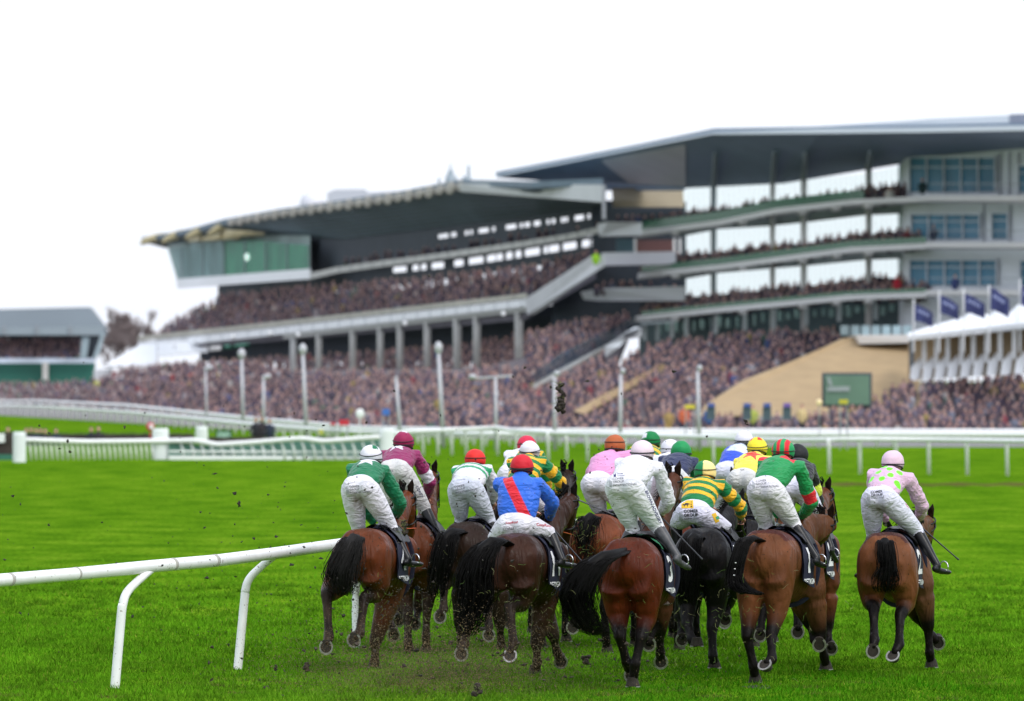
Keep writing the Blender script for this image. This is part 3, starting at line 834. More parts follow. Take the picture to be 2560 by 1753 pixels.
# big screen showing green turf
SCN = empty('big_screen', W(2118, 1040, 256), 'large video screen showing green turf in front of the sandstone wall', 'screen')
g = Geo(); g.slab([(2056, 932, 256), (2180, 932, 256), (2180, 1018, 256), (2056, 1018, 256)], .6); g.obj('housing', mat('screen housing', C(70, 78, 86), .5), SCN)
g = Geo(); g.slab([(2062, 938, 255.7), (2174, 938, 255.7), (2174, 1012, 255.7), (2062, 1012, 255.7)], .25)
ms = mat('screen picture', C(78, 104, 86), .4, noise=(.35, .8, 1.35)); ms.node_tree.nodes['Principled BSDF'].inputs['Emission Color'].default_value = (*C(92, 128, 104), 1); ms.node_tree.nodes['Principled BSDF'].inputs['Emission Strength'].default_value = .3
g.obj('picture', ms, SCN)
g = Geo(); g.slab([(2068, 968, 255.6), (2124, 966, 255.6), (2124, 978, 255.6), (2068, 978, 255.6)], .05); g.slab([(2068, 944, 255.6), (2074, 942, 255.6), (2082, 966, 255.6), (2072, 962, 255.6)], .05); g.obj('picture_mark', mat('screen mark', C(150, 160, 156), .5), SCN)
g = Geo()
for x in (2075, 2160): vpost(g, x, 1016, 1075, 6, 256.2, .3)
obj_each(g, 'screen_leg', M_steel_grey, SCN)

# white canopied stand at the right
CS = empty('canopy_stand', W(2420, 1060, 262), 'white tented hospitality stand with grey posts and sail panels at the right edge', 'stand')
def D_cs(x): return 266 - (x - 2270) * .035
g = Geo()
CB = [(2270, 838), (2380, 826), (2480, 815), (2560, 805), (2720, 786)]
CT = [(2270, 833), (2330, 814), (2412, 792), (2420, 785), (2442, 777), (2462, 782), (2474, 792), (2492, 768), (2505, 767), (2524, 784), (2545, 762), (2570, 756), (2590, 770), (2720, 745)]
xs = sorted(set([p[0] for p in CB + CT]))
g.strip([(x, lerp_tab(CT, x), D_cs(x) + 5) for x in xs], [(x, lerp_tab(CB, x) + 2, D_cs(x) - 1.6) for x in xs], .4); g.strip([(x, lerp_tab(CB, x) + 2, D_cs(x) - 1.6) for x in xs], [(x, lerp_tab(CB, x) + 14, D_cs(x) - 1.6) for x in xs], .3)
g.obj('canopy_roof', M_canvas, CS, False)
for x in (2280, 2311, 2341, 2370, 2404, 2434, 2467, 2501, 2536, 2572, 2608):
    y0 = lerp_tab(CB, x) + 12; g = Geo(); vpost(g, x, y0, y0 + 78, 10, D_cs(x) - .3, .3); g.obj('canopy_post', mat('grey post', C(112, 122, 132), .5) if 'cpm' not in globals() else cpm, CS); cpm = CS.children[-1].data.materials[0]
for k, x in enumerate((2290, 2321, 2352, 2383, 2416, 2447, 2482, 2517, 2552, 2588)):
    yb = 952 - (x - 2280) * .062; g = Geo()
    g.slab([(x - 16, yb, D_cs(x) - 1.2), (x - 11, yb - 34, D_cs(x) - .6), (x + 10, yb - 58, D_cs(x) - .2), (x + 16, yb - 50, D_cs(x) - .2), (x + 12, yb - 6, D_cs(x) - .9), (x + 4, yb, D_cs(x) - 1.2)], .12)
    g.obj('sail_panel', M_canvas, CS)
g = Geo(); g.slab([(2272, 852, 268), (2640, 815, 255), (2640, 930, 255), (2272, 950, 268)], .4); g.obj('canopy_back_wall', mat('canopy inner wall', C(140, 122, 96), .9, noise=(.3, .6, 1.3)), CS)

# navy flags on white poles
M_mark = mat('flag mark', C(150, 160, 196), .8)
for k, (x, y0, w, hgt, pole_top) in enumerate([(2284, 760, 46, 42, 750), (2348, 738, 46, 46, 728), (2409, 734, 50, 46, 722), (2473, 718, 46, 56, 714), (2550, 714, 44, 50, 700)]):
    d = 259 - k
    f = empty('flag', W(x, 1060, d), ['navy flag drooping on the leftmost pole beside the canopy', 'navy flag on the second pole, lettering across its middle', 'navy flag bellying out on the middle pole above the canopy', 'navy flag folded steeply on the tall dark-topped pole', 'navy flag cut off by the right edge of the picture'][k], 'flag', 'navy flags over the white canopy')
    g = Geo(); a = W(x, pole_top, d); g.tube([W(x, 880, d), a], [.05, .04], seg=8); g.obj('flag_pole', M_white_paint, f, True)
    g = Geo(); nx, ny = 10, 6; V = []; Fq = []
    for i in range(nx + 1):
        for j in range(ny + 1):
            u, v_ = i / nx, j / ny
            p = W(x + 3 + w * u, y0 + hgt * v_ * (1 - .15 * u) + hgt * .55 * u ** 1.3, d); p.y += .25 * math.sin(u * 7 + v_ * 2 + k)
            V.append(p)
    for i in range(nx):
        for j in range(ny): Fq.append((i * (ny + 1) + j, (i + 1) * (ny + 1) + j, (i + 1) * (ny + 1) + j + 1, i * (ny + 1) + j + 1))
    V2 = [p + Vector((0, .03, 0)) for p in V]; m0 = len(V)
    g.add(V + V2, Fq + [tuple(i + m0 for i in reversed(q)) for q in Fq]); fl = g.obj('flag_cloth', M_navy, f, True)
    g = Geo()
    for q in range(5):
        u = .2 + .13 * q; p = W(x + 3 + w * u, y0 + hgt * .36 * (1 - .15 * u) + hgt * .55 * u ** 1.3, d - .35); g.ell(p, [(.06, 0, .02), (0, .02, 0), (0, 0, .10)], 6, 4)
    g.obj('flag_lettering', M_mark, fl)

# ---- far stand at the left edge
FS = empty('far_stand', W(120, 1000, 650), 'small far grandstand with sloping grey roof and green boards at the left edge', 'grandstand')
g = Geo(); g.slab([(-60, 775, 650), (220, 768, 650), (258, 818, 646), (258, 838, 646), (-60, 838, 646)], 8); g.obj('roof', mat('grey sheet roof', C(104, 114, 120), .7, noise=(.1, .9, 1.06)), FS)
g = Geo(); g.slab([(-60, 820, 645.6), (258, 816, 645.6), (258, 838, 645.6), (-60, 838, 645.6)], .3); g.obj('gutter_band', mat('pale band', C(140, 152, 158), .7), FS)
g = Geo()
for x in (10, 92, 175): vpost(g, x, 814, 838, 4, 645.3, .2)
obj_each(g, 'roof_post', M_steel_grey, FS)
g = Geo(); g.slab([(-60, 838, 656), (256, 838, 656), (240, 900, 656), (-60, 900, 656)], .5); g.obj('back_wall', M_dark, FS)
g = Geo(); g.slab([(205, 842, 646), (224, 842, 646), (216, 895, 646), (200, 895, 646)], .5); g.slab([(252, 838, 645), (262, 830, 645), (250, 880, 645), (236, 900, 645), (230, 900, 645)], .8); g.obj('end_wall', mat('grey end wall', C(150, 166, 172), .8), FS)
g = Geo(); g.slab([(-60, 896, 644), (236, 896, 644), (236, 908, 644), (-60, 908, 644)], .5); g.obj('advertising_board', mat('blue grey board', C(176, 186, 198), .7, noise=(.25, .7, 1.3)), FS)
g = Geo(); g.slab([(-60, 908, 645), (238, 908, 645), (232, 958, 645), (-60, 958, 645)], .8); g.obj('green_base', mat('green base', C(34, 96, 82), .7, noise=(.12, .75, 1.2)), FS)
g = Geo(); vpost(g, 113, 906, 950, 14, 643.6, .5); g.obj('pillar', M_concrete, FS)

# bare winter trees between the far stand and the long stand
def bare_tree(px, ybase, ytop, d, seed, spread, label):
    r = random.Random(seed)
    t = empty('bare_tree', W(px, ybase, d), label, 'tree', 'bare trees beyond the white tent')
    H = (ybase - ytop) * d * DK / FPX
    gt, gc = Geo(), Geo()
    base = W(px, ybase, d)
    def grow(p, v, L, rad, lev):
        q = p + v * L
        (gt if lev < 3 else gc).tube([p, (p + q) / 2 + Vector((r.uniform(-1, 1), r.uniform(-1, 1), 0)) * L * .05, q], [rad, rad * .85, rad * .65], seg=5 if lev < 2 else 3, cap=False)
        if lev >= 6: return
        for k in range(3 if lev < 4 else 4):
            w = (v + Vector((r.uniform(-1, 1) * spread, r.uniform(-1, 1) * spread, r.uniform(-.1, .5)))).normalized()
            grow(p.lerp(q, r.uniform(.5, 1.0)), w, L * r.uniform(.58, .82), max(rad * .6, .030), lev + 1)
    for k in range(4):
        grow(base + Vector((r.uniform(-.5, .5), r.uniform(-.5, .5), 0)), Vector((r.uniform(-.5, .5), r.uniform(-.5, .5), 1)).normalized(), H * r.uniform(.2, .34), .13, 1)
    gt.obj('trunk', M_bark, t); gc.obj('crown', M_bark, t)
for a in [(285, 918, 752, 690, 1, .55, 'broad bare tree just right of the far stand roof'), (318, 918, 740, 700, 2, .5, 'tallest bare tree, in the middle of the grey thicket'), (345, 914, 765, 705, 3, .6, 'bare tree half hidden by the long stand'), (300, 918, 775, 680, 4, .8, 'low spreading bare tree behind the tent ridge'), (335, 914, 752, 715, 6, .6, 'thin bare tree at the back of the thicket'), (268, 918, 785, 720, 8, .7, 'small bare tree at the left end of the thicket')]:
    bare_tree(*a)

# white tent and the awnings behind the lower crowd
TN = empty('marquee', W(330, 940, 560), 'white peaked marquee tent left of the long stand', 'tent')
g = Geo(); p = [W(258, 915, 552), W(350, 860, 560), W(392, 858, 562), W(392, 908, 556)]
a = [W(258, 914, 541), W(330, 914, 541), W(392, 910, 541), W(392, 857, 556), W(352, 860, 556)]; b = W(330, 912, 571); c_ = W(395, 908, 571)
g.add(a + [b, c_], [(0, 1, 4), (1, 2, 3, 4), (0, 4, 5), (4, 3, 6, 5)]); g.obj('canopy', M_canvas, TN)
g = Geo()
for x in (276, 300, 336, 388): vpost(g, x, 912, 950, 3, 552.3, .12)
obj_each(g, 'tent_pole', M_steel_grey, TN)
g = Geo(); g.slab([(234, 926, 548), (280, 922, 548), (280, 952, 548), (234, 952, 548)], 1); g.obj('side_panel', mat('tent side', C(206, 208, 212), .7), TN)
AW = empty('awning_row', W(470, 940, 545), 'row of bright white awnings under the left end of the long stand', 'awning')
for (x0, x1, y0, y1) in [(394, 436, 857, 888), (438, 482, 855, 884), (484, 520, 853, 880), (524, 552, 850, 874)]:
    g = Geo(); q = [W(x0, y0, 556), W(x1, y0 - 2, 556), W(x1, y1 - 2, 545), W(x0, y1, 545)]; g.add(q + [p - Vector((0, 0, .15)) for p in q], [(0, 1, 2, 3), (7, 6, 5, 4), (0, 4, 5, 1), (1, 5, 6, 2), (2, 6, 7, 3), (3, 7, 4, 0)]); g.obj('awning', M_canvas, AW)
SB_ = empty('score_board', W(600, 900, 535), 'dark green results board with pale green lettering under the long stand', 'sign')
g = Geo(); g.slab([(556, 850, 535), (640, 842, 535), (700, 838, 535), (700, 862, 535), (640, 868, 535), (556, 874, 535)], .4); g.obj('board', M_dark_green, SB_)
g = Geo()
for x0, w in [(562, 6), (570, 4), (588, 5), (595, 5), (602, 8), (612, 4), (618, 10), (630, 3)]:
    y = 862 - (x0 - 560) * .12; g.slab([(x0, y - 5, 534.8), (x0 + w, y - 5, 534.8), (x0 + w, y + 6, 534.8), (x0, y + 6, 534.8)], .1)
g.obj('lettering', mat('pale green letters', C(130, 200, 180), .6, emit=(C(90, 170, 150), .3)), SB_)

# ------------------------------------------------------------------ crowds
CLOTH = [C(72, 64, 76), C(56, 54, 68), C(98, 86, 96), C(118, 102, 108), C(78, 78, 100), C(136, 118, 118), C(110, 110, 126), C(64, 70, 82), C(128, 106, 100), C(152, 138, 140), C(96, 78, 84), C(66, 60, 84)]
BRIGHT = [C(190, 190, 196), C(150, 50, 60), C(60, 90, 150), C(170, 150, 70), C(120, 130, 150), C(190, 150, 150), C(70, 110, 90), C(200, 196, 190)]
SKIN = [C(236, 190, 178), C(226, 178, 166), C(244, 200, 188), C(214, 166, 154), C(200, 154, 142)]
HAIR = [C(84, 68, 64), C(64, 56, 58), C(120, 98, 86), C(146, 130, 124), C(168, 148, 128), C(76, 76, 90), C(112, 100, 98)]
def person_template():
    k = 6; V = []; F = []; part = []
    rings = [(.80, .17, .12), (1.10, .21, .14), (1.36, .235, .13), (1.46, .17, .09), (1.50, .06, .06)]
    for z, a, b in rings:
        for i in range(k):
            t = 2 * math.pi * i / k; V.append((a * math.cos(t), b * math.sin(t), z)); part.append(0)
    for j in range(len(rings) - 1):
        for i in range(k): F.append((j*k + i, j*k + (i+1) % k, (j+1)*k + (i+1) % k, (j+1)*k + i))
    hd = [(1.50, .05), (1.55, .085), (1.62, .098), (1.69, .090), (1.745, .05)]
    o = len(V)
    for q, (z, a) in enumerate(hd):
        for i in range(k):
            t = 2 * math.pi * i / k; V.append((a * .9 * math.cos(t), a * 1.05 * math.sin(t), z)); part.append(2 if (q >= 3 or (q == 2 and math.sin(t) > .3)) else 1)
    for j in range(len(hd) - 1):
        for i in range(k): F.append((o + j*k + i, o + j*k + (i+1) % k, o + (j+1)*k + (i+1) % k, o + (j+1)*k + i))
    lo = len(V) - k; F += [(lo, lo + 1, lo + 2, lo + 3), (lo, lo + 3, lo + 4, lo + 5)]
    return np.array(V), np.array(F), np.array(part)
TV, TF, TP = person_template()
def poly_in(poly, x, y):
    c = False; n = len(poly)
    for i in range(n):
        x1, y1 = poly[i]; x2, y2 = poly[(i + 1) % n]
        if (y1 > y) != (y2 > y) and x < (x2 - x1) * (y - y1) / (y2 - y1) + x1: c = not c
    return c
def crowd(name, label, poly, depth, seed, dx=.50, dy=.40, dark=1.0, bright=.07, skinf=1.0, skip=.0):  # dark and skinf also put a stand's shade into clothes and skin colours
    """people on rising steps; spacing in metres, heads inside the outline"""
    r = np.random.default_rng(seed)
    y0 = min(p[1] for p in poly); y1 = max(p[1] for p in poly); x0 = min(p[0] for p in poly); x1 = max(p[0] for p in poly)
    pos = []; y = y1; row = 0
    while y > y0:
        x = x0; row += 1
        while x < x1:
            s = FPX / (depth(x, y) * DK)
            xx = x + r.normal(0, .10) * s; yy = y + r.normal(0, .08) * s
            lump = math.sin(xx * .031 + 2 * math.sin(yy * .05 + seed)) * math.sin(yy * .071 + 1.6 * math.sin(xx * .017 + seed))
            if poly_in(poly, xx, yy) and r.random() > skip + .45 * max(0, lump - .55):
                d = depth(xx, yy) + r.normal(0, .15)
                p = W(xx, yy, d); pos.append((p.x, p.y, p.z - 1.62))
            x += dx * s * r.uniform(.8, 1.25)
        y -= dy * FPX / (depth((x0 + x1) / 2, y) * DK)
    pos = np.array(pos); n = len(pos)
    sc = r.normal(1, .04, n)[:, None, None]
    wid = r.normal(1, .1, n)
    ang = r.normal(0, .35, n); ca, sa = np.cos(ang), np.sin(ang)
    V = TV[None] * sc
    V = np.stack([V[..., 0] * wid[:, None] * ca[:, None] - V[..., 1] * sa[:, None], V[..., 0] * sa[:, None] + V[..., 1] * ca[:, None], V[..., 2]], -1)
    V[..., :] += pos[:, None, :]
    V[..., 2] -= (1.62 * (sc[..., 0] - 1))
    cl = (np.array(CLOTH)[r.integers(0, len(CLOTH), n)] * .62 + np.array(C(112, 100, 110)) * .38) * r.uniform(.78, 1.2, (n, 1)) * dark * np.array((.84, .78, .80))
    cl = cl * (1 + .22 * np.sin(pos[:, 0] * .9 + 2 * np.sin(pos[:, 2] * 1.7)) * np.sin(pos[:, 2] * 2.3 + pos[:, 0] * .31))[:, None]
    bm_ = r.random(n) < bright
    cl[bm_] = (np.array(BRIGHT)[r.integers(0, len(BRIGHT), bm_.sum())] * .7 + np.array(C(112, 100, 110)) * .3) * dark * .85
    sk = np.array(SKIN)[r.integers(0, len(SKIN), n)] * r.uniform(.62, .92, (n, 1)) * skinf
    hr = np.array(HAIR)[r.integers(0, len(HAIR), n)] * .7 + np.array(C(112, 100, 104)) * .2
    cols = np.empty((n, len(TV), 3))
    cols[:, TP == 0] = cl[:, None]; cols[:, TP == 1] = sk[:, None]; cols[:, TP == 2] = hr[:, None]
    F = (TF[None] + (np.arange(n) * len(TV))[:, None, None]).reshape(-1, 4)
    me = np_mesh(name, V.reshape(-1, 3), F, cols.reshape(-1, 3), True)
    return tag(link_mesh(name, me, M_crowd), label, 'crowd', kind='stuff')
def d_lawn(x, y):
    f = lerp_tab([(-100, 600), (0, 560), (300, 430), (640, 335), (900, 282), (1200, 252), (2600, 246)], x)
    b = lerp_tab([(0, 1003), (640, 1060), (900, 1072), (1450, 1078)], x)
    return f + max(0, b - y) * lerp_tab([(0, .9), (300, .55), (640, .5), (1300, .34)], x)
crowd('lawn_crowd', 'dense crowd of racegoers on the lawn and steps below the long stand',
      [(-20, 952), (120, 948), (240, 944), (330, 908), (440, 902), (560, 894), (640, 900), (725, 920), (1070, 920), (1150, 926), (1200, 910), (1300, 906), (1318, 912), (1345, 956), (1440, 1024), (1440, 1076), (900, 1072), (640, 1060), (0, 1003)], d_lawn, 1, dx=.50, dy=.23)
crowd('undercroft_crowd', 'shaded crowd behind the columns under the upper tier of the long stand',
      [(560, 896), (730, 884), (860, 880), (1000, 868), (1190, 852), (1310, 826), (1460, 790), (1574, 774), (1590, 800), (1500, 850), (1400, 905), (1345, 950), (1300, 935), (1000, 940), (700, 935)],
      lambda x, y: (D_old(min(x, 1480)) + 3 + min(19, max(0, 940 - y) * .14)) if x < 1320 else 345 - (y - 790) * .28, 14, dx=.50, dy=.25, dark=.95)
def d_mid(x, y): return 250 + max(0, 1076 - y) * .27
crowd('terrace_crowd', 'dense crowd on the terrace between the glass stair and the sandstone wall',
      [(1350, 958), (1512, 872), (1515, 900), (1560, 890), (1606, 860), (1690, 842), (1850, 826), (2100, 810), (2108, 840), (1968, 900), (1860, 943), (1765, 1004), (1765, 1076), (1440, 1076), (1440, 1030)], d_mid, 2, dx=.50, dy=.23, dark=.9)
crowd('canopy_crowd', 'crowd packed on the steps below the white canopied stand',
      [(1765, 1036), (2050, 1030), (2128, 1000), (2180, 975), (2272, 948), (2400, 938), (2600, 905), (2600, 1078), (1765, 1078)], lambda x, y: 248 + max(0, 1076 - y) * .12, 3, dx=.50, dy=.23, bright=.10)
crowd('upper_tier_crowd', 'seated crowd filling the open upper tier of the long stand',
      [(392, 828), (432, 792), (530, 744), (552, 728), (870, 702), (1050, 690), (1300, 660), (1492, 618), (1470, 638), (1310, 738), (960, 774), (640, 806), (380, 836)], lambda x, y: D_old(x) + 1.5 + max(0, lerp_tab(UPC_B, x) - y) * .17, 4, dx=.52, dy=.30, dark=.92, skinf=.92)
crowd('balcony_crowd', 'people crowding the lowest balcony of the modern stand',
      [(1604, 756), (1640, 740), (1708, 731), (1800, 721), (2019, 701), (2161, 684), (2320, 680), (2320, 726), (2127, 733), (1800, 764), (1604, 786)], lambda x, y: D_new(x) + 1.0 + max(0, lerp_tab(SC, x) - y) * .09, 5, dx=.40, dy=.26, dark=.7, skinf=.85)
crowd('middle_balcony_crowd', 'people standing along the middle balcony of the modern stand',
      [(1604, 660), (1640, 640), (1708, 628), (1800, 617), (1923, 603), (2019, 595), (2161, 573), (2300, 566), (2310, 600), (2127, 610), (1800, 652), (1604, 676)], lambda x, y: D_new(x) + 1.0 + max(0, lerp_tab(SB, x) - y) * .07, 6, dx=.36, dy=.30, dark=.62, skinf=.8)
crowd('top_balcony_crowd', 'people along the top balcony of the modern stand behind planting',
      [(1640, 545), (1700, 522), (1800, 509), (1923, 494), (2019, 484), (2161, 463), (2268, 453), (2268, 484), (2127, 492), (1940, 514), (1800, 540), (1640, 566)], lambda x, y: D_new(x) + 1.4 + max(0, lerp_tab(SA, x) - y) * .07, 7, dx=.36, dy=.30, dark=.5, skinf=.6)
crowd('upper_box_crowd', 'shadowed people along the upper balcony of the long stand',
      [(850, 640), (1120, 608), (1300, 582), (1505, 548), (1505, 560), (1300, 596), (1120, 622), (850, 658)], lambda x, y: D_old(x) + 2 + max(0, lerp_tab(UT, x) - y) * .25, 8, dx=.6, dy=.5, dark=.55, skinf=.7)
crowd('link_crowd', 'people on the balconies of the link block between the stands',
      [(1484, 712), (1530, 700), (1700, 708), (1704, 718), (1500, 722), (1460, 728)], lambda x, y: 346, 9, dx=.5, dy=.4, dark=.7)
crowd('link_top_crowd', 'a few people on the top deck between the two stands',
      [(1530, 540), (1700, 530), (1700, 548), (1530, 556)], lambda x, y: 344, 10, dx=.5, dy=.5, dark=.7, bright=.2)
crowd('far_stand_crowd', 'distant crowd seated inside the small far grandstand',
      [(-40, 842), (204, 842), (204, 892), (-40, 894)], lambda x, y: 647 + (895 - y) * .12, 12, dx=.55, dy=.40, dark=1.5, skinf=1.3)  # raised dark and skinf put extra light into this crowd's colours
# ground rises in steps under the crowds
M_terr = mat('terrace steps', C(96, 88, 92), .95, noise=(.4, .8, 1.1))
def under_crowd(name, label, pts, depth):
    a = [W(x, y, depth(x, y)) - Vector((0, 0, 1.75)) for x, y in pts]
    g = Geo(); g.add(a + [p - Vector((0, 0, .5)) for p in a], [tuple(range(len(a))), tuple(range(2 * len(a) - 1, len(a) - 1, -1))])
    tag(g.obj(name, M_terr), label, 'terrace', kind='structure')
under_crowd('terrace', 'sloping grey steps under the middle terrace crowd', [(1350, 958), (1512, 872), (1690, 842), (2100, 812), (1765, 1012), (1765, 1076), (1440, 1076)], d_mid)
under_crowd('terrace', 'sloping grey steps under the lawn crowd', [(240, 944), (440, 902), (730, 878), (1190, 862), (1572, 776), (1440, 1076), (900, 1072), (640, 1060), (0, 1003)], d_lawn)
under_crowd('terrace', 'sloping grey steps under the crowd by the canopy', [(1765, 1036), (2128, 1000), (2272, 948), (2600, 905), (2600, 1078), (1765, 1078)], lambda x, y: 248 + max(0, 1076 - y) * .12)

# single people who stand out
def spectator(px, py_head, d, coat, label, legs=(.03, .03, .04), hat=None, cat='person', grp=None, low=None):
    if low is None: low = py_head < 720
    p = W(px, py_head, d); d = p.y
    g = Geo()
    if not low: g.tube([(p.x - .09, d, p.z - 1.62), (p.x - .09, d, p.z - .8)], [.06, .10], seg=7); g.tube([(p.x + .09, d + .05, p.z - 1.62), (p.x + .09, d, p.z - .8)], [.06, .10], seg=7)
    nl = len(g.v)
    g.tube([(p.x, d, p.z - .85), (p.x, d, p.z - .5), (p.x, d, p.z - .25), (p.x, d, p.z - .17)], [(.17, .12), (.19, .13), (.22, .13), (.08, .07)], up=(0, 1, 0), seg=9)
    for sgn in (-1, 1): g.tube([(p.x + sgn * .22, d, p.z - .27), (p.x + sgn * .27, d - .03, p.z - .55), (p.x + sgn * .2, d - .15, p.z - .75)], [.06, .055, .04], seg=6)
    nb = len(g.v)
    g.ell((p.x, d, p.z), [(.085, 0, 0), (0, .10, 0), (0, 0, .125)], 8, 6)
    nh = len(g.v)
    g.ell((p.x, d + .02, p.z + .045), [(.09, 0, 0), (0, .105, 0), (0, 0, .095)], 8, 5)
    cols = np.array([legs] * nl + [coat] * (nb - nl) + [C(214, 166, 146)] * (nh - nb) + [hat or C(56, 46, 42)] * (len(g.v) - nh))
    me = g.mesh('person', True); paint(me, cols)
    return tag(link_mesh('person', me, M_crowd), label, cat, grp)
spectator(1490, 630, 331, C(150, 200, 40), 'steward in a yellow-green jacket at the top of the sloping stair flank', C(150, 200, 40))
spectator(2224, 470, D_new(2224) - .2, C(210, 205, 195), 'person in a pale cream coat on the top balcony left of the blue glazing')
spectator(2306, 450, D_new(2306) - 1.4, C(40, 60, 60), 'person with auburn hair alone in front of the top blue window', hat=C(120, 40, 50))
spectator(2243, 692, D_new(2243) + .2, C(180, 40, 56), 'person in a bright red coat on the lowest balcony of the modern stand')
spectator(2268, 576, D_new(2268) + .2, C(110, 36, 52), 'person in a wine red coat at the right end of the middle balcony')
spectator(2334, 565, D_new(2334) + .5, C(36, 44, 70), 'person in a dark blue suit before the middle blue window')
spectator(2388, 690, D_new(2388) + .5, C(46, 60, 120), 'person in blue before the lowest blue window')
spectator(528, 934, 430, C(210, 206, 60), 'steward in a yellow jacket standing above the lawn crowd beside a lamp post', C(200, 200, 60))
spectator(241, 950, 505, C(200, 210, 60), 'steward in a yellow jacket near the white tent side panel', C(60, 60, 70))
spectator(480, 930, 440, C(230, 110, 70), 'person in an orange jacket at the back of the lawn crowd')
spectator(408, 938, 455, C(70, 110, 190), 'person in a bright blue jacket at the back of the lawn crowd')
spectator(430, 934, 450, C(150, 40, 50), 'person in a dark red coat at the back of the lawn crowd')
spectator(1672, 1025, 251, C(160, 136, 84), 'person in a mustard jacket near the rail below the low sandstone wall', C(200, 170, 100))
spectator(1710, 1018, 250.5, C(200, 104, 66), 'steward in an orange jacket by the rail', C(40, 40, 60))
spectator(1772, 1018, 250, C(60, 96, 150), 'person in a mid blue coat standing by the rail')
spectator(1882, 1018, 249, C(160, 170, 80), 'steward in a lime jacket in front of the sandstone wall')
spectator(2005, 1016, 249, C(200, 180, 130), 'person in a tan coat under the round pale lamp by the big screen')
DK = 1.0
# ------------------------------------------------------------------ rails, fences, posts
def rail_line(name, label, top, base, posts, rad, prad, cat='rail', extra=None, m=M_white_plastic):
    root = empty(name, W(top[0][0], 1060, ground_d(lerp_tab(base, top[0][0]))), label, cat)
    root.location.z = 0
    xs = []
    for (a, _), (b, _) in zip(top, top[1:]):
        k = max(1, int((b - a) / 40)); xs += [a + (b - a) * i / k for i in range(k)]
    xs.append(top[-1][0])
    g = Geo(); pts = [W(x, lerp_tab(top, x), ground_d(lerp_tab(base, x))) for x in xs]
    g.tube(pts, [rad] * len(pts), seg=10); g.obj('rail_bar', m, root, True)
    for x in posts:
        d = ground_d(lerp_tab(base, x)) + .15
        g = Geo(); b = W(x, 1000, d); t = W(x, lerp_tab(top, x), d)
        g.tube([(b.x + .02, d, 0), (t.x, d, t.z - .28), (t.x - .03, d - .15, t.z)], [prad, prad, prad * .9], seg=8, cap=False)
        if len(posts) < 95: g.obj('post', m, root, True)
        else: g.obj('post', m, root, True)
    return root
R1T = [(945, 1093), (985, 1084), (1025, 1079), (1100, 1076), (1241, 1069), (1280, 1076), (1400, 1083), (1600, 1088), (1780, 1093), (1920, 1099), (2000, 1100), (2150, 1098), (2300, 1099), (2560, 1103), (2720, 1106)]
R1B = [(945, 1138), (1243, 1138), (1370, 1152), (1416, 1151), (1468, 1154), (1620, 1160), (1783, 1165), (1950, 1180), (2072, 1185), (2321, 1186), (2517, 1190), (2720, 1196)]
rail_line('running_rail', 'nearer white plastic running rail crossing the right half behind the riders', R1T, R1B, [1020, 1057, 1094, 1129, 1165, 1204, 1243, 1290, 1330, 1370, 1416, 1468, 1560, 1640, 1710, 1783, 1880, 1985, 2072, 2149, 2240, 2321, 2417, 2517, 2615], .085, .062)
R2T = [(-50, 1013), (100, 1016), (320, 1030), (640, 1062), (760, 1071), (900, 1080), (1200, 1085), (2720, 1087)]
R2B = [(-50, 1036), (0, 1036), (320, 1059), (640, 1089), (700, 1092), (900, 1105), (1200, 1115), (2720, 1122)]
xs = []; x = -40
while x < 2700: xs.append(x); x += lerp_tab([(0, 15), (640, 20), (1200, 30), (2700, 46)], x)
while len(xs) > 93: xs.pop()
rail_line('running_rail', 'long white running rail sweeping from the far left in front of the whole crowd', R2T, R2B, xs, .12, .07)
R3T = [(-50, 1003), (100, 1003), (320, 1014), (640, 1048), (760, 1058), (900, 1070), (1200, 1076), (2720, 1079)]
R3B = [(-50, 1027), (0, 1027), (320, 1049), (640, 1078), (900, 1095), (1200, 1106), (2720, 1112)]
xs = []; x = -30
while x < 2700: xs.append(x); x += lerp_tab([(0, 26), (640, 30), (1200, 44), (2700, 60)], x)
rail_line('crowd_rail', 'white crowd barrier rail directly in front of the spectators', R3T, R3B, xs[:90], .12, .06)

# near swan-necked rail at the left
NR = empty('near_rail', W(285, 1720, 58.6), 'near white plastic running rail with swan-necked posts at the lower left', 'rail')
g = Geo()
rp = [(-120, 1463, 55.0), (0, 1451, 56.5), (180, 1436, 57.6), (370, 1417, 58.9), (540, 1402, 60.6), (690, 1383, 62.3), (826, 1364, 64.6), (960, 1345, 67.2), (1010, 1338, 68.6)]
pts = [W(*p) for p in rp]
g.tube(pts, [.066] * len(pts), seg=16); rb = g.obj('rail_bar', M_white_plastic, NR, True)
for i, (x, y, d) in enumerate([(188, 1434.5, 57.64), (430, 1411, 59.45), (535, 1401.5, 60.5), (22, 1449, 56.6)]):
    a = W(x, y, d); b = W(x + 3, y - .4, d + .03); g = Geo(); g.tube([a, b], [.0672, .0672], seg=16, cap=False); g.obj('joint_ring', mat('joint grey', (.42, .40, .37), .6) if 'jrm' not in globals() else jrm, rb, True); jrm = bpy.data.materials['joint grey']
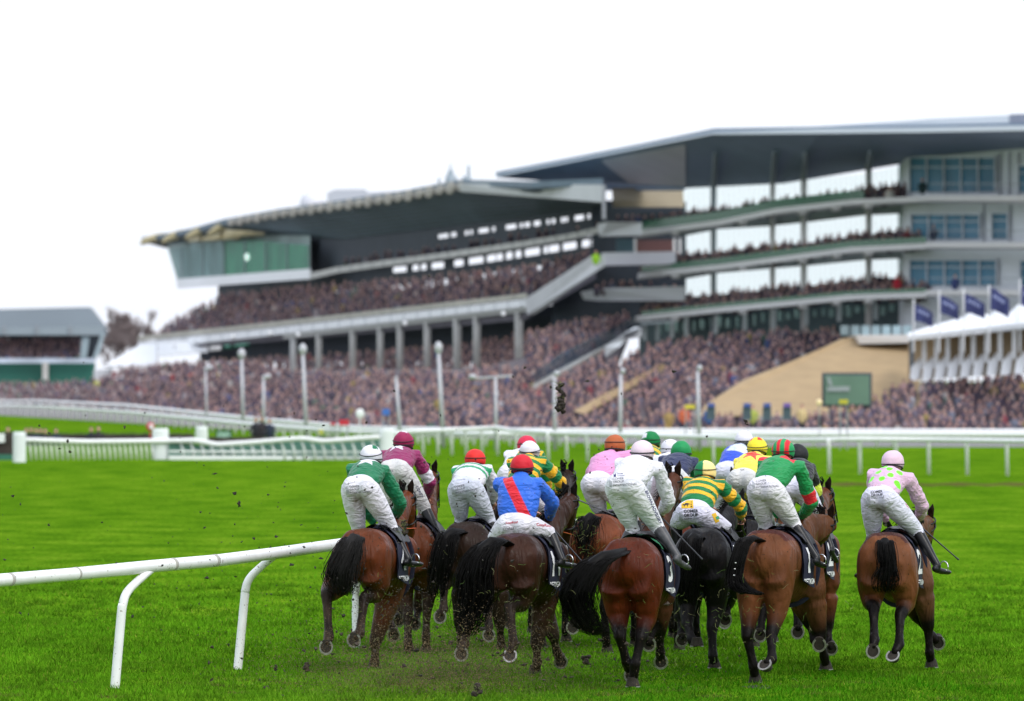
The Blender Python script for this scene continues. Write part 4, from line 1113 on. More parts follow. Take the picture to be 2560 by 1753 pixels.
for (bx, by, sh, arm) in [(285, 1722, [(303, 1540), (307, 1512), (313, 1490), (324, 1473), (340, 1457), (358, 1441)], (378, 1424)), (592, 1674, [(611, 1500), (614, 1475), (619, 1456), (629, 1440), (644, 1425), (662, 1409)], (686, 1390)), (893, 1622, [(889, 1500), (896, 1440), (910, 1400)], (925, 1355))]:
    d = ground_d(by); a = W(bx, by, d); a.z = -.1
    dr = lerp_tab([(p[0], p[2]) for p in rp], arm[0]); k_ = len(sh); pp = [a] + [W(x, y, d + .05 + (dr - d - .05) * (i / k_) ** 2 * .8) for i, (x, y) in enumerate(sh)] + [W(arm[0], arm[1], dr)]
    # smooth bend
    q = []
    for i in range(len(pp) - 1):
        for k in range(5):
            t = k / 5; p0 = pp[max(i - 1, 0)]; p1 = pp[i]; p2 = pp[i + 1]; p3 = pp[min(i + 2, len(pp) - 1)]
            q.append(.5 * ((2 * p1) + (p2 - p0) * t + (2 * p0 - 5 * p1 + 4 * p2 - p3) * t * t + (3 * p1 - p0 - 3 * p2 + p3) * t ** 3))
    q.append(pp[-1])
    g = Geo(); g.tube(q, [.049 - .009 * i / len(q) for i in range(len(q))], seg=14); g.obj('post', M_white_plastic, NR, True)

# infield rail with slanted slats, white padded wings, brush fence
IT = [(64, 1100), (220, 1105), (400, 1103), (490, 1101), (540, 1112), (640, 1106), (755, 1096), (808, 1104), (950, 1093)]
IB = [(0, 1150), (420, 1149), (950, 1150)]
IR = empty('infield_rail', W(64, 1100, ground_d(1150)), 'white infield rail with close slanted slats between padded white wings', 'rail'); IR.location.z = 0
g = Geo(); pts = [W(x, lerp_tab(IT, x), ground_d(lerp_tab(IB, x))) for x in range(64, 956, 20)]; g.tube(pts, [.10] * len(pts), seg=8); g.obj('rail_bar', M_white_plastic, IR, True)
for k in range(24):
    x = 72 + k * 13.2; d = ground_d(lerp_tab(IB, x)) + .1; g = Geo()
    t = W(x, lerp_tab(IT, x), d); b = W(x + 6, 1150, d); b.z = 0
    g.tube([t, t.lerp(b, .4) + Vector((.02, 0, 0)), b], [.045, .05, .05], seg=6, cap=False); g.obj('slat', M_white_plastic, IR, True)
for k in range(21):
    x = 424 + k * 25.2; d = ground_d(lerp_tab(IB, x)) + .1; g = Geo()
    t = W(x, lerp_tab(IT, x) + 2, d); b = W(x + 11, 1150, d); b.z = 0
    g.tube([t, t.lerp(b, .45) + Vector((.06, 0, 0)), b], [.045, .05, .05], seg=6, cap=False); g.obj('slat', M_white_plastic, IR, True)
g = Geo()
d = ground_d(1149.5) + .05
g.strip([(422, 1126, d), (952, 1128, d)], [(422, 1131, d), (952, 1133, d)], .06); g.strip([(422, 1139, d), (952, 1140, d)], [(422, 1150, d), (952, 1151, d)], .08)
g.obj('board', M_white_paint, IR)
g = Geo(); g.strip([(422, 1108, d + .5), (540, 1116, d + .5), (640, 1110, d + .5), (755, 1102, d + .5), (950, 1099, d + .5)], [(422, 1150, d + .5), (540, 1150, d + .5), (640, 1150, d + .5), (755, 1150, d + .5), (950, 1150, d + .5)], .1); g.obj('green_backing', mat('green backing', C(84, 128, 112), .8, noise=(.8, .7, 1.2)), IR)
for (x0, x1, y0, y1, lab) in [(31, 64, 1080, 1156, 'white padded wing post at the left end of the infield rail'), (380, 421, 1071, 1149, 'tall white padded wing post in the middle of the infield rail'), (488, 519, 1066, 1099, 'smaller white padded post farther back beside a green board'), (948, 986, 1071, 1150, 'white padded wing post behind the maroon jockey')]:
    d = ground_d(y1) if y1 > 1120 else ground_d(1118)
    a = W(x0, y0, d); b = W(x1, y1, d); g = Geo()
    w = b.x - a.x; zb = 0 if y1 > 1120 else b.z
    g.tube([(a.x + w / 2, d + .2, zb), (a.x + w / 2, d + .2, a.z - .12), (a.x + w / 2, d + .2, a.z)], [(w / 2, .22), (w / 2, .22), (w / 2 * .9, .18)], up=(0, 1, 0), seg=16, cap=False)
    o = g.obj('wing_post', mat('padded white', C(226, 230, 230), .6, noise=(1.2, .92, 1.02)) if 'padm' not in globals() else padm); padm = o.data.materials[0]
    tag(o, lab, 'wing post', 'white padded wing posts')
M_brush = mat('dark birch brush', C(62, 54, 50), .95, noise=(3, .6, 1.4))
def brush(name, x0, x1, y0, y1, base, lab, thick=1.2, seed=1):
    d = ground_d(base); r = random.Random(seed); g = Geo()
    a = W(x0, y0, d); b = W(x1, y1, d)
    g.box((a.x, d, b.z), (b.x, d + thick, a.z - .08))
    for k in range(int((b.x - a.x) * 26)):
        x = r.uniform(a.x, b.x); y = d + r.uniform(-.06, thick); z = a.z - .1
        g.tube([(x, y, z - .3), (x + r.uniform(-.06, .06), y + r.uniform(-.04, .04), z + r.uniform(.03, .14))], [.018, .008], seg=3, cap=False)
    return tag(g.obj(name, M_brush), lab, 'fence')
brush('brush_fence', 64, 482, 1082, 1110, 1112, 'long dark brush fence seen low behind the infield rail on the left', seed=2)
brush('brush_fence', 516, 948, 1090, 1112, 1113, 'dark brush strip behind the slatted part of the infield rail', seed=3)
bf = brush('brush_fence', -60, 31, 1076, 1150, 1150, 'dark brush jump at the left edge beside a white wing post', seed=4)
g = Geo(); d = ground_d(1150) - .1; g.slab([(-60, 1084, d), (12, 1084, d), (12, 1106, d), (-60, 1110, d)], .06); g.obj('white_board', M_white_paint, bf)
g = Geo(); g.slab([(-60, 1136, d - .1), (31, 1136, d - .1), (31, 1158, d - .1), (-60, 1158, d - .1)], .1); g.obj('green_guard_board', mat('green guard', C(52, 110, 90), .8), bf)
# small boards by the track
def board(name, x0, x1, y0, y1, d, color, label, cat='board', legs=True, frame=None):
    root = empty(name, W((x0 + x1) / 2, y1, d), label, cat)
    g = Geo(); g.slab([(x0, y0, d), (x1, y0, d), (x1, y1, d), (x0, y1, d)], .12); g.obj('panel', mat(name + ' paint', color, .6), root)
    if frame:
        g = Geo()
        for q in ((x0 - 3, y0 - 3, x1 + 3, y0), (x0 - 3, y1, x1 + 3, y1 + 3), (x0 - 3, y0, x0, y1), (x1, y0, x1 + 3, y1)):
            g.slab([(q[0], q[1], d - .05), (q[2], q[1], d - .05), (q[2], q[3], d - .05), (q[0], q[3], d - .05)], .2)
        g.obj('frame', mat(name + ' frame', frame, .6), root)
    if legs:
        g = Geo()
        for x in (x0 + 2, x1 - 2):
            t = W(x, y1, d + .1); g.tube([(t.x, d + .1, 0), t], [.03, .03], seg=6)
        g.obj('leg', M_steel_grey, root)
board('track_board', 543, 576, 1078, 1095, 268, C(150, 190, 165), 'small green framed board on the infield turf', frame=C(40, 84, 60))
board('red_board', 826, 840, 1056, 1063, 262, C(190, 40, 56), 'smaller of two red boards hung at the crowd rail, the left one')
board('red_board', 848, 872, 1049, 1064, 262, C(196, 44, 58), 'larger of two red boards hung at the crowd rail, the right one')
board('blue_sign', 956, 974, 1022, 1038, 262, C(60, 110, 190), 'square blue sign on a post among the front of the lawn crowd', 'sign')
board('yellow_board', 1712, 1738, 1012, 1022, 249, C(214, 196, 60), 'small yellow board in the crowd left of the sandstone wall foot')
board('yellow_board', 2098, 2120, 999, 1010, 250, C(190, 180, 50), 'small yellow board below the big screen')
board('yellow_board', 797, 808, 1074, 1086, 240, C(190, 190, 90), 'small pale yellow panel on the rail left of the maroon jockey')
for x, lab in ((1778, 'left one of the blue-topped booths before the sandstone wall'), (1868, 'second booth with a blue top before the sandstone wall'), (1918, 'third booth with a blue top before the sandstone wall'), (1968, 'violet-topped booth before the sandstone wall')):
    r = empty('betting_booth', W(x, 1040, 253), lab, 'booth', 'booths in front of the sandstone wall')
    g = Geo(); g.slab([(x - 9, 1008, 253), (x + 9, 1008, 253), (x + 9, 1018, 253), (x - 9, 1018, 253)], .3); g.obj('sign_panel', mat('booth top', C(70, 90, 160) if x < 1960 else C(120, 90, 170), .6), r)
    g = Geo(); g.slab([(x - 10, 1018, 253.1), (x + 10, 1018, 253.1), (x + 10, 1050, 253.1), (x - 10, 1050, 253.1)], .6); g.obj('booth_body', mat('booth body', C(76, 92, 104), .7, noise=(2, .7, 1.3)), r)
g = Geo(); p = W(2048, 1006, 251); g.ell(p, [(.13, 0, 0), (0, .13, 0), (0, 0, .13)], 12, 8); tag(g.obj('globe_lamp', mat('globe lamp', C(225, 205, 160), .4, emit=(C(240, 210, 150), .25))), 'round pale yellow globe lamp on a stem left of the big screen', 'lamp')
g = Geo(); g.tube([p - Vector((0, 0, .12)), (p.x, p.y, 0)], [.02, .025], seg=6); g.obj('stem', M_steel_grey, bpy.data.objects['globe_lamp'])
g = Geo(); p = W(376, 1067, 268); g.ell(p, [(.2, 0, 0), (0, .05, 0), (0, 0, .2)], 14, 8); g.tube([p, (p.x, p.y, 0)], [.03, .03], seg=6); md = g.obj('course_marker', mat('marker red', C(200, 50, 66), .5)); tag(md, 'round red and white course marker above the middle wing post', 'marker')
g = Geo(); p = W(378, 1067, 267.9); g.ell(p, [(.10, 0, 0), (0, .03, 0), (0, 0, .12)], 12, 6); g.obj('marker_centre', M_white_paint, md)
g = Geo(); p = W(900, 1034, 262); g.ell(p, [(.2, 0, 0), (0, .06, 0), (0, 0, .22)], 14, 8); g.tube([p, (p.x, p.y, 0)], [.03, .03], seg=6); tag(g.obj('round_sign', M_white_paint), 'round white sign on a post at the front of the lawn crowd', 'sign')

for k, (px, py, dd, lab) in enumerate([(640, 1050, 285, 'dark-clothed person, left one of a pair at the rail gap'), (654, 1048, 285, 'dark-clothed person, right one of a pair at the rail gap'), (674, 1053, 285, 'dark-clothed person alone at the rail, right of a crouching pair'),
        (228, 1074, 268, 'left one of two dark figures crouching on the infield turf'), (246, 1072, 268, 'right one of two dark figures crouching on the infield turf'), (140, 1078, 268, 'dark figure alone on the infield left of a pair'),
        (66, 1076, 268, 'leftmost dark-coated person in the infield group'), (78, 1075, 269, 'second person from the left in the infield group'), (90, 1077, 268, 'person in a navy coat inside the infield group'), (101, 1077, 269, 'fourth person from the left in the infield group'), (113, 1078, 268, 'rightmost person in the infield group'), (20, 1074, 268, 'dark figure by the brush fence at the left edge')]):
    spectator(px, py, dd, [C(36, 36, 44), C(50, 44, 50), C(40, 48, 66)][k % 3], lab, grp='people crouching on the infield', low=True)

# lamp posts along the crowd
LPT = [(514, 922, 517, 6, 'arm', 'slender lamp post leaning left with a small arm, leftmost of the lamp posts'), (604, 893, 608, 9, 'drum', 'tall lamp post with a drum head at the left, short of the stand columns'), (659, 944, 659, 8, 'arm', 'short lamp post with a small side head between two tall drum-headed posts'), (757, 882, 765, 10, 'drum', 'tall drum-headed lamp post beside the first stand columns'), (990, 945, 1001, 9, 'none', 'plain white pole below the middle stand columns'), (1096, 880, 1107, 11, 'drum', 'tall drum-headed lamp post, rightmost of the drum-headed ones'), (1239, 945, 1240, 9, 'bar', 'white pole carrying a long horizontal bar near the stair foot'), (1386, 942, 1387, 10, 'ball', 'white pole with a small ball head beside the flying clod'), (1552, 936, 1551, 10, 'ball', 'white pole with a ball head before the low sandstone wall'), (1744, 928, 1748, 10, 'ball', 'white pole with a ball head at the left end of the large sandstone wall')]
M_pole = mat('pole white', C(186, 186, 192), .5, noise=(.8, .92, 1.02))
for (xt, yt, xb, w, head, lab) in LPT:
    d = lerp_tab([(0, 540), (300, 420), (640, 325), (900, 276), (1200, 250), (2600, 244)], xb)
    s = d / FPX; t = W(xt, yt, d); b = W(xb, 1060, d); b.x += (b.x - t.x) * .2; b.z = 0
    r = empty('lamp_post', b, lab, 'lamp post', 'lamp posts along the crowd rail')
    g = Geo(); g.tube([b, t], [w / 2 * s * 1.1, w / 2 * s * .85], seg=10, cap=False); g.obj('pole', M_pole, r, True)
    g = Geo()
    if head == 'drum':
        g.tube([t + Vector((0, 0, -.05)), t + Vector((0, 0, .02)), t + Vector((0, 0, .30)), t + Vector((0, 0, .36))], [5 * s, 9 * s, 10 * s, 7 * s], seg=14)
    elif head == 'arm': g.tube([t, t + Vector((13 * s, 0, 4 * s))], [5 * s, 6 * s], seg=8)
    elif head == 'ball': g.ell(t + Vector((5 * s, 0, 8 * s)), [(7 * s, 0, 0), (0, 7 * s, 0), (0, 0, 8 * s)], 10, 7)
    elif head == 'bar': g.tube([t + Vector((-62 * s, 0, -2 * s)), t + Vector((0, 0, 2 * s)), t + Vector((40 * s, 0, 5 * s))], [2.6 * s] * 3, seg=8); g.ell(t + Vector((-58 * s, 0, 3 * s)), [(10 * s, 0, 0), (0, 8 * s, 0), (0, 0, 7 * s)], 10, 6)
    else: g.ell(t, [(5 * s, 0, 0), (0, 5 * s, 0), (0, 0, 4 * s)], 8, 6)
    g.obj('lamp_head', M_pole, r, True)
# round lamps along the front beam of the long stand
for (x, y) in [(582, 842), (675, 834), (745, 838), (1012, 809), (1258, 785)]:
    d = D_old(x) - 2.2; rr = 6 * d / FPX; g = Geo(); g.ell(W(x, y, d), [(rr, 0, 0), (0, rr, 0), (0, 0, rr)], 10, 6); g.obj('beam_lamp', M_white_paint, OS, True)
# ------------------------------------------------------------------ horses
Z = Vector((0, 0, 1))
def coat_mat(name, rough=.42):
    m = mat(name, attr=True, rough=rough, spec=.10, noise=(4, .70, 1.20), bump=(42, .22, .012))
    t = m.node_tree; p = t.nodes['Principled BSDF']
    tc = t.nodes.new('ShaderNodeTexCoord'); n = t.nodes.new('ShaderNodeTexNoise'); n.inputs['Scale'].default_value = 34; n.inputs['Detail'].default_value = 3
    r = t.nodes.new('ShaderNodeMapRange'); r.inputs[1].default_value = .665; r.inputs[2].default_value = .70
    x = t.nodes.new('ShaderNodeMix'); x.data_type = 'RGBA'
    t.links.new(tc.outputs['Object'], n.inputs['Vector']); t.links.new(n.outputs['Fac'], r.inputs[0]); t.links.new(r.outputs[0], x.inputs[0])
    old = p.inputs['Base Color'].links[0].from_socket
    t.links.new(old, x.inputs[6]); x.inputs[7].default_value = (.028, .018, .010, 1)      # flecks of thrown mud
    t.links.new(x.outputs[2], p.inputs['Base Color'])
    n2 = t.nodes.new('ShaderNodeTexNoise'); n2.inputs['Scale'].default_value = 5.5; n2.inputs['Detail'].default_value = 3        # sweat makes the coat glossier in places
    r2 = t.nodes.new('ShaderNodeMapRange'); r2.inputs[1].default_value = .35; r2.inputs[2].default_value = .65; r2.inputs[3].default_value = .34; r2.inputs[4].default_value = .62
    t.links.new(tc.outputs['Object'], n2.inputs['Vector']); t.links.new(n2.outputs['Fac'], r2.inputs[0]); t.links.new(r2.outputs[0], p.inputs['Roughness'])
    b0 = p.inputs['Normal'].links[0].from_node                                             # muscle relief under the fine hair relief
    n3 = t.nodes.new('ShaderNodeTexNoise'); n3.inputs['Scale'].default_value = 4.2; n3.inputs['Detail'].default_value = 2; n3.inputs['Distortion'].default_value = .8
    mp = t.nodes.new('ShaderNodeMapping'); mp.inputs['Scale'].default_value = (1.6, 1.0, .55)
    b3 = t.nodes.new('ShaderNodeBump'); b3.inputs['Strength'].default_value = .7; b3.inputs['Distance'].default_value = .09
    t.links.new(tc.outputs['Object'], mp.inputs[0]); t.links.new(mp.outputs[0], n3.inputs['Vector']); t.links.new(n3.outputs['Fac'], b3.inputs['Height'])
    t.links.new(b3.outputs[0], b0.inputs['Normal'])
    return m
M_coat = coat_mat('horse coat')
M_hair = mat('black horse hair', (.0065, .006, .006), .5, spec=.08)
M_hair_grey = mat('muddied dark hair', (.017, .016, .0155), .6, spec=.1)
M_hoof = mat('horn and mud', (.022, .016, .011), .8, noise=(30, .6, 1.4))
M_shoe = mat('worn steel shoe', (.42, .40, .38), .45, metal=.6, noise=(40, .55, 1.05))
M_leather = mat('black leather', (.008, .0075, .008), .42, spec=.25, noise=(20, .8, 1.3))
M_cloth = mat('navy number cloth', C(14, 18, 46), .75, noise=(8, .8, 1.15), bump=(40, .2, .004))
M_white_mark = mat('white lettering', (.74, .74, .76), .7)
M_rein_orange = mat('orange rein rubber', C(214, 88, 36), .6)
M_rein = mat('dark rein', (.03, .022, .018), .6)
M_steel = mat('bright steel', (.62, .62, .64), .25, metal=.9)

SEC = [(.05, 1.29, .13, .20), (.14, 1.29, .215, .265), (.33, 1.30, .275, .30), (.55, 1.31, .265, .28), (.75, 1.29, .235, .28), (.95, 1.23, .255, .33), (1.2, 1.18, .275, .39), (1.42, 1.19, .265, .42), (1.60, 1.22, .22, .35), (1.74, 1.25, .14, .22)]
def sec_at(y):
    ys = [s[0] for s in SEC]
    return [float(np.interp(y, ys, [s[k] for s in SEC])) for k in (1, 2, 3)]

def ik(a, b, l1, l2, pole):
    ab = b - a; L = max(ab.length, 1e-4)
    k = 1.0
    if L > (l1 + l2) * .985: k = L / ((l1 + l2) * .985)
    l1 *= k; l2 *= k
    x = (l1 * l1 - l2 * l2 + L * L) / (2 * L); h = math.sqrt(max(l1 * l1 - x * x, 0))
    n = ab / L; p = (pole - n * pole.dot(n)); p.normalize()
    return a + n * x + p * h

def tail_strands(name, path, radii, n, mat_, parent, seed, tipr=.0022, frizz=.02, spread=1.0, core=True):
    """hair tail along a path of world points; radii = half width at each point"""
    r = random.Random(seed); path = [Vector(p) for p in path]
    def at(t):
        f = t * (len(path) - 1); i = min(int(f), len(path) - 2); u = f - i
        p0 = path[max(i-1, 0)]; p1 = path[i]; p2 = path[i+1]; p3 = path[min(i+2, len(path)-1)]
        p = .5 * ((2*p1) + (p2-p0)*u + (2*p0-5*p1+4*p2-p3)*u*u + (3*p1-p0-3*p2+p3)*u**3)
        return p, radii[i] + (radii[i+1] - radii[i]) * u
    g = Geo()
    if core:
        ts = [k / 10 for k in range(0, 9)]
        g.tube([at(t)[0] for t in ts], [(at(t)[1] * .55, at(t)[1] * .45) for t in ts[:-1]] + [(.012, .012)], up=(0, 1, .1), seg=10)
    for k in range(n):
        a = r.uniform(0, 2 * math.pi); q = math.sqrt(r.random()); L = r.uniform(.62, 1.0)
        ox, oy = math.cos(a) * q, math.sin(a) * q
        ph = r.uniform(0, 6); wv = r.uniform(.4, 1.5); pts = []; stray = 1.0
        if r.random() < .2: stray = r.uniform(1.15, 1.6); wv *= 2.4; L = 1.0
        for j in range(9):
            t = L * j / 8; p, rad = at(t)
            w = rad * (1.0 + .25 * t * spread) * (1 + (stray - 1) * t)
            p = p + Vector((ox * w * 1.05 + frizz * t * wv * math.sin(ph + t * 6), oy * w * .6 + frizz * t * math.cos(ph + t * 5), oy * w * .12 + frizz * .6 * t * math.sin(ph * 2 + t * 4)))
            pts.append(p)
        g.tube(pts, [.0048 - (.0048 - tipr) * j / 8 for j in range(9)], seg=3, cap=False)
    return g.obj(name, mat_, parent, True)

def text_mesh(s, bold=0.0, serif=False):
    cu = bpy.data.curves.new('t', 'FONT'); cu.body = s; cu.align_x = 'LEFT'; cu.offset = bold; cu.resolution_u = 3
    o = bpy.data.objects.new('t', cu); tmp_scene.collection.objects.link(o)
    vl = tmp_scene.view_layers[0]; vl.update()
    me = bpy.data.meshes.new_from_object(o.evaluated_get(vl.depsgraph))
    bpy.data.objects.remove(o); bpy.data.curves.remove(cu)
    bm = bmesh.new(); bm.from_mesh(me)
    bmesh.ops.triangulate(bm, faces=bm.faces)
    for _ in range(2):
        ed = [e for e in bm.edges if e.calc_length() > .22]
        if ed: bmesh.ops.subdivide_edges(bm, edges=ed, cuts=1)
    bmesh.ops.triangulate(bm, faces=bm.faces)
    V = [(v.co.x, v.co.y) for v in bm.verts]; bm.verts.index_update()
    F = [[v.index for v in f.verts] for f in bm.faces]; bm.free(); bpy.data.meshes.remove(me)
    return V, F
def rect2d(w, h, nx=6, ny=4):
    V = [(w * i / nx, h * j / ny) for j in range(ny + 1) for i in range(nx + 1)]
    return V, [[j*(nx+1)+i, j*(nx+1)+i+1, (j+1)*(nx+1)+i+1, (j+1)*(nx+1)+i] for j in range(ny) for i in range(nx)]

def decal(vf, place, bvh, mat_, parent, name, off=.004):
    """lay flat artwork on a surface: place(u, v) gives a ray (origin, direction)"""
    V, F = vf; P = []
    for u, v in V:
        o, dr = place(u, v); h = bvh.ray_cast(o, dr)
        P.append(None if h[0] is None else h[0] - dr * off)
    keep = [f for f in F if all(P[i] is not None for i in f)]
    keep = [f for f in keep if max((P[f[i]] - P[f[i-1]]).length for i in range(len(f))) < .12]
    if not keep: return None
    used = sorted(set(i for f in keep for i in f)); mp = {i: k for k, i in enumerate(used)}
    g = Geo(); g.add([P[i] for i in used], [[mp[i] for i in f] for f in keep])
    return g.obj(name, mat_, parent)
def px_place(px, py, size, rot=0.0, skew=0.0):
    """artwork unit = size pixels, origin at (px, py), v up"""
    c, s = math.cos(R(rot)), math.sin(R(rot))
    def f(u, v):
        x = px + (u * c - v * s) * size; y = py - (u * s + v * c + skew * u) * size
        a = Vector((0, 0, CAM_H)); return a, (W(x, y, 60) - a).normalized()
    return f
def bvh_of(o):
    me = o.data; mw = Matrix.Identity(4)
    p = o.parent
    while p is not None:
        mw = Matrix.LocRotScale(p.location, p.rotation_euler, None) @ mw
        p = p.parent
    return BVHTree.FromPolygons([mw @ v.co for v in me.vertices], [tuple(q.vertices) for q in me.polygons])

def make_hoof(parent, p, n, t, name='hoof', shoe=True):
    n = Vector(n).normalized(); t = Vector(t); t = (t - n * t.dot(n)).normalized(); s = n.cross(t)
    g = Geo(); k = 16; V = []
    for c_, a, b in ((p - n * .09 - t * .028, .049, .052), (p - n * .05 - t * .012, .061, .065), (p, .075, .082)):
        for i in range(k):
            an = 2 * math.pi * i / k; V.append(c_ + s * math.cos(an) * a + t * math.sin(an) * b)
    F = [(j*k+i, j*k+(i+1) % k, (j+1)*k+(i+1) % k, (j+1)*k+i) for j in range(2) for i in range(k)] + [tuple(range(k-1, -1, -1)), tuple(2*k+i for i in range(k))]
    g.add(V, F); h = g.obj(name, M_hoof, parent)
    if shoe:
        g = Geo(); V = []; m = 20
        for i in range(m + 1):
            an = R(90) + R(-142 + 284 * i / m)
            for rr, dn in ((1.02, 0.001), (1.02, .011), (.78, .011), (.78, .001)):
                V.append(p + n * dn + s * math.cos(an) * .074 * rr + t * math.sin(an) * .081 * rr)
        F = [(i*4+q, i*4+(q+1) % 4, (i+1)*4+(q+1) % 4, (i+1)*4+q) for i in range(m) for q in range(4)] + [(3, 2, 1, 0), (m*4, m*4+1, m*4+2, m*4+3)]
        g.add(V, F); g.obj('horseshoe', M_shoe, h)

BACK_SOLE = ((0, -1, -.12), (0, .05, -1))
def horse(h):
    d = h['d']; yaw = R(h.get('yaw', 12)); Fv = Vector((math.sin(yaw), math.cos(yaw), 0)); Rv = Vector((math.cos(yaw), -math.sin(yaw), 0))
    base = W(h['px'], HORIZON, d); O = Vector((base.x, d, 0))
    dz = W(h['px'], h['ytop'], d + .3).z - 1.60
    near = h.get('near', False)
    root = empty('racehorse', O, h['label'], 'horse', 'racehorses in the bunch')
    def L(x, y, z): return O + Rv * x + Fv * y + Z * (z + dz)
    def P(j):
        if abs(j[0]) < 10 and abs(j[1]) < 10: return O + Rv * j[0] + Fv * j[1] + Z * j[2]
        return W(j[0], j[1], d + (j[2] if len(j) > 2 else 0))
    g = Geo()
    bw = h.get('bw', 1.0)
    g.tube([L(0, y, zc) for y, zc, a, b in SEC], [(a * bw, b) for y, zc, a, b in SEC], seg=20)
    legs = {}
    DEF = dict(lh=[(-.12, -.08, .62), (-.13, -.34, .38), (-.13, -.42, .33)], rh=[(.12, .12, .55), (.12, .2, .15), (.12, .26, .02)],
               lf=[(-.12, 1.75, .72), (-.12, 1.52, .56), (-.12, 1.46, .47)], rf=[(.13, 1.60, .52), (.13, 1.62, .16), (.13, 1.68, .02)])
    blacks = []
    for k in ('lh', 'rh', 'lf', 'rf'):
        sg = -1 if k[0] == 'l' else 1
        A, B, Cc = [P(q) for q in h.get(k, DEF[k])][:3]
        if k[1] == 'h':
            hip = L(sg * .135, .34, 1.30); st = ik(hip, A, .44, .46, Fv + Rv * sg * .25)
            sk = h.get('thigh', 1.0)
            lA = max(-.36, min(.36, (A - O).dot(Rv))); p1 = L(sg * .150 * .75 + .25 * lA, .25, 1.24); p2 = L(sg * .155 * .45 + .55 * lA, .16, 1.02).lerp(st, .38); p3 = st.lerp(A, .42) * .75 + p2.lerp(A, .5) * .25
            g.tube([L(sg * .10, .26, 1.46), L(sg * .135, .26, 1.36), p1, p1.lerp(p2, .55), p2, p2.lerp(p3, .6), p3, p3.lerp(A, .5), A],
                   [(.14, .17), (.175 * sk, .235), (.186 * sk, .25), (.176 * sk, .225), (.156, .19), (.128, .15), (.106, .122), (.080, .09), (.066, .076)], up=Fv, seg=20)
            g.tube([L(sg * .09, .14, 1.40), L(sg * .115, .085, 1.25), L(sg * .135, .085, 1.08), p2 - Fv * .05], [.08, .125, .135, .105], seg=14)
            g.tube([A - (B - A).normalized() * .04, A, A.lerp(B, .16), A.lerp(B, .5), A.lerp(B, .82), B], [(.052, .066), (.066, .076), (.056, .062), (.048, .052), (.050, .055), (.062, .066)], up=Fv, seg=12)
            blacks += [(st.lerp(A, .30), A, .15, 0.0), (A, B, .12, 1.0), (B, Cc, .12, 1.0)]
        else:
            sh = L(sg * .15, 1.50, 1.34); el = ik(sh, A, .40, .46, -Fv + Rv * sg * .2)
            g.tube([sh, el], [.16, .15], seg=12)
            g.tube([sh.lerp(el, .6), el, el.lerp(A, .3), el.lerp(A, .75), A], [.15, .150, .132, .092, .074], seg=14)
            g.tube([A, A.lerp(B, .2), A.lerp(B, .5), A.lerp(B, .85), B], [.070, .054, .047, .049, .060], seg=10)
            blacks += [(el.lerp(A, .35), A, .14, 0.0), (A, B, .12, 1.0), (B, Cc, .12, 1.0)]
        g.tube([B, B.lerp(Cc, .6)], [.058, .052], seg=10)
        legs[k] = (A, B, Cc)
    poll = P(h['poll']) if 'poll' in h else L(0.0, 2.22, 1.80)
    muz = P(h['muzzle']) if 'muzzle' in h else poll + Fv * .36 - Z * .42
    nb = L(0, 1.50, 1.40)
    crest = (nb - poll).normalized()
    g.tube([L(0, 1.42, 1.30), nb, nb.lerp(poll, .5) + Z * .03, poll - Z * .05], [(.19, .30), (.15, .25), (.10, .19), (.078, .12)], seg=16)
    hd = (muz - poll); hn = hd.normalized()
    g.tube([poll - Z * .02, poll.lerp(muz, .3) - Z * .02, poll.lerp(muz, .7), muz], [(.092, .10), (.095, .135), (.062, .085), (.055, .062)], up=(0, .3, 1), seg=14)
    ebase = poll + Z * .06
    me = fuse(g, .017 if near else .024, 9 if near else 5)
    V0 = co(me); z0 = V0[:, 2] - dz; y0 = (V0 - np.array(O)) @ np.array(Fv)
    relax(me, np.clip((z0 - .92) / .22, 0, 1) * np.clip((1.9 - y0) / .3, 0, 1), 22 if near else 12)
    # coat colours: body colour, black points, clipped saddle patch
    V = co(me); nV = len(V)
    cb = np.array(h['coat']); cc = np.tile(cb, (nV, 1))
    cc *= (1 + .10 * hash3(V, 5.0))[:, None]
    lx = (V - np.array(O)) @ np.array(Rv); ly = (V - np.array(O)) @ np.array(Fv); lz = V[:, 2] - dz
    if 'flank' in h:
        w_ = np.clip((ly - .45) / .5, 0, 1)[:, None]; cc = cc * (1 - w_) + np.array(h['flank']) * w_
    if h.get('clip'):
        edge = 1.465 + .015 * np.sin(ly * 5)
        mk = ((lz > edge) & (ly > .16) & (ly < 1.5)).astype(float)[:, None]
        cc = cc * (1 - mk) + np.array(h['clip']) * mk
    bk = np.array(h.get('points', (.005, .0035, .003)))
    for a, b, rad, f0 in blacks:
        ds, t = seg_t(V, a, b)
        f = np.clip(f0 + (1 - f0) * np.clip((t - .15) / .7, 0, 1), 0, 1) * np.clip((rad - ds) / (rad * .25), 0, 1)
        cc = cc * (1 - f[:, None]) + bk * f[:, None]
    if h.get('mud'):
        f = np.clip((1.15 - V[:, 2]) / .5, 0, 1) * h['mud'] * (.6 + .4 * hash3(V, 14.0)); f = np.clip(f, 0, 1)[:, None]
        cc = cc * (1 - f) + np.array((.060, .038, .024)) * f
    paint(me, np.clip(cc, 0, 1))
    body = link_mesh('body', me, M_coat, root)
    # ears
    eh = Rv * 1.0
    for sg in (-1, 1):
        g = Geo(); b0 = ebase + Rv * sg * .048; tip = b0 + Z * .125 - Fv * .02 + Rv * sg * .025
        g.tube([b0 - Z * .03, b0 + Z * .05, b0.lerp(tip, .65), tip], [(.030, .022), (.038, .025), (.026, .018), (.004, .004)], up=(0, 1, 0), seg=8)
        me = g.mesh('ear', True); paint(me, np.tile(cb * .06 + bk * .94, (len(g.v), 1))); link_mesh('ear', me, M_coat, root)
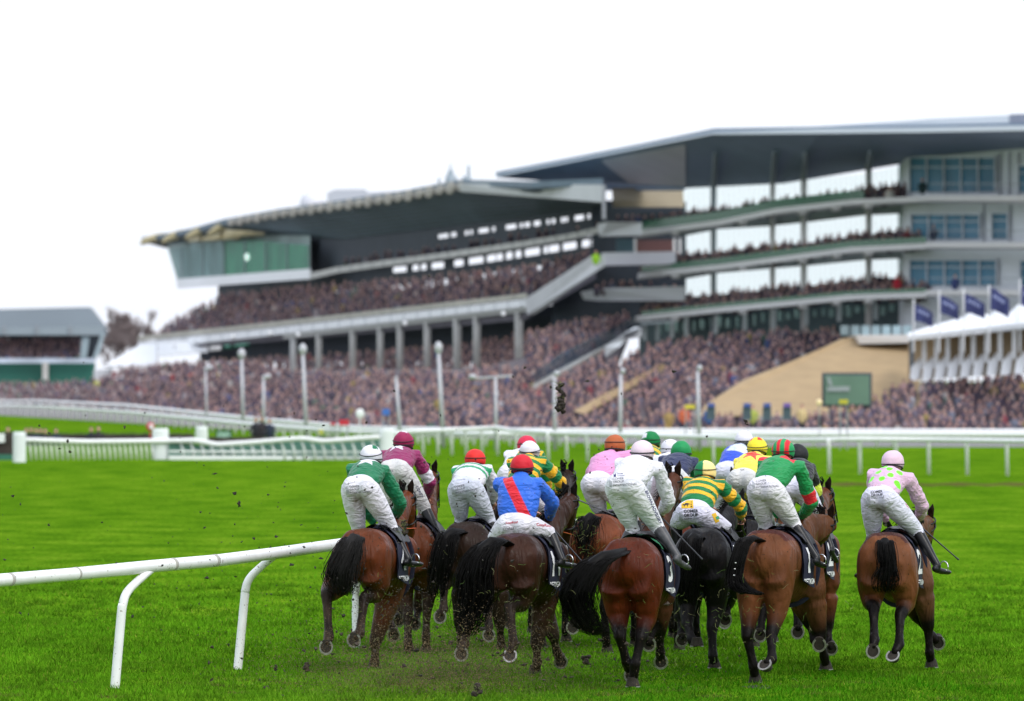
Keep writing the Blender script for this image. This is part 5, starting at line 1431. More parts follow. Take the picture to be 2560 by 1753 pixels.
    # hooves
    for k, (A, B, Cc) in legs.items():
        o_ = h.get(k + 'o')
        if o_ is None:
            if Cc.z < .12: o_ = ((0, 0, -1), Fv); Cc = Vector((Cc.x, Cc.y, max(Cc.z, .012)))
            else: o_ = BACK_SOLE if k[1] == 'h' else ((0, -1, -.35), (0, .3, -1))
        make_hoof(root, Cc, *o_)
    # tail
    if 'tail' in h:
        t = h['tail']
        tail_strands('tail', [L(0, .09, 1.47)] + [P(q) for q in t['path']], t['r'], t.get('n', 240), t.get('mat', M_hair), root, h['seed'], frizz=t.get('frizz', .02), spread=t.get('spread', 1))
    else:
        tail_strands('tail', [L(0, .07, 1.50), L(-.02, -.10, 1.42), L(-.05, -.18, 1.15), L(-.08, -.16, .85)], [.05, .09, .09, .07], 110, M_hair, root, h['seed'])
    # mane
    tail_n = 70 if near else 60
    g = Geo(); r = random.Random(h['seed'] + 50)
    for k in range(tail_n):
        t = r.random(); p = nb.lerp(poll, t) + Z * (.27 - .15 * t) + Z * .02
        q = p + Rv * r.uniform(-.10, -.02) + Z * r.uniform(-.12, .04) - Fv * r.uniform(.02, .12)
        g.tube([p, p.lerp(q, .5) + Z * .03, q], [.008, .006, .002], seg=3, cap=False)
    g.obj('mane', M_hair, root, True)
    # number cloth, saddle, girth
    def surf(y, ph, off):
        zc, a, b = sec_at(y)
        if abs(ph) > 1.62:
            x = math.copysign((a * bw + off), ph); z = zc - (abs(ph) - 1.62) * .33
        else:
            x = (a * bw + off) * math.sin(ph); z = zc + (b + off) * math.cos(ph)
        return L(x, y, z)
    def sheet(y0, y1, p0, p1, off, name, m, parent, ny=10, npz=28):
        V = [surf(y0 + (y1 - y0) * j / ny, p0 + (p1 - p0) * i / npz, off + .006 * math.sin(i * 1.3 + j * .9)) for j in range(ny + 1) for i in range(npz + 1)]
        V2 = [surf(y0 + (y1 - y0) * j / ny, p0 + (p1 - p0) * i / npz, off - .012) for j in range(ny + 1) for i in range(npz + 1)]
        F = [(j*(npz+1)+i, j*(npz+1)+i+1, (j+1)*(npz+1)+i+1, (j+1)*(npz+1)+i) for j in range(ny) for i in range(npz)]
        n = len(V); g = Geo(); g.add(V + V2, F + [tuple(i + n for i in reversed(f)) for f in F]); return g.obj(name, m, parent, True)
    cl = sheet(.78, 1.12, -2.35, 2.35, .022, 'number_cloth', M_cloth, root)
    bv = bvh_of(cl)
    def side_place(y0, z0, s):
        def f(u, v):
            o = L(1.2, y0 + u * s, z0 + v * s); return o, -Rv
        return f
    if h.get('num'):
        decal(text_mesh(h['num'], .03), side_place(.85 if len(h['num']) == 1 else .80, 1.13, .36), bv, M_white_mark, cl, 'number', .008)
    decal(text_mesh('BETMGM', .02), side_place(.79, 1.0, .085), bv, M_white_mark, cl, 'lettering', .008)
    sd_ = sheet(.86, 1.26, -1.0, 1.0, .055, 'saddle', M_leather, root, 8, 16)
    if h.get('pad'): sheet(.68, .90, -.95, .95, .040, 'saddle_pad', mat('saddle pad', h['pad'], .85, noise=(20, .8, 1.1)), root, 4, 16)
    g = Geo()
    for a in range(22):
        pass
    pts = [surf(1.30, q, .012) for q in [x * .157 for x in range(-20, 21)] if abs(q) <= 1.62]
    zc, a_, b_ = sec_at(1.30)
    ring = [L((a_ * bw + .012) * math.sin(q), 1.32, zc + (b_ + .012) * math.cos(q)) for q in [x * .2094 for x in range(31)]]
    g.tube(ring, [(.035, .006)] * len(ring), up=Fv, seg=6, cap=False); g.obj('girth', M_cloth, root)
    # bridle
    g = Geo()
    def ring_at(c, ax, r1, r2, w):
        s = ax.cross(Z).normalized(); u = s.cross(ax).normalized()
        g.tube([c + s * math.cos(a) * r1 + u * math.sin(a) * r2 for a in [x * .3307 for x in range(20)]], [w] * 20, seg=5, cap=False)
    ring_at(poll.lerp(muz, .12), hn, .105, .125, .011); ring_at(poll.lerp(muz, .62), hn, .078, .105, .010); ring_at(poll + Z * .01, (hn + Z * -.6).normalized(), .10, .12, .010)
    for sg in (-1, 1): g.tube([poll + Rv * sg * .10, poll.lerp(muz, .62) + Rv * sg * .08, poll.lerp(muz, .85) + Rv * sg * .07], [.010] * 3, seg=5)
    g.obj('bridle', M_leather, root)
    return dict(root=root, O=O, L=L, P=P, Rv=Rv, Fv=Fv, dz=dz, poll=poll, muz=muz, d=d)
# ------------------------------------------------------------------ jockeys
def cloth_mat(name, rough=.55, sheen=.1, bump=(16, .35, .02)):
    m = mat(name, attr=True, rough=rough, spec=.3, sheen=sheen, noise=(5, .93, 1.04))
    t = m.node_tree; p = t.nodes['Principled BSDF']
    tc = t.nodes.new('ShaderNodeTexCoord')
    mp = t.nodes.new('ShaderNodeMapping'); mp.inputs['Scale'].default_value = (1, 1.4, 2.4); mp.inputs['Rotation'].default_value = (.5, .6, .3)
    n4 = t.nodes.new('ShaderNodeTexNoise'); n4.inputs['Scale'].default_value = 30; n4.inputs['Detail'].default_value = 3       # flecks of kicked-up mud
    r4 = t.nodes.new('ShaderNodeMapRange'); r4.inputs[1].default_value = .69; r4.inputs[2].default_value = .72; x4 = t.nodes.new('ShaderNodeMix'); x4.data_type = 'RGBA'
    t.links.new(tc.outputs['Object'], n4.inputs['Vector']); t.links.new(n4.outputs['Fac'], r4.inputs[0]); t.links.new(r4.outputs[0], x4.inputs[0])
    t.links.new(p.inputs['Base Color'].links[0].from_socket, x4.inputs[6]); x4.inputs[7].default_value = (.07, .05, .03, 1); t.links.new(x4.outputs[2], p.inputs['Base Color'])
    n = t.nodes.new('ShaderNodeTexNoise'); n.inputs['Scale'].default_value = 6; n.inputs['Detail'].default_value = 2; n.inputs['Distortion'].default_value = 1.4
    b = t.nodes.new('ShaderNodeBump'); b.inputs['Strength'].default_value = .6; b.inputs['Distance'].default_value = .05
    t.links.new(tc.outputs['Object'], mp.inputs[0]); t.links.new(mp.outputs[0], n.inputs['Vector']); t.links.new(n.outputs['Fac'], b.inputs['Height']); t.links.new(b.outputs[0], p.inputs['Normal'])
    return m
M_silk = cloth_mat('racing silks', .45)
M_breech = cloth_mat('white breeches', .6)
M_cap = mat('helmet cover', attr=True, rough=.6, spec=.3, noise=(9, .92, 1.03), bump=(13, .5, .02))
M_skin = mat('skin', attr=True, rough=.55)
M_boot = mat('black riding boot', (.007, .007, .008), .32, spec=.30, noise=(12, .7, 1.5))
M_boot_grey = mat('muddied grey boot', (.055, .055, .06), .45, noise=(14, .5, 1.4))
M_band = mat('black elastic', (.012, .012, .013), .6)
M_grey_txt = mat('grey print', C(96, 96, 104), .7)
M_black_txt = mat('black print', C(32, 32, 40), .7)
M_navy_txt = mat('navy print', C(40, 44, 96), .7)
M_red_txt = mat('red print', C(190, 36, 60), .7)
M_pale_txt = mat('pale grey print', C(176, 178, 184), .7)
M_yellow_patch = mat('yellow patch', C(226, 180, 40), .7)
M_green_txt = mat('green print', C(50, 150, 110), .7)
M_whip = mat('riding whip', (.02, .02, .022), .4)

WHITE = (.74, .72, .78); GREEN = C(16, 112, 72); KGREEN = C(14, 140, 74); JGREEN = C(0, 120, 62); GOLD = C(240, 182, 30); MAROON = C(138, 34, 88); RED = C(220, 34, 50); BLUE = C(44, 104, 214)
PINK = C(222, 150, 196); PALEPINK = C(214, 178, 202); NAVY = C(34, 42, 78); BLACK = (.012, .012, .014); YELLOW = C(246, 228, 84); ROYAL = C(48, 82, 204); LIME = C(120, 240, 40); BROWN = C(176, 92, 50)

def solid(c):
    return lambda reg, t, lat, up, P: np.tile(np.array(c), (len(t), 1))
def star_mask(x, y, cx, cy, r, rot=90.0, inner=.42):
    dx, dy = x - cx, y - cy
    rad = np.hypot(dx, dy); a = (np.degrees(np.arctan2(dy, dx)) - rot) % 72.0
    a = np.radians(np.minimum(a, 72 - a)); A, B = np.array([1, 0]), inner * np.array([math.cos(R(36)), math.sin(R(36))])
    px, py = rad * np.cos(a), rad * np.sin(a)
    e = B - A
    return e[0] * py - e[1] * (px - r) > 0
def hoops(a, b, n, ph=0.0, arm_n=4):
    def f(reg, t, lat, up, P):
        q = np.where(reg == 0, t * n + ph, t * arm_n + .1)
        m = (np.floor(q) % 2 == 0)[:, None]
        return np.where(m, np.array(a), np.array(b))
    return f

def rider(h, s):
    """jockey on horse h; joints given as (px, py[, forward offset])"""
    Rv, Fv, d = h['Rv'], h['Fv'], h['d']
    U = dict(hip=.80, neck=1.22, helm=1.42, rsho=1.20, relb=1.36, rhand=1.60, rknee=1.02, rank=.86, rtoe=1.02, lsho=1.20, lelb=1.36, lhand=1.60, lknee=1.05, lank=.93, ltoe=1.08)
    def J(k):
        q = s[k]
        return W(q[0], q[1], d + (q[2] if len(q) > 2 else U[k]))
    hip = J('hip')
    def mirror(p): return p - Rv * 2 * (p - axis0).dot(Rv)
    helm = J('helm')
    nk = J('neck') if 'neck' in s else None
    axis0 = hip.copy()
    if nk is None:
        nk = helm - Z * .10 - Fv * .13
    # torso length about .50 m: place the neck forward of the hip accordingly
    Ln = .50
    dv = nk - hip; side2 = dv.x ** 2 + dv.z ** 2
    fwd = math.sqrt(max(Ln * Ln - side2, .04 if not s.get('up') else .012))
    q = s.get('neck', (0, 0)); 
    if 'neck' in s and len(q) < 3: nk = W(q[0], q[1], hip.y + fwd)
    elif 'neck' not in s: nk = Vector((nk.x, hip.y + fwd, nk.z))
    if len(s['helm']) < 3: helm = W(s['helm'][0], s['helm'][1], nk.y + s.get('hfwd', .17))
    sp = nk - hip; spn = sp.normalized()
    lat = Rv - spn * Rv.dot(spn); lat.normalize()
    nrm = lat.cross(spn).normalized()           # out of the back
    if nrm.z < 0 and nrm.y > 0: nrm = -nrm
    rs = J('rsho') if 'rsho' in s else hip + sp * .86 + lat * .185
    ls = J('lsho') if 'lsho' in s else hip + sp * .86 - lat * .185
    if 'rsho' in s and 'lsho' not in s:
        ls = hip + sp * .86 - lat * .185
    rs = Vector((rs.x, (hip + sp * .88 + lat * .18).y, rs.z)) if 'rsho' in s else rs
    hs = h['L']
    rh = J('rhand') if 'rhand' in s else hs(.10, 1.62, 1.78)
    lh = J('lhand') if 'lhand' in s else hs(-.10, 1.62, 1.78)
    re = J('relb') if 'relb' in s else ik(rs, rh, .29, .27, lat * .8 - Z * .6)
    le = J('lelb') if 'lelb' in s else ik(ls, lh, .29, .27, -lat * .8 - Z * .6)
    if 'relb' in s: re = Vector((re.x, min(max(re.y, rs.y - .05), rs.y + .22), re.z))
    rk = J('rknee') if 'rknee' in s else hs(.31, 1.12, 1.52)
    lk = J('lknee') if 'lknee' in s else hs(-.31, 1.12, 1.52)
    ra = J('rank') if 'rank' in s else hs(.36, .98, 1.15)
    la = J('lank') if 'lank' in s else hs(-.36, .98, 1.15)
    rt = J('rtoe') if 'rtoe' in s else ra + Fv * .17 + Rv * .07 - Z * .03
    lt = J('ltoe') if 'ltoe' in s else la + Fv * .17 - Rv * .07 - Z * .03
    near = s.get('near', False)
    base = Vector((hip.x, hip.y, hip.z - .3))
    root = empty('person', base, s['label'], 'person', 'jockeys in coloured silks')
    # --- one continuous body: head, neck, trunk core, limbs, hands
    g = Geo()
    hz = s.get('look', Fv * 1.0 - Z * .25); hz = Vector(hz).normalized(); hu = (Z - hz * Z.dot(hz)).normalized(); hsd = hz.cross(hu)
    hc = helm - hu * .035 + hz * .012
    g.ell(hc, [hsd * .072, hz * .092, hu * .108], 14, 10)
    g.ell(hc + hz * .088 - hu * .01, [hsd * .014, hz * .022, hu * .026], 8, 6)
    g.ell(hc + hz * .055 - hu * .07, [hsd * .045, hz * .04, hu * .035], 8, 6)
    for sg in (-1, 1): g.ell(hc + hsd * sg * .074 - hu * .02, [hsd * .012, hz * .02, hu * .032], 8, 6)
    g.tube([hc - hu * .05 - hz * .02, nk], [.056, .064], seg=10)
    g.tube([hip, hip + sp * .5, nk], [(.11, .09), (.12, .09), (.07, .06)], up=nrm, seg=12)
    for a, b, c_ in ((rs, re, rh), (ls, le, lh)):
        g.tube([hip + sp * .85, a, b], [.06, .045, .034], seg=8); g.tube([b, b.lerp(c_, .9)], [.034, .026], seg=8)
    for a, b, c_, sg in ((rk, ra, rt, 1), (lk, la, lt, -1)):
        g.tube([hip + lat * sg * .08, a], [.075, .045], seg=8); g.tube([a, b], [.045, .03], seg=8)
    for sg, e, w in ((1, re, rh), (-1, le, lh)):
        fd = (w - e).normalized(); dn = (-Z - fd * (-Z).dot(fd)).normalized(); cr = fd.cross(dn)
        pc = w + fd * .03
        g.ell(pc, [cr * .042, fd * .045, dn * .018], 10, 6)
        for q in range(4):
            o = pc + cr * (-.031 + .0205 * q) + fd * .038; l_ = [.030, .036, .034, .026][q]
            g.tube([o, o + fd * l_, o + fd * (l_ + .012) + dn * .026, o + fd * l_ * .5 + dn * .040], [.0095, .0088, .0082, .0072], seg=7)
        tb = pc + cr * (.036 * -sg) - fd * .018
        g.tube([tb, tb + fd * .022 - cr * sg * .014 + dn * .012, tb + fd * .045 - cr * sg * .004 + dn * .026], [.012, .0105, .008], seg=7)
    me = fuse(g, .0075 if near else .010, 2)
    sk = np.tile(np.array(C(204, 150, 128)), (len(me.vertices), 1)); V = co(me)
    dd = np.linalg.norm(V - np.array(hc + hz * .08 + hu * .012 + hsd * .032), axis=1); d2 = np.linalg.norm(V - np.array(hc + hz * .08 + hu * .012 - hsd * .032), axis=1)
    sk[(dd < .012) | (d2 < .012)] = (.03, .02, .02)
    d3 = np.linalg.norm((V - np.array(hc + hz * .088 - hu * .055)), axis=1); sk[d3 < .016] = C(160, 80, 80)
    if s.get('glove'):
        for w in (rh, lh): sk[np.linalg.norm(V - np.array(w), axis=1) < .13] = s['glove']
    hr = ((V - np.array(hc)) @ np.array(hz) < -.02) & (np.linalg.norm(V - np.array(hc), axis=1) < .16); sk[hr] = C(70, 52, 42)
    paint(me, sk); body = link_mesh('body', me, M_skin, root)
    # --- breeches
    g = Geo(); bs = s.get('bum', 1.0)
    g.ell(hip, [lat * .178 * bs, spn * .15, nrm * .135], 16, 10)
    for sg in (-1, 1): g.ell(hip + lat * sg * .082 - spn * .045 + nrm * .015, [lat * .105 * bs, spn * .125, nrm * .125], 12, 9)
    g.tube([hip, hip + sp * .20, hip + sp * .33], [(.165, .115), (.152, .105), (.145, .10)], up=nrm, seg=16)
    for sg, k_, a_ in ((1, rk, ra), (-1, lk, la)):
        hj = hip + lat * sg * .092 - nrm * .03 - spn * .02
        en = k_.lerp(a_, .20)
        g.tube([hj, hj.lerp(k_, .35), hj.lerp(k_, .75), k_, en], [.128, .122, .096, .080, .066], seg=14)
    me = fuse(g, .011 if near else .016, 3)
    V = co(me); n = len(V)
    cc = np.tile(np.array(s.get('breech', WHITE)), (n, 1))
    if s.get('muck'):
        m0 = hip - Z * .165 - Fv * .08
        ds = np.linalg.norm((V - np.array(m0)) * np.array([1.15, 1, 1.0]), axis=1)
        f = np.clip((.135 - ds) / .08, 0, 1) * (.62 + .38 * hash3(V, 60.0)) * s['muck']; f = np.clip(f, 0, 1)[:, None]
        cc = cc * (1 - f) + np.array((.15, .115, .065)) * f
    paint(me, cc); br = link_mesh('breeches', me, M_breech, root)
    # --- jacket
    g = Geo(); wv = s.get('waist', .22); tw = s.get('tw', 1.0)
    g.tube([hip + sp * wv, hip + sp * (wv + .12), hip + sp * .55, hip + sp * .78, hip + sp * .93, nk + (helm - nk) * .12],
           [(a_ * tw, b_) for a_, b_ in [(.176, .125), (.188, .138), (.198, .147), (.20, .142), (.15, .115), (.078, .072)]], up=nrm, seg=20)
    for a, b, c_ in ((rs, re, rh), (ls, le, lh)):
        fd = (c_ - b).normalized(); cuff = c_ - fd * .035
        g.tube([hip + sp * .80, a, a.lerp(b, .5), b], [.10, .088, .083, .074], seg=12)
        g.tube([b, b.lerp(cuff, .5), cuff], [.074, .068, .045], seg=12)
    me = fuse(g, .0085 if near else .013, 3)
    V = co(me); n = len(V)
    # which part of the garment each point belongs to
    dt, tt = seg_t(V, hip + sp * wv, nk); best = dt / .19; reg = np.zeros(n, int); tv = tt.copy()
    for i, (a, b, c_) in enumerate(((rs, re, rh), (ls, le, lh))):
        la_, lb_ = (b - a).length, (c_ - b).length
        for p0, p1, o_, l_ in ((a.lerp(b, .12), b, .12 * la_, .88 * la_), (b, c_, la_, lb_)):
            ds, t = seg_t(V, p0, p1); q = ds / .082; m = q < best
            best[m] = q[m]; reg[m] = i + 1; tv[m] = ((o_ + t * l_) / (la_ + lb_))[m]
    latv = (V - np.array(hip)) @ np.array(lat); upv = (V - np.array(hip)) @ np.array(spn) - sp.length * wv
    nv_ = (V - np.array(hip)) @ np.array(nrm)
    S = dict(len=sp.length * (1 - wv), nv=nv_)
    cc = s['silk'](reg, tv, latv, upv, S)
    # fold shading comes from real ripples
    nrm_a = np.empty(n * 3, dtype=np.float32); me.vertices.foreach_get('normal', nrm_a); nrm_a = nrm_a.reshape(-1, 3)
    rip = .0045 * hash3(V * np.array([1.0, .8, 1.6]) + hip.x * 3, 15.0) + .003 * hash3(V * np.array([.7, 1.2, 1.9]) + 5, 34.0) + .004 * np.sin(tv * 30 + 4 * np.sin(latv * 20)) * (reg > 0)
    V2 = V + nrm_a * rip[:, None]
    me.vertices.foreach_set('co', V2.astype(np.float32).ravel())
    paint(me, cc); jk = link_mesh('jacket', me, M_silk, root)
    # --- helmet with its silk cover, bands, peak
    hb = s.get('hr', .128)
    g = Geo(); g.ell(helm, [hsd * hb * .96, hz * hb * 1.12, hu * hb], 60, 36)
    V = np.array(g.v); me = g.mesh('helmet', True)
    x = (V - np.array(helm)) @ np.array(hsd) / hb; y = (V - np.array(helm)) @ np.array(hz) / hb; z = (V - np.array(helm)) @ np.array(hu) / hb
    V = V + (np.where(z < -.45, 1, 0) * (-.45 - z) * hb * .75)[:, None] * np.array(hu)
    az = np.arctan2(y, x)
    V = V + (V - np.array(helm)) * (.022 * hash3(V, 22.0) + .014 * hash3(V, 47.0) - .030 * np.clip(1 - np.abs(np.sin(az * 3)) * 9, 0, 1) * (z < .93))[:, None]      # gathered cover with six seams
    me.vertices.foreach_set('co', V.astype(np.float32).ravel()); me.update()
    paint(me, s['cap'](x, y, z)); hl = link_mesh('helmet', me, M_cap, root)
    g = Geo()
    def loop(tilt, zoff, w):
        pts = []
        for i in range(29):
            a = 2 * math.pi * i / 28; cx, cy = math.cos(a), math.sin(a)
            zz = zoff + tilt * cy; k = math.sqrt(max(1 - zz * zz, .05)) * 1.02
            pts.append(helm + hsd * cx * hb * .96 * k + hz * cy * hb * 1.12 * k + hu * zz * hb)
        g.tube(pts, [(w, w * .6)] * 29, up=hu, seg=6, cap=False)
    for tl, zo in s.get('bands', [(.25, .02)]): loop(tl, zo, .0085)
    loop(.0, -.52, .010)
    g.obj('goggle_strap', M_band, hl, True)
    g = Geo(); g.ell(helm + hz * hb * 1.12 - hu * hb * .25, [hsd * .085, hz * .05, hu * .014], 12, 6); g.obj('peak', M_band, hl, True)
    # --- boots and stirrups
    for sg, k_, a_, t_ in ((1, rk, ra, rt), (-1, lk, la, lt)):
        g = Geo(); top = k_.lerp(a_, .10)
        g.tube([top, k_.lerp(a_, .38), k_.lerp(a_, .75), a_], [.070, .063, .047, .043], seg=12)
        ft = (t_ - a_).normalized(); heel = a_ - ft * .05 - Z * .045
        g.tube([heel, a_.lerp(t_, .35) - Z * .045, t_ - Z * .03, t_ + ft * .03 - Z * .025], [(.034, .036), (.040, .036), (.040, .028), (.026, .02)], up=(0, 0, 1), seg=10)
        g.tube([a_, a_ - Z * .05], [.043, .038], seg=10)
        me = fuse(g, .009 if near else .013, 2)
        link_mesh('boot', me, M_boot_grey if s.get('greyboot') else M_boot, root)
        if sg == 1:
            g = Geo(); c0 = a_.lerp(t_, .62) - Z * .04; sd2 = ft.cross(Z).normalized()
            pts = [c0 + sd2 * .055 * math.cos(x) + Z * (.05 + .062 * math.sin(x)) for x in [math.pi * (-.18 + 1.36 * i / 14) for i in range(15)]]
            g.tube(pts, [.007] * 15, seg=6); g.tube([pts[0], pts[-1]], [(.022, .006)] * 2, seg=6)
            st = g.obj('stirrup', M_steel, None, True)
            st.parent = h['root']; st.data.transform(Matrix.Translation(-h['root'].location))
    # reins from the bit to the hands
    g = Geo()
    for sg, w in ((1, rh), (-1, lh)):
        bit = h['poll'].lerp(h['muz'], .85) + Rv * sg * .07; m = (bit + w) / 2 - Z * .05
        g.tube([bit, m, w, w - Fv * .05 - Z * .06], [(.011, .005)] * 4, seg=6)
    rn = g.obj('rein', M_rein_orange if s.get('orange') else M_rein, None, True)
    rn.parent = h['root']; rn.data.transform(Matrix.Translation(-h['root'].location))
    return dict(root=root, hip=hip, spn=spn, sp=sp, lat=lat, nrm=nrm, nk=nk, helm=helm, rk=rk, br=br, jk=jk, rh=rh, bvh=bvh_of(br))

def print_px(rd, text, px, py, size, m, rot=0.0, bold=0.0, name='lettering', skew=0.0):
    return decal(text_mesh(text, bold), px_place(px, py, size, rot, skew), rd['bvh'], m, rd['br'], name)
def comer(rd, px, py, k=1.0, rot=0.0, m=None, bold=.0, big=False):
    """three lines of sponsor lettering with the little tower mark; (px, py) is the top left of the words"""
    m = m or M_grey_txt
    c, s = math.cos(R(rot)), math.sin(R(rot))
    def at(u, v): return px + u * c + v * s, py - u * s + v * c
    a = at(0, 5.6 * k); print_px(rd, 'COMER', a[0], a[1], 7.4 * k, m, rot, bold)
    a = at(0, 12.6 * k); print_px(rd, 'GROUP', a[0], a[1], 7.4 * k, m, rot, bold)
    a = at(0, 20.2 * k if not big else 17.5 * k); print_px(rd, 'INTERNATIONAL', a[0], a[1], (7.0 if not big else 3.6) * k, m, rot, 0)
    a = at(-8 * k, 20.5 * k)
    for i in range(3):
        q = at(-8 * k + i * 2.3 * k, 20.5 * k); decal(rect2d(1.5 * k, (17 - 2 * i) * k, 2, 6), px_place(q[0], q[1], 1.0, rot), rd['bvh'], M_pale_txt, rd['br'], 'tower_mark')
# ------------------------------------------------------------------ the field of runners
def capsolid(c): return lambda x, y, z: np.tile(np.array(c), (len(x), 1))
def cap_two(f): 
    return f
BAY = (.118, .030, .0095); RBAY = (.082, .0150, .0046); DARK = (.022, .011, .007); BLK = (.010, .009, .0095); TAN = (.2, .08, .035); CHEST = (.165, .046, .018)

# 1: green silks, white star
h1 = horse(dict(d=61.3, px=893, ytop=1319, yaw=13, coat=BAY, near=True, seed=1, mud=.75, label='mud-splashed bay racehorse nearest the rail with a bushy grey-black tail', num='4',
    lh=[(817, 1490, -.10), (822, 1592, -.36), (815, 1618, -.44)], rh=[(911, 1496, .05), (899, 1585, -.18), (884, 1600, -.26)],
    rf=[(938, 1606, 1.2), (937, 1650, 1.25), (937, 1672, 1.35)], lf=[(968, 1528, 1.6), (980, 1570, 1.42), (984, 1588, 1.36)],
    poll=(1016, 1240, 2.30), muzzle=(1026, 1335, 2.62),
    tail=dict(path=[(884, 1345, -.22), (868, 1385, -.30), (853, 1430, -.32), (858, 1462, -.30), (864, 1486, -.28)], r=[.06, .105, .15, .155, .115, .05], n=330, mat=M_hair_grey, frizz=.035)))
def silk1(reg, t, lat, up, S):
    c = np.tile(np.array(GREEN), (len(t), 1)); m = (reg == 0) & star_mask(lat, up, .0, S['len'] * .72, .15) & (S['nv'] > 0); c[m] = WHITE; return c
def cap1(x, y, z):
    c = np.tile(np.array(WHITE), (len(x), 1)); m = (x > .15) & (z > .5) & (np.sin(np.arctan2(y, x) * 5) > -.2); c[m] = GREEN; return c
r1 = rider(h1, dict(near=True, label='jockey in dark green silks with a white star, white helmet and muddied breeches', silk=silk1, cap=cap1, hip=(901, 1217), neck=(926, 1168), helm=(928, 1141), rsho=(960, 1180), relb=(1000, 1258), rhand=(988, 1300), lhand=(935, 1310), rknee=(977, 1318), rank=(1020, 1398), rtoe=(1050, 1404), lknee=(897, 1326), muck=1.0, orange=True, greyboot=False, bands=[(.30, -.25), (.55, .28)]))
comer(r1, 873, 1214, 1.0, 3)
decal(rect2d(4, 3), px_place(890, 1194, 1.0), r1['bvh'], M_grey_txt, r1['br'], 'small_logo')

# 2: maroon silks
h2 = horse(dict(d=65.6, px=1010, ytop=1300, yaw=9, coat=(.098, .027, .010), seed=2, mud=.9, near=False, label='bay racehorse under the maroon jockey, mostly behind the leftmost horse', num='7',
    lh=[(1020, 1540, .2), (1020, 1610, .1), (1024, 1650, .2)], rh=[(1068, 1520, .3), (1065, 1590, .3), (1066, 1632, .4)], lf=[(1000, 1520, 1.5), (996, 1545, 1.35), (997, 1552, 1.3)], rf=[(1045, 1520, 1.6), (1040, 1550, 1.4), (1037, 1560, 1.36)],
    poll=(1076, 1188, 2.3), muzzle=(1084, 1282, 2.6)))
def silk2(reg, t, lat, up, S):
    c = np.tile(np.array(MAROON), (len(t), 1)); c[(reg > 0) & (t > .30) & (t < .50)] = WHITE
    m = (reg == 0) & star_mask(lat, up, -.02, S['len'] * .72, .14) & (S['nv'] > 0); c[m] = WHITE; return c
def cap2(x, y, z):
    c = np.tile(np.array(C(146, 30, 76)), (len(x), 1)); m = (np.abs(x - .12) < .28 * (1 - np.abs(z - .75) * 1.6)) & (z > .45) & (y > -.6); c[m] = WHITE; return c
r2 = rider(h2, dict(near=True, label='jockey in maroon silks with a white star, white armband and maroon helmet', silk=silk2, cap=cap2, hip=(988, 1176), neck=(1004, 1134), helm=(1009, 1106), rsho=(1040, 1142), relb=(1076, 1205), rhand=(1066, 1246), rknee=(1062, 1272), rank=(1094, 1335), rtoe=(1124, 1345), breech=(.60, .59, .58), bands=[(.3, -.2), (.45, .2)], greyboot=False))
print_px(r2, 'ER', 976, 1180, 7, M_grey_txt); print_px(r2, 'COREY', 1038, 1216, 10, M_navy_txt, -62)

# 3: white with green hoops, red cap
h3 = horse(dict(d=64.8, px=1158, ytop=1302, yaw=8, coat=DARK, seed=3, mud=.5, label='dark brown racehorse with a black tail between the maroon and the blue jockeys', num='9',
    lh=[(1110, 1462, .0), (1109, 1522, -.15), (1100, 1542, -.2)], rh=[(1222, 1500, .2), (1222, 1568, .0), (1222, 1588, -.05)], lf=[(1150, 1560, 1.5), (1152, 1610, 1.6), (1154, 1640, 1.7)], rf=[(1250, 1560, 1.4), (1252, 1600, 1.5), (1254, 1630, 1.6)],
    tail=dict(path=[(1122, 1335, -.2), (1108, 1390, -.25), (1098, 1450, -.2), (1094, 1490, -.2)], r=[.06, .11, .13, .11, .05], n=200)))
def silk3(reg, t, lat, up, S):
    c = np.tile(np.array(WHITE), (len(t), 1)); m = (reg == 0) & (np.floor(t * 7.5 + .3) % 2 == 1) & (t > .30); c[m] = C(30, 150, 96); return c
r3 = rider(h3, dict(label='jockey in white silks with green hoops and a red helmet', silk=silk3, cap=capsolid(C(224, 44, 40)), hip=(1165, 1218), neck=(1184, 1175), helm=(1188, 1150), rsho=(1222, 1178), lknee=(1153, 1300), rknee=(1222, 1298), breech=(.57, .59, .68), bands=[(.3, .2)]))
comer(r3, 1135, 1214, 1.05, 10); print_px(r3, 'C Tattersalls', 1142, 1202, 4.2, M_grey_txt, 8)

# 5: gold and green hoops, white cap   /  4 behind with a cerise cap
h5 = horse(dict(d=67.0, px=1318, ytop=1296, yaw=12, coat=DARK, seed=5, label='dark racehorse hidden behind the blue jockey, ears showing to the right', num='3', poll=(1418, 1186, 2.25), muzzle=(1430, 1290, 2.6)))
hoopJ = hoops(JGREEN, GOLD, 7.0, 0.0, 7)
r5 = rider(h5, dict(near=True, label='jockey in green and gold hoops with a plain white helmet, behind the blue jockey', silk=hoopJ, cap=capsolid(WHITE), hip=(1300, 1222), neck=(1322, 1150), helm=(1324, 1129), rsho=(1358, 1158), relb=(1402, 1205), rhand=(1398, 1236), bands=[(.3, -.1), (.5, .15)], up=True))
h4 = horse(dict(d=70.6, px=1300, ytop=1290, yaw=8, coat=BAY, seed=4, label='bay racehorse farthest ahead on the left, hidden behind the white-helmeted jockey', num='5'))
def silk4(reg, t, lat, up, S):
    c = hoops(JGREEN, GOLD, 6, .5, 6)(reg, t, lat, up, S); c[(reg == 0) & (lat < -.02)] = WHITE; return c
r4 = rider(h4, dict(label='jockey with a cerise helmet just ahead of a white helmet', silk=silk4, cap=capsolid(C(206, 40, 72)), hip=(1284, 1185), neck=(1312, 1136), helm=(1317, 1114), rsho=(1352, 1140), bands=[(.3, .15)]))

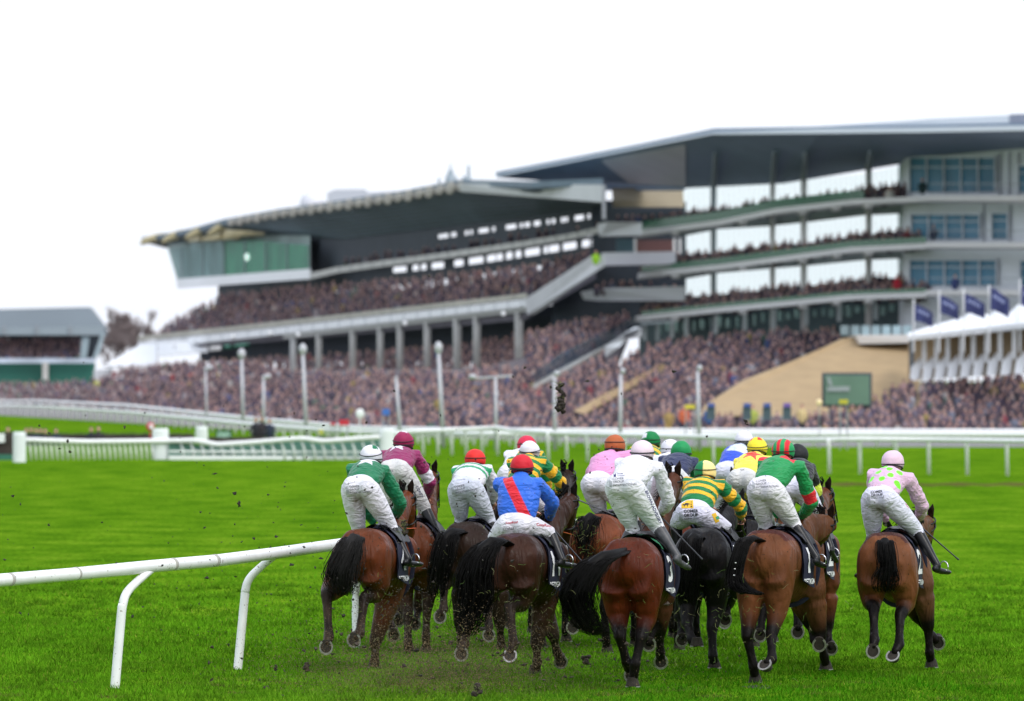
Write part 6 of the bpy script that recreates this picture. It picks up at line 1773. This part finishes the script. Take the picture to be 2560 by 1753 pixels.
# 6: blue with a red sash
h6 = horse(dict(d=59.8, px=1270, ytop=1331, yaw=14, coat=(.040, .015, .0085), near=True, seed=6, mud=.6, label='dark brown racehorse with a long thick black tail under the blue and red jockey', num='11',
    lh=[(1176, 1540, -.05), (1160, 1612, -.32), (1153, 1635, -.40)], rh=[(1274, 1520, .0), (1284, 1610, -.25), (1275, 1640, -.36)], rho=((-.1, -.8, .45), (0, -.5, -1)),
    rf=[(1341, 1610, 1.3), (1343, 1652, 1.35), (1338, 1686, 1.45)], lf=[(1384, 1590, 1.4), (1392, 1630, 1.5), (1402, 1655, 1.6)],
    poll=(1424, 1246, 2.28), muzzle=(1412, 1352, 2.55),
    tail=dict(path=[(1236, 1352, -.26), (1200, 1385, -.38), (1186, 1440, -.40), (1190, 1500, -.36), (1176, 1548, -.34), (1166, 1586, -.32)], r=[.055, .10, .145, .16, .155, .12, .04], n=420, frizz=.03)))
def silk6(reg, t, lat, up, S):
    c = np.tile(np.array(BLUE), (len(t), 1)); k = .155 - up * .66; m = (reg == 0) & (np.abs(lat - (.075 - (up - .02) * .55)) < .062) & (S['nv'] > -.05); c[m] = RED; return c
r6 = rider(h6, dict(near=True, up=True, hfwd=.10, label='jockey in bright blue silks with a red diagonal sash and red helmet, sitting upright', silk=silk6, cap=capsolid(C(204, 30, 46)), hip=(1291, 1306), neck=(1302, 1196), helm=(1305, 1166), rsho=(1348, 1212), relb=(1381, 1256), rhand=(1372, 1298), lsho=(1250, 1212), rknee=(1374, 1334), rank=(1404, 1400), rtoe=(1434, 1407), lknee=(1236, 1346), waist=.17, tw=1.18, bands=[(.2, -.28), (.35, -.1)], orange=True, bum=1.15))
print_px(r6, 'CosyRoof', 1264, 1310, 7.5, M_red_txt, 4, .02); print_px(r6, 'CosyRoof', 1341, 1314, 9.5, M_red_txt, -6, .02); print_px(r6, 'COMER', 1257, 1326, 8.5, M_grey_txt, 3)

# 7: pink silks, brown cap
h7 = horse(dict(d=65.6, px=1480, ytop=1283, yaw=14, coat=CHEST, seed=7, label='chestnut-brown racehorse with a raised dark tail under the pink jockey', num='8',
    tail=dict(path=[(1478, 1292, -.15), (1466, 1310, -.25), (1458, 1360, -.3), (1456, 1420, -.25)], r=[.06, .10, .12, .10, .05], n=160, frizz=.05)))
r7 = rider(h7, dict(label='jockey in plain pink silks with a brown helmet, leaning left', silk=solid(PINK), cap=capsolid(BROWN), hip=(1496, 1206), neck=(1527, 1142), helm=(1537, 1114), lsho=(1490, 1158), lelb=(1472, 1212), rsho=(1572, 1142), lknee=(1505, 1290), bands=[(.3, .35), (.1, -.4)], muck=.7))
decal(rect2d(6, 6), px_place(1491, 1176, 1), r7['bvh'], M_green_txt, r7['br'], 'green_logo'); print_px(r7, 'Racing', 1500, 1174, 5, M_green_txt, 6)

# 8: all white silks
h8 = horse(dict(d=57.8, px=1562, ytop=1342, yaw=11, coat=RBAY, flank=(.075, .027, .014), near=True, bw=1.14, seed=8, label='glossy red-bay racehorse with its black tail flung left, nearest of the middle group', num='3', pad=C(20, 104, 66),
    lh=[(1550, 1592, .05), (1566, 1655, .1), (1578, 1688, .2)], rh=[(1602, 1596, .05), (1588, 1660, .0), (1582, 1715, .06)], rf=[(1648, 1585, 1.5), (1651, 1630, 1.6), (1652, 1655, 1.7)], lf=[(1630, 1570, 1.4), (1624, 1600, 1.3), (1622, 1611, 1.26)],
    poll=(1683, 1196, 2.3), muzzle=(1668, 1290, 2.65), thigh=1.14,
    tail=dict(path=[(1538, 1386, -.26), (1500, 1398, -.42), (1462, 1440, -.48), (1442, 1500, -.48), (1470, 1560, -.44), (1502, 1586, -.40)], r=[.055, .095, .125, .14, .145, .11, .05], n=420, frizz=.03, spread=1.5)))
r8 = rider(h8, dict(near=True, label='jockey all in white with a pale pink helmet, high out of the saddle', silk=solid((.76, .74, .81)), cap=capsolid(C(226, 204, 214)), hip=(1563, 1213), neck=(1600, 1158), helm=(1606, 1131), rsho=(1646, 1172), relb=(1672, 1252), rhand=(1652, 1284), lknee=(1582, 1324), rknee=(1642, 1316), rank=(1694, 1392), rtoe=(1720, 1412), breech=(.74, .73, .78), bands=[(.35, .02), (.30, -.06)], greyboot=True, muck=.0))
print_px(r8, 'Brown', 1543, 1186, 5.5, M_navy_txt, 3, .02); print_px(r8, 'ADVISORY', 1543, 1191, 4.4, M_navy_txt, 3); decal(rect2d(6, 8), px_place(1534, 1192, 1), r8['bvh'], M_navy_txt, r8['br'], 'square_logo')
comer(r8, 1531, 1194, 1.12, 4)
print_px(r8, 'BROWN ADVISORY', 1612, 1228, 10.2, M_navy_txt, -66, .02)

# 9: gold hoops far ahead ; 10 navy ; 10b white helmet behind
h9 = horse(dict(d=71.6, px=1600, ytop=1288, yaw=8, coat=BAY, seed=9, label='bay racehorse far ahead, hidden behind the white and navy jockeys'))
r9 = rider(h9, dict(label='jockey in green and gold hoops with a green helmet, farthest ahead in the middle', silk=hoops(GOLD, JGREEN, 7, .3, 6), cap=lambda x, y, z: np.where(((x < -.3) & (z > .1) & (z < .7))[:, None], np.array(WHITE), np.array(JGREEN)), hip=(1604, 1178), neck=(1624, 1126), helm=(1627, 1103), bands=[(.3, .15), (.45, -.1)]))
h10 = horse(dict(d=66.3, px=1664, ytop=1290, yaw=10, coat=RBAY, seed=10, label='reddish bay racehorse under the navy jockey, only its legs showing', num='6'))
r10 = rider(h10, dict(label='jockey in navy silks with green sleeves and an emerald helmet', silk=lambda reg, t, lat, up, S: np.where((reg > 0)[:, None], np.array(KGREEN), np.array(NAVY)), cap=capsolid(C(24, 140, 78)), hip=(1678, 1192), neck=(1700, 1150), helm=(1703, 1129), rsho=(1735, 1160), bands=[(.2, -.25), (.25, -.18)], breech=(.64, .64, .66)))
h10b = horse(dict(d=69.4, px=1652, ytop=1290, yaw=8, coat=DARK, seed=20, label='dark racehorse wholly screened by the navy and white jockeys'))
r10b = rider(h10b, dict(label='jockey whose white helmet peeps out left of an emerald helmet', silk=solid(WHITE), cap=capsolid(WHITE), hip=(1660, 1210), neck=(1672, 1145), helm=(1676, 1124), bands=[(.3, .1)]))

# 11: green and gold hoops, halved cap
h11 = horse(dict(d=61.5, px=1748, ytop=1317, yaw=10, coat=BLK, near=True, seed=11, label='nearly black racehorse under the jockey with a halved green and cream helmet', num='10', points=(.012, .011, .011),
    lh=[(1718, 1562, .1), (1730, 1600, -.06), (1742, 1614, -.1)], lho=((0, 0, -1), (0, 1, 0)), rh=[(1780, 1572, .12), (1782, 1640, .08), (1786, 1668, .16)], lf=[(1700, 1540, 1.5), (1704, 1580, 1.45), (1705, 1600, 1.4)], rf=[(1820, 1510, 1.6), (1816, 1535, 1.45), (1813, 1550, 1.4)],
    poll=(1842, 1262, 2.28), muzzle=(1850, 1350, 2.55),
    tail=dict(path=[(1730, 1345, -.15), (1722, 1400, -.2), (1716, 1460, -.18), (1716, 1510, -.15)], r=[.06, .10, .11, .10, .05], n=180)))
def cap11(x, y, z): return np.where((x > -.08)[:, None], np.array(C(246, 226, 150)), np.array(C(20, 128, 76)))
r11 = rider(h11, dict(near=True, up=False, hfwd=.12, label='jockey in green and gold hoops with a halved green and cream helmet', silk=hoops(JGREEN, GOLD, 7.4, 0.0, 7.5), cap=cap11, hip=(1736, 1279), neck=(1762, 1206), helm=(1763, 1180), rsho=(1804, 1216), relb=(1852, 1268), rhand=(1852, 1296), lsho=(1716, 1210), rknee=(1816, 1322), rank=(1826, 1398), rtoe=(1838, 1412), lknee=(1690, 1312), breech=(.70, .68, .80), bands=[(.35, .25)], waist=.20, bum=1.1))
comer(r11, 1709, 1274, 1.42, 2, M_black_txt, .03, True)
decal(rect2d(30, 20, 10, 8), px_place(1703.5, 1271, 1, 1), r11['bvh'], M_yellow_patch, r11['br'], 'yellow_patch')
decal(([(0, 5), (3, 8), (6, 7), (8, 10), (13, 10.5), (17, 9), (20, 8), (18, 6), (16, 7), (15, 3), (14, 1), (13, 1), (13.5, 4), (11, 5), (7, 4), (6, 1), (5, 1), (5, 4.5)], [[0, 1, 2, 17], [2, 3, 13, 17], [3, 4, 12, 13], [4, 5, 9, 12], [5, 6, 7, 8], [5, 8, 9], [9, 10, 11, 12], [13, 14, 15, 17], [15, 16, 17]]), px_place(1705, 1268, 1, 1), r11['bvh'], M_black_txt, r11['br'], 'horse_mark', .007)
for k, ch in enumerate('TRM'): decal(text_mesh(ch, .02), px_place(1726.5, 1257.5 + 5.4 * k, 5.2), r11['bvh'], M_black_txt, r11['br'], 'lettering', .008)
decal(rect2d(11, 24, 6, 8), px_place(1789, 1308, 1, 24), r11['bvh'], M_yellow_patch, r11['br'], 'thigh_patch'); decal(rect2d(8, 8, 4, 4), px_place(1792, 1300, 1, 24), r11['bvh'], M_green_txt, r11['br'], 'patch_mark', .007)

# 12, 13: blue and white ; yellow with a red star
h12 = horse(dict(d=74.2, px=1836, ytop=1282, yaw=8, coat=DARK, seed=12, label='dark racehorse farthest ahead on the right of the bunch'))
def silk12(reg, t, lat, up, S):
    c = np.tile(np.array(ROYAL), (len(t), 1)); m = (reg == 0) & (np.abs(lat - .02) < .13 * (1.6 - t)) & (t > .42); c[m] = C(206, 216, 240); return c
r12 = rider(h12, dict(label='jockey in royal blue and white silks with a white helmet, partly behind the yellow jockey', silk=silk12, cap=capsolid(WHITE), hip=(1822, 1178), neck=(1852, 1124), helm=(1860, 1101), lsho=(1818, 1140), bands=[(.35, .0), (.1, -.3)], breech=(.66, .66, .78)))
h13 = horse(dict(d=67.0, px=1852, ytop=1296, yaw=11, coat=BLK, seed=13, label='black racehorse under the yellow jockey, its ears showing above the halved helmet jockey', poll=(1843, 1205, 2.0), muzzle=(1850, 1290, 2.35)))
def silk13(reg, t, lat, up, S):
    c = np.tile(np.array(YELLOW), (len(t), 1)); m = (reg == 0) & star_mask(lat, up, .0, S['len'] * .66, .15) & (S['nv'] > 0); c[m] = C(220, 66, 50); return c
def cap13(x, y, z):
    c = np.tile(np.array(C(238, 220, 56)), (len(x), 1)); m = (z > .55) & (np.sin(np.arctan2(y, x) * 5 + 1) > .1); c[m] = C(222, 50, 40); return c
r13 = rider(h13, dict(near=True, label='jockey in yellow silks with a red star and a yellow helmet', silk=silk13, cap=cap13, hip=(1860, 1198), neck=(1890, 1146), helm=(1893, 1120), lsho=(1848, 1160), bands=[(.3, -.15), (.45, .2)], breech=(.62, .61, .60)))
print_px(r13, 'Goffs', 1850, 1176, 5, M_grey_txt)

# 14: emerald with red, striped cap
h14 = horse(dict(d=59.4, px=1902, ytop=1322, yaw=16, coat=(.140, .048, .019), flank=(.115, .046, .020), clip=(.070, .015, .010), bw=1.08, near=True, seed=14, label='clipped bay racehorse with a plaited tail under the green and red jockey', num='1',
    lh=[(1868, 1592, .05), (1884, 1666, .05), (1889, 1708, .12)], rh=[(1928, 1588, .0), (1930, 1648, -.22), (1912, 1662, -.32)], rho=((-.35, -.62, .70), (-.3, -.8, -.5)),
    rf=[(2050, 1592, 1.4), (2060, 1640, 1.5), (2065, 1672, 1.6)], lf=[(2026, 1560, 1.5), (2036, 1600, 1.4), (2048, 1612, 1.3)],
    poll=(2066, 1302, 2.25), muzzle=(2020, 1380, 2.6),
    tail=dict(path=[(1866, 1346, -.22), (1846, 1395, -.28), (1836, 1440, -.28), (1850, 1472, -.30), (1884, 1482, -.32), (1900, 1486, -.3)], r=[.05, .075, .075, .07, .10, .07, .02], n=260, frizz=.012)))
g = Geo()
for px, py in ((1839, 1407), (1837, 1422), (1835, 1438)): p = h14['P']((px, py, -.38)); g.box((p.x - .008, p.y - .01, p.z - .004), (p.x + .008, p.y, p.z + .004))
tb = g.obj('tail_tape', M_white_mark, None); tb.parent = h14['root']; tb.data.transform(Matrix.Translation(-h14['root'].location))
def silk14(reg, t, lat, up, S):
    c = np.tile(np.array(C(16, 138, 72)), (len(t), 1)); c[(reg > 0) & (t > .36) & (t < .52)] = RED
    m = (reg == 0) & (t > .74) & ((lat > .02) | (lat < -.10)) & (lat < .17); c[m] = RED; return c
def cap14(x, y, z): return np.where((np.floor((x + 1.05) * 2.9) % 2 == 0)[:, None], np.array(RED), np.array(C(30, 150, 88)))
r14 = rider(h14, dict(near=True, label='jockey in emerald silks with red armbands and a red and green striped helmet', silk=silk14, cap=cap14, hip=(1916, 1221), neck=(1956, 1155), helm=(1958, 1127), rsho=(1998, 1170), relb=(2028, 1256), rhand=(2004, 1292), lhand=(1945, 1292), lknee=(1914, 1314), rknee=(1984, 1310), rank=(2042, 1396), rtoe=(2060, 1408), breech=(.74, .71, .76), bands=[(.35, .0)]))
print_px(r14, 'savvy', 1897, 1190, 9, M_navy_txt, 3, .03); decal(rect2d(4, 4), px_place(1893, 1190, 1), r14['bvh'], M_navy_txt, r14['br'], 'square_logo')
comer(r14, 1889, 1199, 1.06, 3); print_px(r14, 'WOODIE', 1968, 1226, 9, M_navy_txt, -66)

# 15: black with yellow armband
h15 = horse(dict(d=63.2, px=1982, ytop=1312, yaw=12, coat=(.11, .035, .014), near=False, seed=15, label='bay racehorse beyond the plaited-tail horse, its number cloth showing at the right', num='2',
    lh=[(1905, 1540, .0), (1902, 1574, -.12), (1900, 1588, -.18)], rh=[(1992, 1520, -.05), (1995, 1560, -.20), (1994, 1580, -.26)], rf=[(2068, 1570, 1.3), (2074, 1610, 1.2), (2078, 1622, 1.15)], lf=[(2050, 1560, 1.5), (2052, 1590, 1.5), (2054, 1606, 1.5)],
    poll=(2060, 1232, 2.3), muzzle=(2082, 1318, 2.6)))
def silk15(reg, t, lat, up, S):
    c = np.tile(np.array(BLACK), (len(t), 1)); c[(reg > 0) & (t > .28) & (t < .48)] = C(206, 224, 70); return c
r15 = rider(h15, dict(near=False, label='jockey in black silks with a yellow armband, half hidden by the emerald jockey', silk=silk15, cap=capsolid(BLACK), hip=(1986, 1216), neck=(1996, 1162), helm=(1994, 1138), rsho=(2024, 1172), relb=(2044, 1250), rhand=(2040, 1288), rknee=(2046, 1286), rank=(2078, 1372), rtoe=(2090, 1396), breech=(.66, .66, .78), bands=[]))

# 16: pink with green spots
h16 = horse(dict(d=60.8, px=2208, ytop=1328, yaw=11, coat=(.150, .053, .020), flank=(.12, .053, .025), clip=(.058, .016, .011), near=True, seed=16, label='tan bay racehorse alone at the right with its black tail tied short', num='2',
    lh=[(2184, 1522, -.02), (2186, 1600, -.30), (2182, 1628, -.38)], rh=[(2250, 1540, .02), (2248, 1612, -.2), (2232, 1640, -.30)], rho=((-.25, -.65, .62), (-.2, -.7, -.6)),
    rf=[(2320, 1566, 1.35), (2324, 1632, 1.35), (2329, 1667, 1.42)], lf=[(2296, 1545, 1.6), (2330, 1590, 1.5), (2346, 1608, 1.5)],
    poll=(2316, 1302, 2.28), muzzle=(2306, 1392, 2.6),
    tail=dict(path=[(2212, 1352, -.2), (2216, 1388, -.26), (2220, 1418, -.27), (2216, 1452, -.26), (2212, 1480, -.22)], r=[.055, .085, .09, .075, .115, .06], n=260, frizz=.012)))
SPOTS = [(-.09, .20), (.02, .26), (.06, .14), (-.05, .32), (.13, .25), (.15, .06), (-.15, .10), (-.02, .06)]
def silk16(reg, t, lat, up, S):
    c = np.tile(np.array(PALEPINK), (len(t), 1))
    for a, b in SPOTS:
        m = (reg == 0) & (((lat - a) / .034) ** 2 + ((up - b) / .042) ** 2 < 1); c[m] = LIME
    c[(reg == 1) & (t < .25) & (lat > .12) & (S['nv'] > .12)] = PALEPINK; return c
r16 = rider(h16, dict(near=True, label='jockey in pale pink silks with lime green spots, alone at the right', silk=silk16, cap=capsolid(C(222, 192, 208)), hip=(2202, 1243), neck=(2228, 1184), helm=(2232, 1155), rsho=(2272, 1200), relb=(2305, 1264), rhand=(2299, 1298), lhand=(2216, 1302), lknee=(2183, 1338), rknee=(2291, 1326), rank=(2343, 1414), rtoe=(2370, 1424), breech=(.68, .67, .79), bands=[(.25, -.2)], muck=.9, glove=(.02, .02, .02)))
comer(r16, 2176, 1227, 1.18, 5, M_black_txt, .02, True); print_px(r16, 'CITIPOST', 2178, 1217, 6.0, M_red_txt, 8, .02); print_px(r16, 'CITIPOST', 2252, 1240, 9, M_red_txt, -60, .02)

# whips carried by the riders
for a, b, da, db, lab in [((1640, 1280), (1755, 1398), h8['d'] + 1.55, h8['d'] + .9, 'thin black whip slanting down to the right from the white jockey'), ((1436, 1246), (1534, 1287), 66.6, 65.2, 'black whip pointing right from the hooped jockey with a white helmet'), ((2300, 1316), (2396, 1399), h16['d'] + 1.6, h16['d'] + 1.1, 'black whip of the pink spotted jockey at the right'), ((1372, 1310), (1462, 1412), h6['d'] + 1.6, h6['d'] + 1.0, 'thin dark whip below the hand of the blue jockey')]:
    p, q = W(*a, da), W(*b, db); g = Geo()
    g.tube([p, p.lerp(q, .25), p.lerp(q, .9), q], [.013, .009, .007, .010], seg=8)
    tag(g.obj('riding_whip', M_whip, None, True), lab, 'whip', 'riding whips')
# ------------------------------------------------------------------ thrown turf
M_soil = mat('wet soil', (.022, .015, .010), .9, noise=(20, .6, 1.5))
M_clip = mat('torn grass', attr=True, rough=.8)
def clod(g, p, s, r, n=7):
    for k in range(n):
        q = Vector(p) + Vector((r.gauss(0, .5), r.gauss(0, .4), r.gauss(0, .5))) * s
        a = Vector((r.uniform(-1, 1), r.uniform(-1, 1), r.uniform(-1, 1))).normalized(); b = a.cross(Vector((r.random(), r.random(), 1))).normalized(); c_ = a.cross(b)
        g.ell(q, [a * s * r.uniform(.25, .7), b * s * r.uniform(.2, .5), c_ * s * r.uniform(.15, .45)], 6, 4)
def big_clod(px, py, d, s, label, seed, grass=True, stretch=1.0, n=9):
    """a torn lump: a few overlapping masses fused into one rough solid, with roots and grass hanging from it"""
    r = random.Random(seed); g = Geo(); p = W(px, py, d); spine = []
    for k in range(n):
        t = -1 + 2 * k / (n - 1)
        q = p + Vector((r.gauss(0, .30) * s, r.gauss(0, .2) * s, t * s * stretch)); spine.append(q)
        rad = s * r.uniform(.28, .60) * (1.15 - .45 * abs(math.sin(t * 2.2 + seed)))
        g.ell(q, [(rad, 0, .2 * rad), (0, rad * .8, 0), (-.2 * rad, 0, rad * r.uniform(.6, 1.1))], 10, 7)
    g.tube(spine, [s * .22] * n, seg=6)
    me = fuse(g, s * .085, 1); V = co(me)
    N = np.empty(len(V) * 3, dtype=np.float32); me.vertices.foreach_get('normal', N); N = N.reshape(-1, 3)
    V = V + N * (s * (.16 * hash3(V, 2.6 / s) + .12 * hash3(V + 3, 6.0 / s)))[:, None]
    me.vertices.foreach_set('co', V.astype(np.float32).ravel()); me.update(); me.polygons.foreach_set('use_smooth', [False] * len(me.polygons))
    root = link_mesh('turf_clod', me, M_soil); tag(root, label, 'clod', 'clods of turf in the air')
    if grass:
        g = Geo()
        for k in range(60):
            o = r.choice(spine) + Vector((r.gauss(0, .25) * s, r.gauss(0, .2) * s, r.gauss(0, .25) * s)); v = Vector((r.uniform(-1, .5), r.uniform(-.5, .5), r.uniform(-.6, .6))) * s * 1.2
            g.tube([o, o + v * .6 + Vector((0, 0, .01)), o + v], [.0022, .002, .0008], seg=3, cap=False)
        me = g.mesh('torn_grass'); c_ = np.tile(np.array((.13, .16, .04)), (len(g.v), 1)); paint(me, c_); link_mesh('torn_grass', me, M_clip, root)
big_clod(1402, 996, 64, .085, 'large clod of turf with grass hanging high in the air before the crowd', 1, True, 1.75)
big_clod(1866, 1056, 66, .03, 'small brown clod in the air just above the blue and white jockey', 2, False)
big_clod(1154, 1580, 59.6, .06, 'clod of dark turf flying just above a hoof beneath the thick black tail', 3, True, .9)
big_clod(1462, 1650, 57.5, .06, 'dark clod low over the grass left of the red-bay horse', 4, False, .6)
big_clod(1192, 1724, 56.0, .06, 'grassy clod lying low at the bottom edge below the spray', 5, True, .7)
big_clod(764, 1668, 60, .055, 'brown clod of mud low at the left of the spray', 6, False, .7)
big_clod(690, 1670, 58, .030, 'dark round clod low between the rail post and the leftmost horse', 7, False, .9)
big_clod(1010, 1320, 61.5, .055, 'grassy clod stuck across the bridle of the leftmost horse', 8, True, 1.3)
big_clod(598, 1260, 58, .028, 'dark fragment in the air above the rail at the left', 9, False, 1.0)

def scatter(name, label, n, sampler, smin, smax, color, seed, mat_=None, power=3.0):
    r = np.random.default_rng(seed)
    P = sampler(r, n); n = len(P)
    s = smin + (smax - smin) * r.random(n) ** power
    B = np.array([(1, 0, 0), (-1, 0, 0), (0, 1, 0), (0, -1, 0), (0, 0, 1), (0, 0, -1)], float)
    V = B[None] * r.uniform(.35, 1.3, (n, 6, 1)) + r.normal(0, .18, (n, 6, 3))
    a = r.random(n) * 6.28; c_, s_ = np.cos(a)[:, None], np.sin(a)[:, None]
    V = np.stack([V[..., 0] * c_ - V[..., 2] * s_, V[..., 1], V[..., 0] * s_ + V[..., 2] * c_], -1)
    V[..., 0] *= r.uniform(.6, 1.6, (n, 1))
    V = V * s[:, None, None] + P[:, None, :]
    F = np.array([(0, 2, 4), (2, 1, 4), (1, 3, 4), (3, 0, 4), (2, 0, 5), (1, 2, 5), (3, 1, 5), (0, 3, 5)])
    F = (F[None] + (np.arange(n) * 6)[:, None, None]).reshape(-1, 3)
    col_ = np.array(color)[None] * r.uniform(.5, 1.6, (n, 1))
    me = np_mesh(name, V.reshape(-1, 3), F, np.repeat(col_, 6, axis=0))
    return tag(link_mesh(name, me, M_clip), label, 'debris', kind='stuff')
def pxs(r, n, gx, gy, d0, d1):
    x = gx(r, n); y = gy(r, n); d = r.uniform(d0, d1, n)
    P = np.array([tuple(W(a, b, c_)) for a, b, c_ in zip(x, y, d)])
    return P[P[:, 2] > .01]
SOIL = (.020, .015, .010)
scatter('flying_soil', 'dark specks of soil thrown up in the air all round the runners', 1100, lambda r, n: pxs(r, n, lambda r, n: np.concatenate([r.uniform(0, 1900, n // 2), r.normal(980, 300, n - n // 2)]), lambda r, n: np.concatenate([np.clip(r.normal(1350, 220, n // 2), 560, 1740), r.normal(1400, 230, n - n // 2)]), 57, 63), .003, .021, SOIL, 21, power=3.6)
scatter('mud_spray', 'brown spray of mud specks over the turf between the hooves', 32000, lambda r, n: pxs(r, n, lambda r, n: r.normal(1130, 230, n), lambda r, n: 1735 - np.abs(r.normal(0, 90, n)), 56.8, 64), .0015, .0070, (.08, .056, .026), 22, power=2.5)
scatter('mud_spray', 'fine brown mud dust low over the grass at the bottom centre', 30000, lambda r, n: pxs(r, n, lambda r, n: r.normal(1080, 190, n), lambda r, n: 1675 + r.normal(0, 58, n), 56.5, 60), .0015, .0065, (.13, .085, .040), 23, power=2.0)
scatter('mud_spray', 'dark mud specks thrown between the legs of the left and middle horses', 2600, lambda r, n: pxs(r, n, lambda r, n: np.concatenate([r.normal(985, 60, n // 3), r.normal(1300, 90, n // 3), r.normal(1640, 90, n - 2 * (n // 3))]), lambda r, n: np.concatenate([r.normal(1510, 60, n // 3), r.normal(1570, 70, n // 3), r.normal(1640, 40, n - 2 * (n // 3))]), 57, 60.5), .002, .009, (.03, .02, .013), 24, power=2.5)
scatter('flying_soil', 'larger crumbs of dark earth low in the air behind the left and middle horses', 240, lambda r, n: pxs(r, n, lambda r, n: r.normal(1120, 260, n), lambda r, n: np.clip(r.normal(1650, 60, n), 1500, 1745), 56.5, 60), .006, .032, (.026, .018, .011), 25, power=2.4)
# torn grass blades in the air
r_ = random.Random(31); g = Geo(); cl = []
def flying_blade(px, py, d):
    o = W(px, py, d); L_ = r_.uniform(.03, .10); v = Vector((r_.uniform(-1, 1), r_.uniform(-.6, .6), r_.uniform(-1, 1))).normalized() * L_
    s_ = Vector((r_.uniform(-1, 1), r_.uniform(-.6, .6), r_.uniform(-1, 1))).normalized() * L_ * .25
    n0 = len(g.v); g.tube([o, o + v * .5 + s_, o + v], [.0017, .0016, .0008], seg=3, cap=False)
    c_ = r_.choice([(.17, .20, .05), (.12, .18, .03), (.22, .21, .09), (.08, .16, .02)]); cl.extend([c_] * (len(g.v) - n0))
for k in range(330):
    px = r_.choice([r_.gauss(1000, 110), r_.gauss(1320, 110), r_.gauss(1620, 120), r_.gauss(1880, 90)])
    flying_blade(px, min(1735, r_.gauss(1575, 85)), r_.uniform(57, 60))
for k in range(70): flying_blade(r_.gauss(1480, 60), r_.gauss(1370, 50), r_.uniform(59, 63))
me = g.mesh('flying_grass'); paint(me, np.array(cl)); tag(link_mesh('flying_grass', me, M_clip), 'torn blades of grass flying among the legs of the runners', 'debris', kind='stuff')
# bare patches cut into the turf
def divot(px, py, w, label):
    d = ground_d(py); c0 = W(px, py, d); r = random.Random(int(px)); g = Geo(); V = [Vector((c0.x, d, .004))]
    for k in range(18):
        a = 2 * math.pi * k / 18; V.append(Vector((c0.x + math.cos(a) * w * r.uniform(.6, 1.2), d + math.sin(a) * w * 2.2 * r.uniform(.6, 1.2), .004)))
    g.add(V, [(0, 1 + k, 1 + (k + 1) % 18) for k in range(18)])
    return tag(g.obj('divot', M_soil), label, 'divot', 'divots in the turf')
divot(1900, 1718, .16, 'dark divot in the turf under the plaited-tail horse'); divot(1010, 1700, .2, 'brown divot in the turf at the bottom left of the spray')

bpy.data.scenes.remove(tmp_scene)
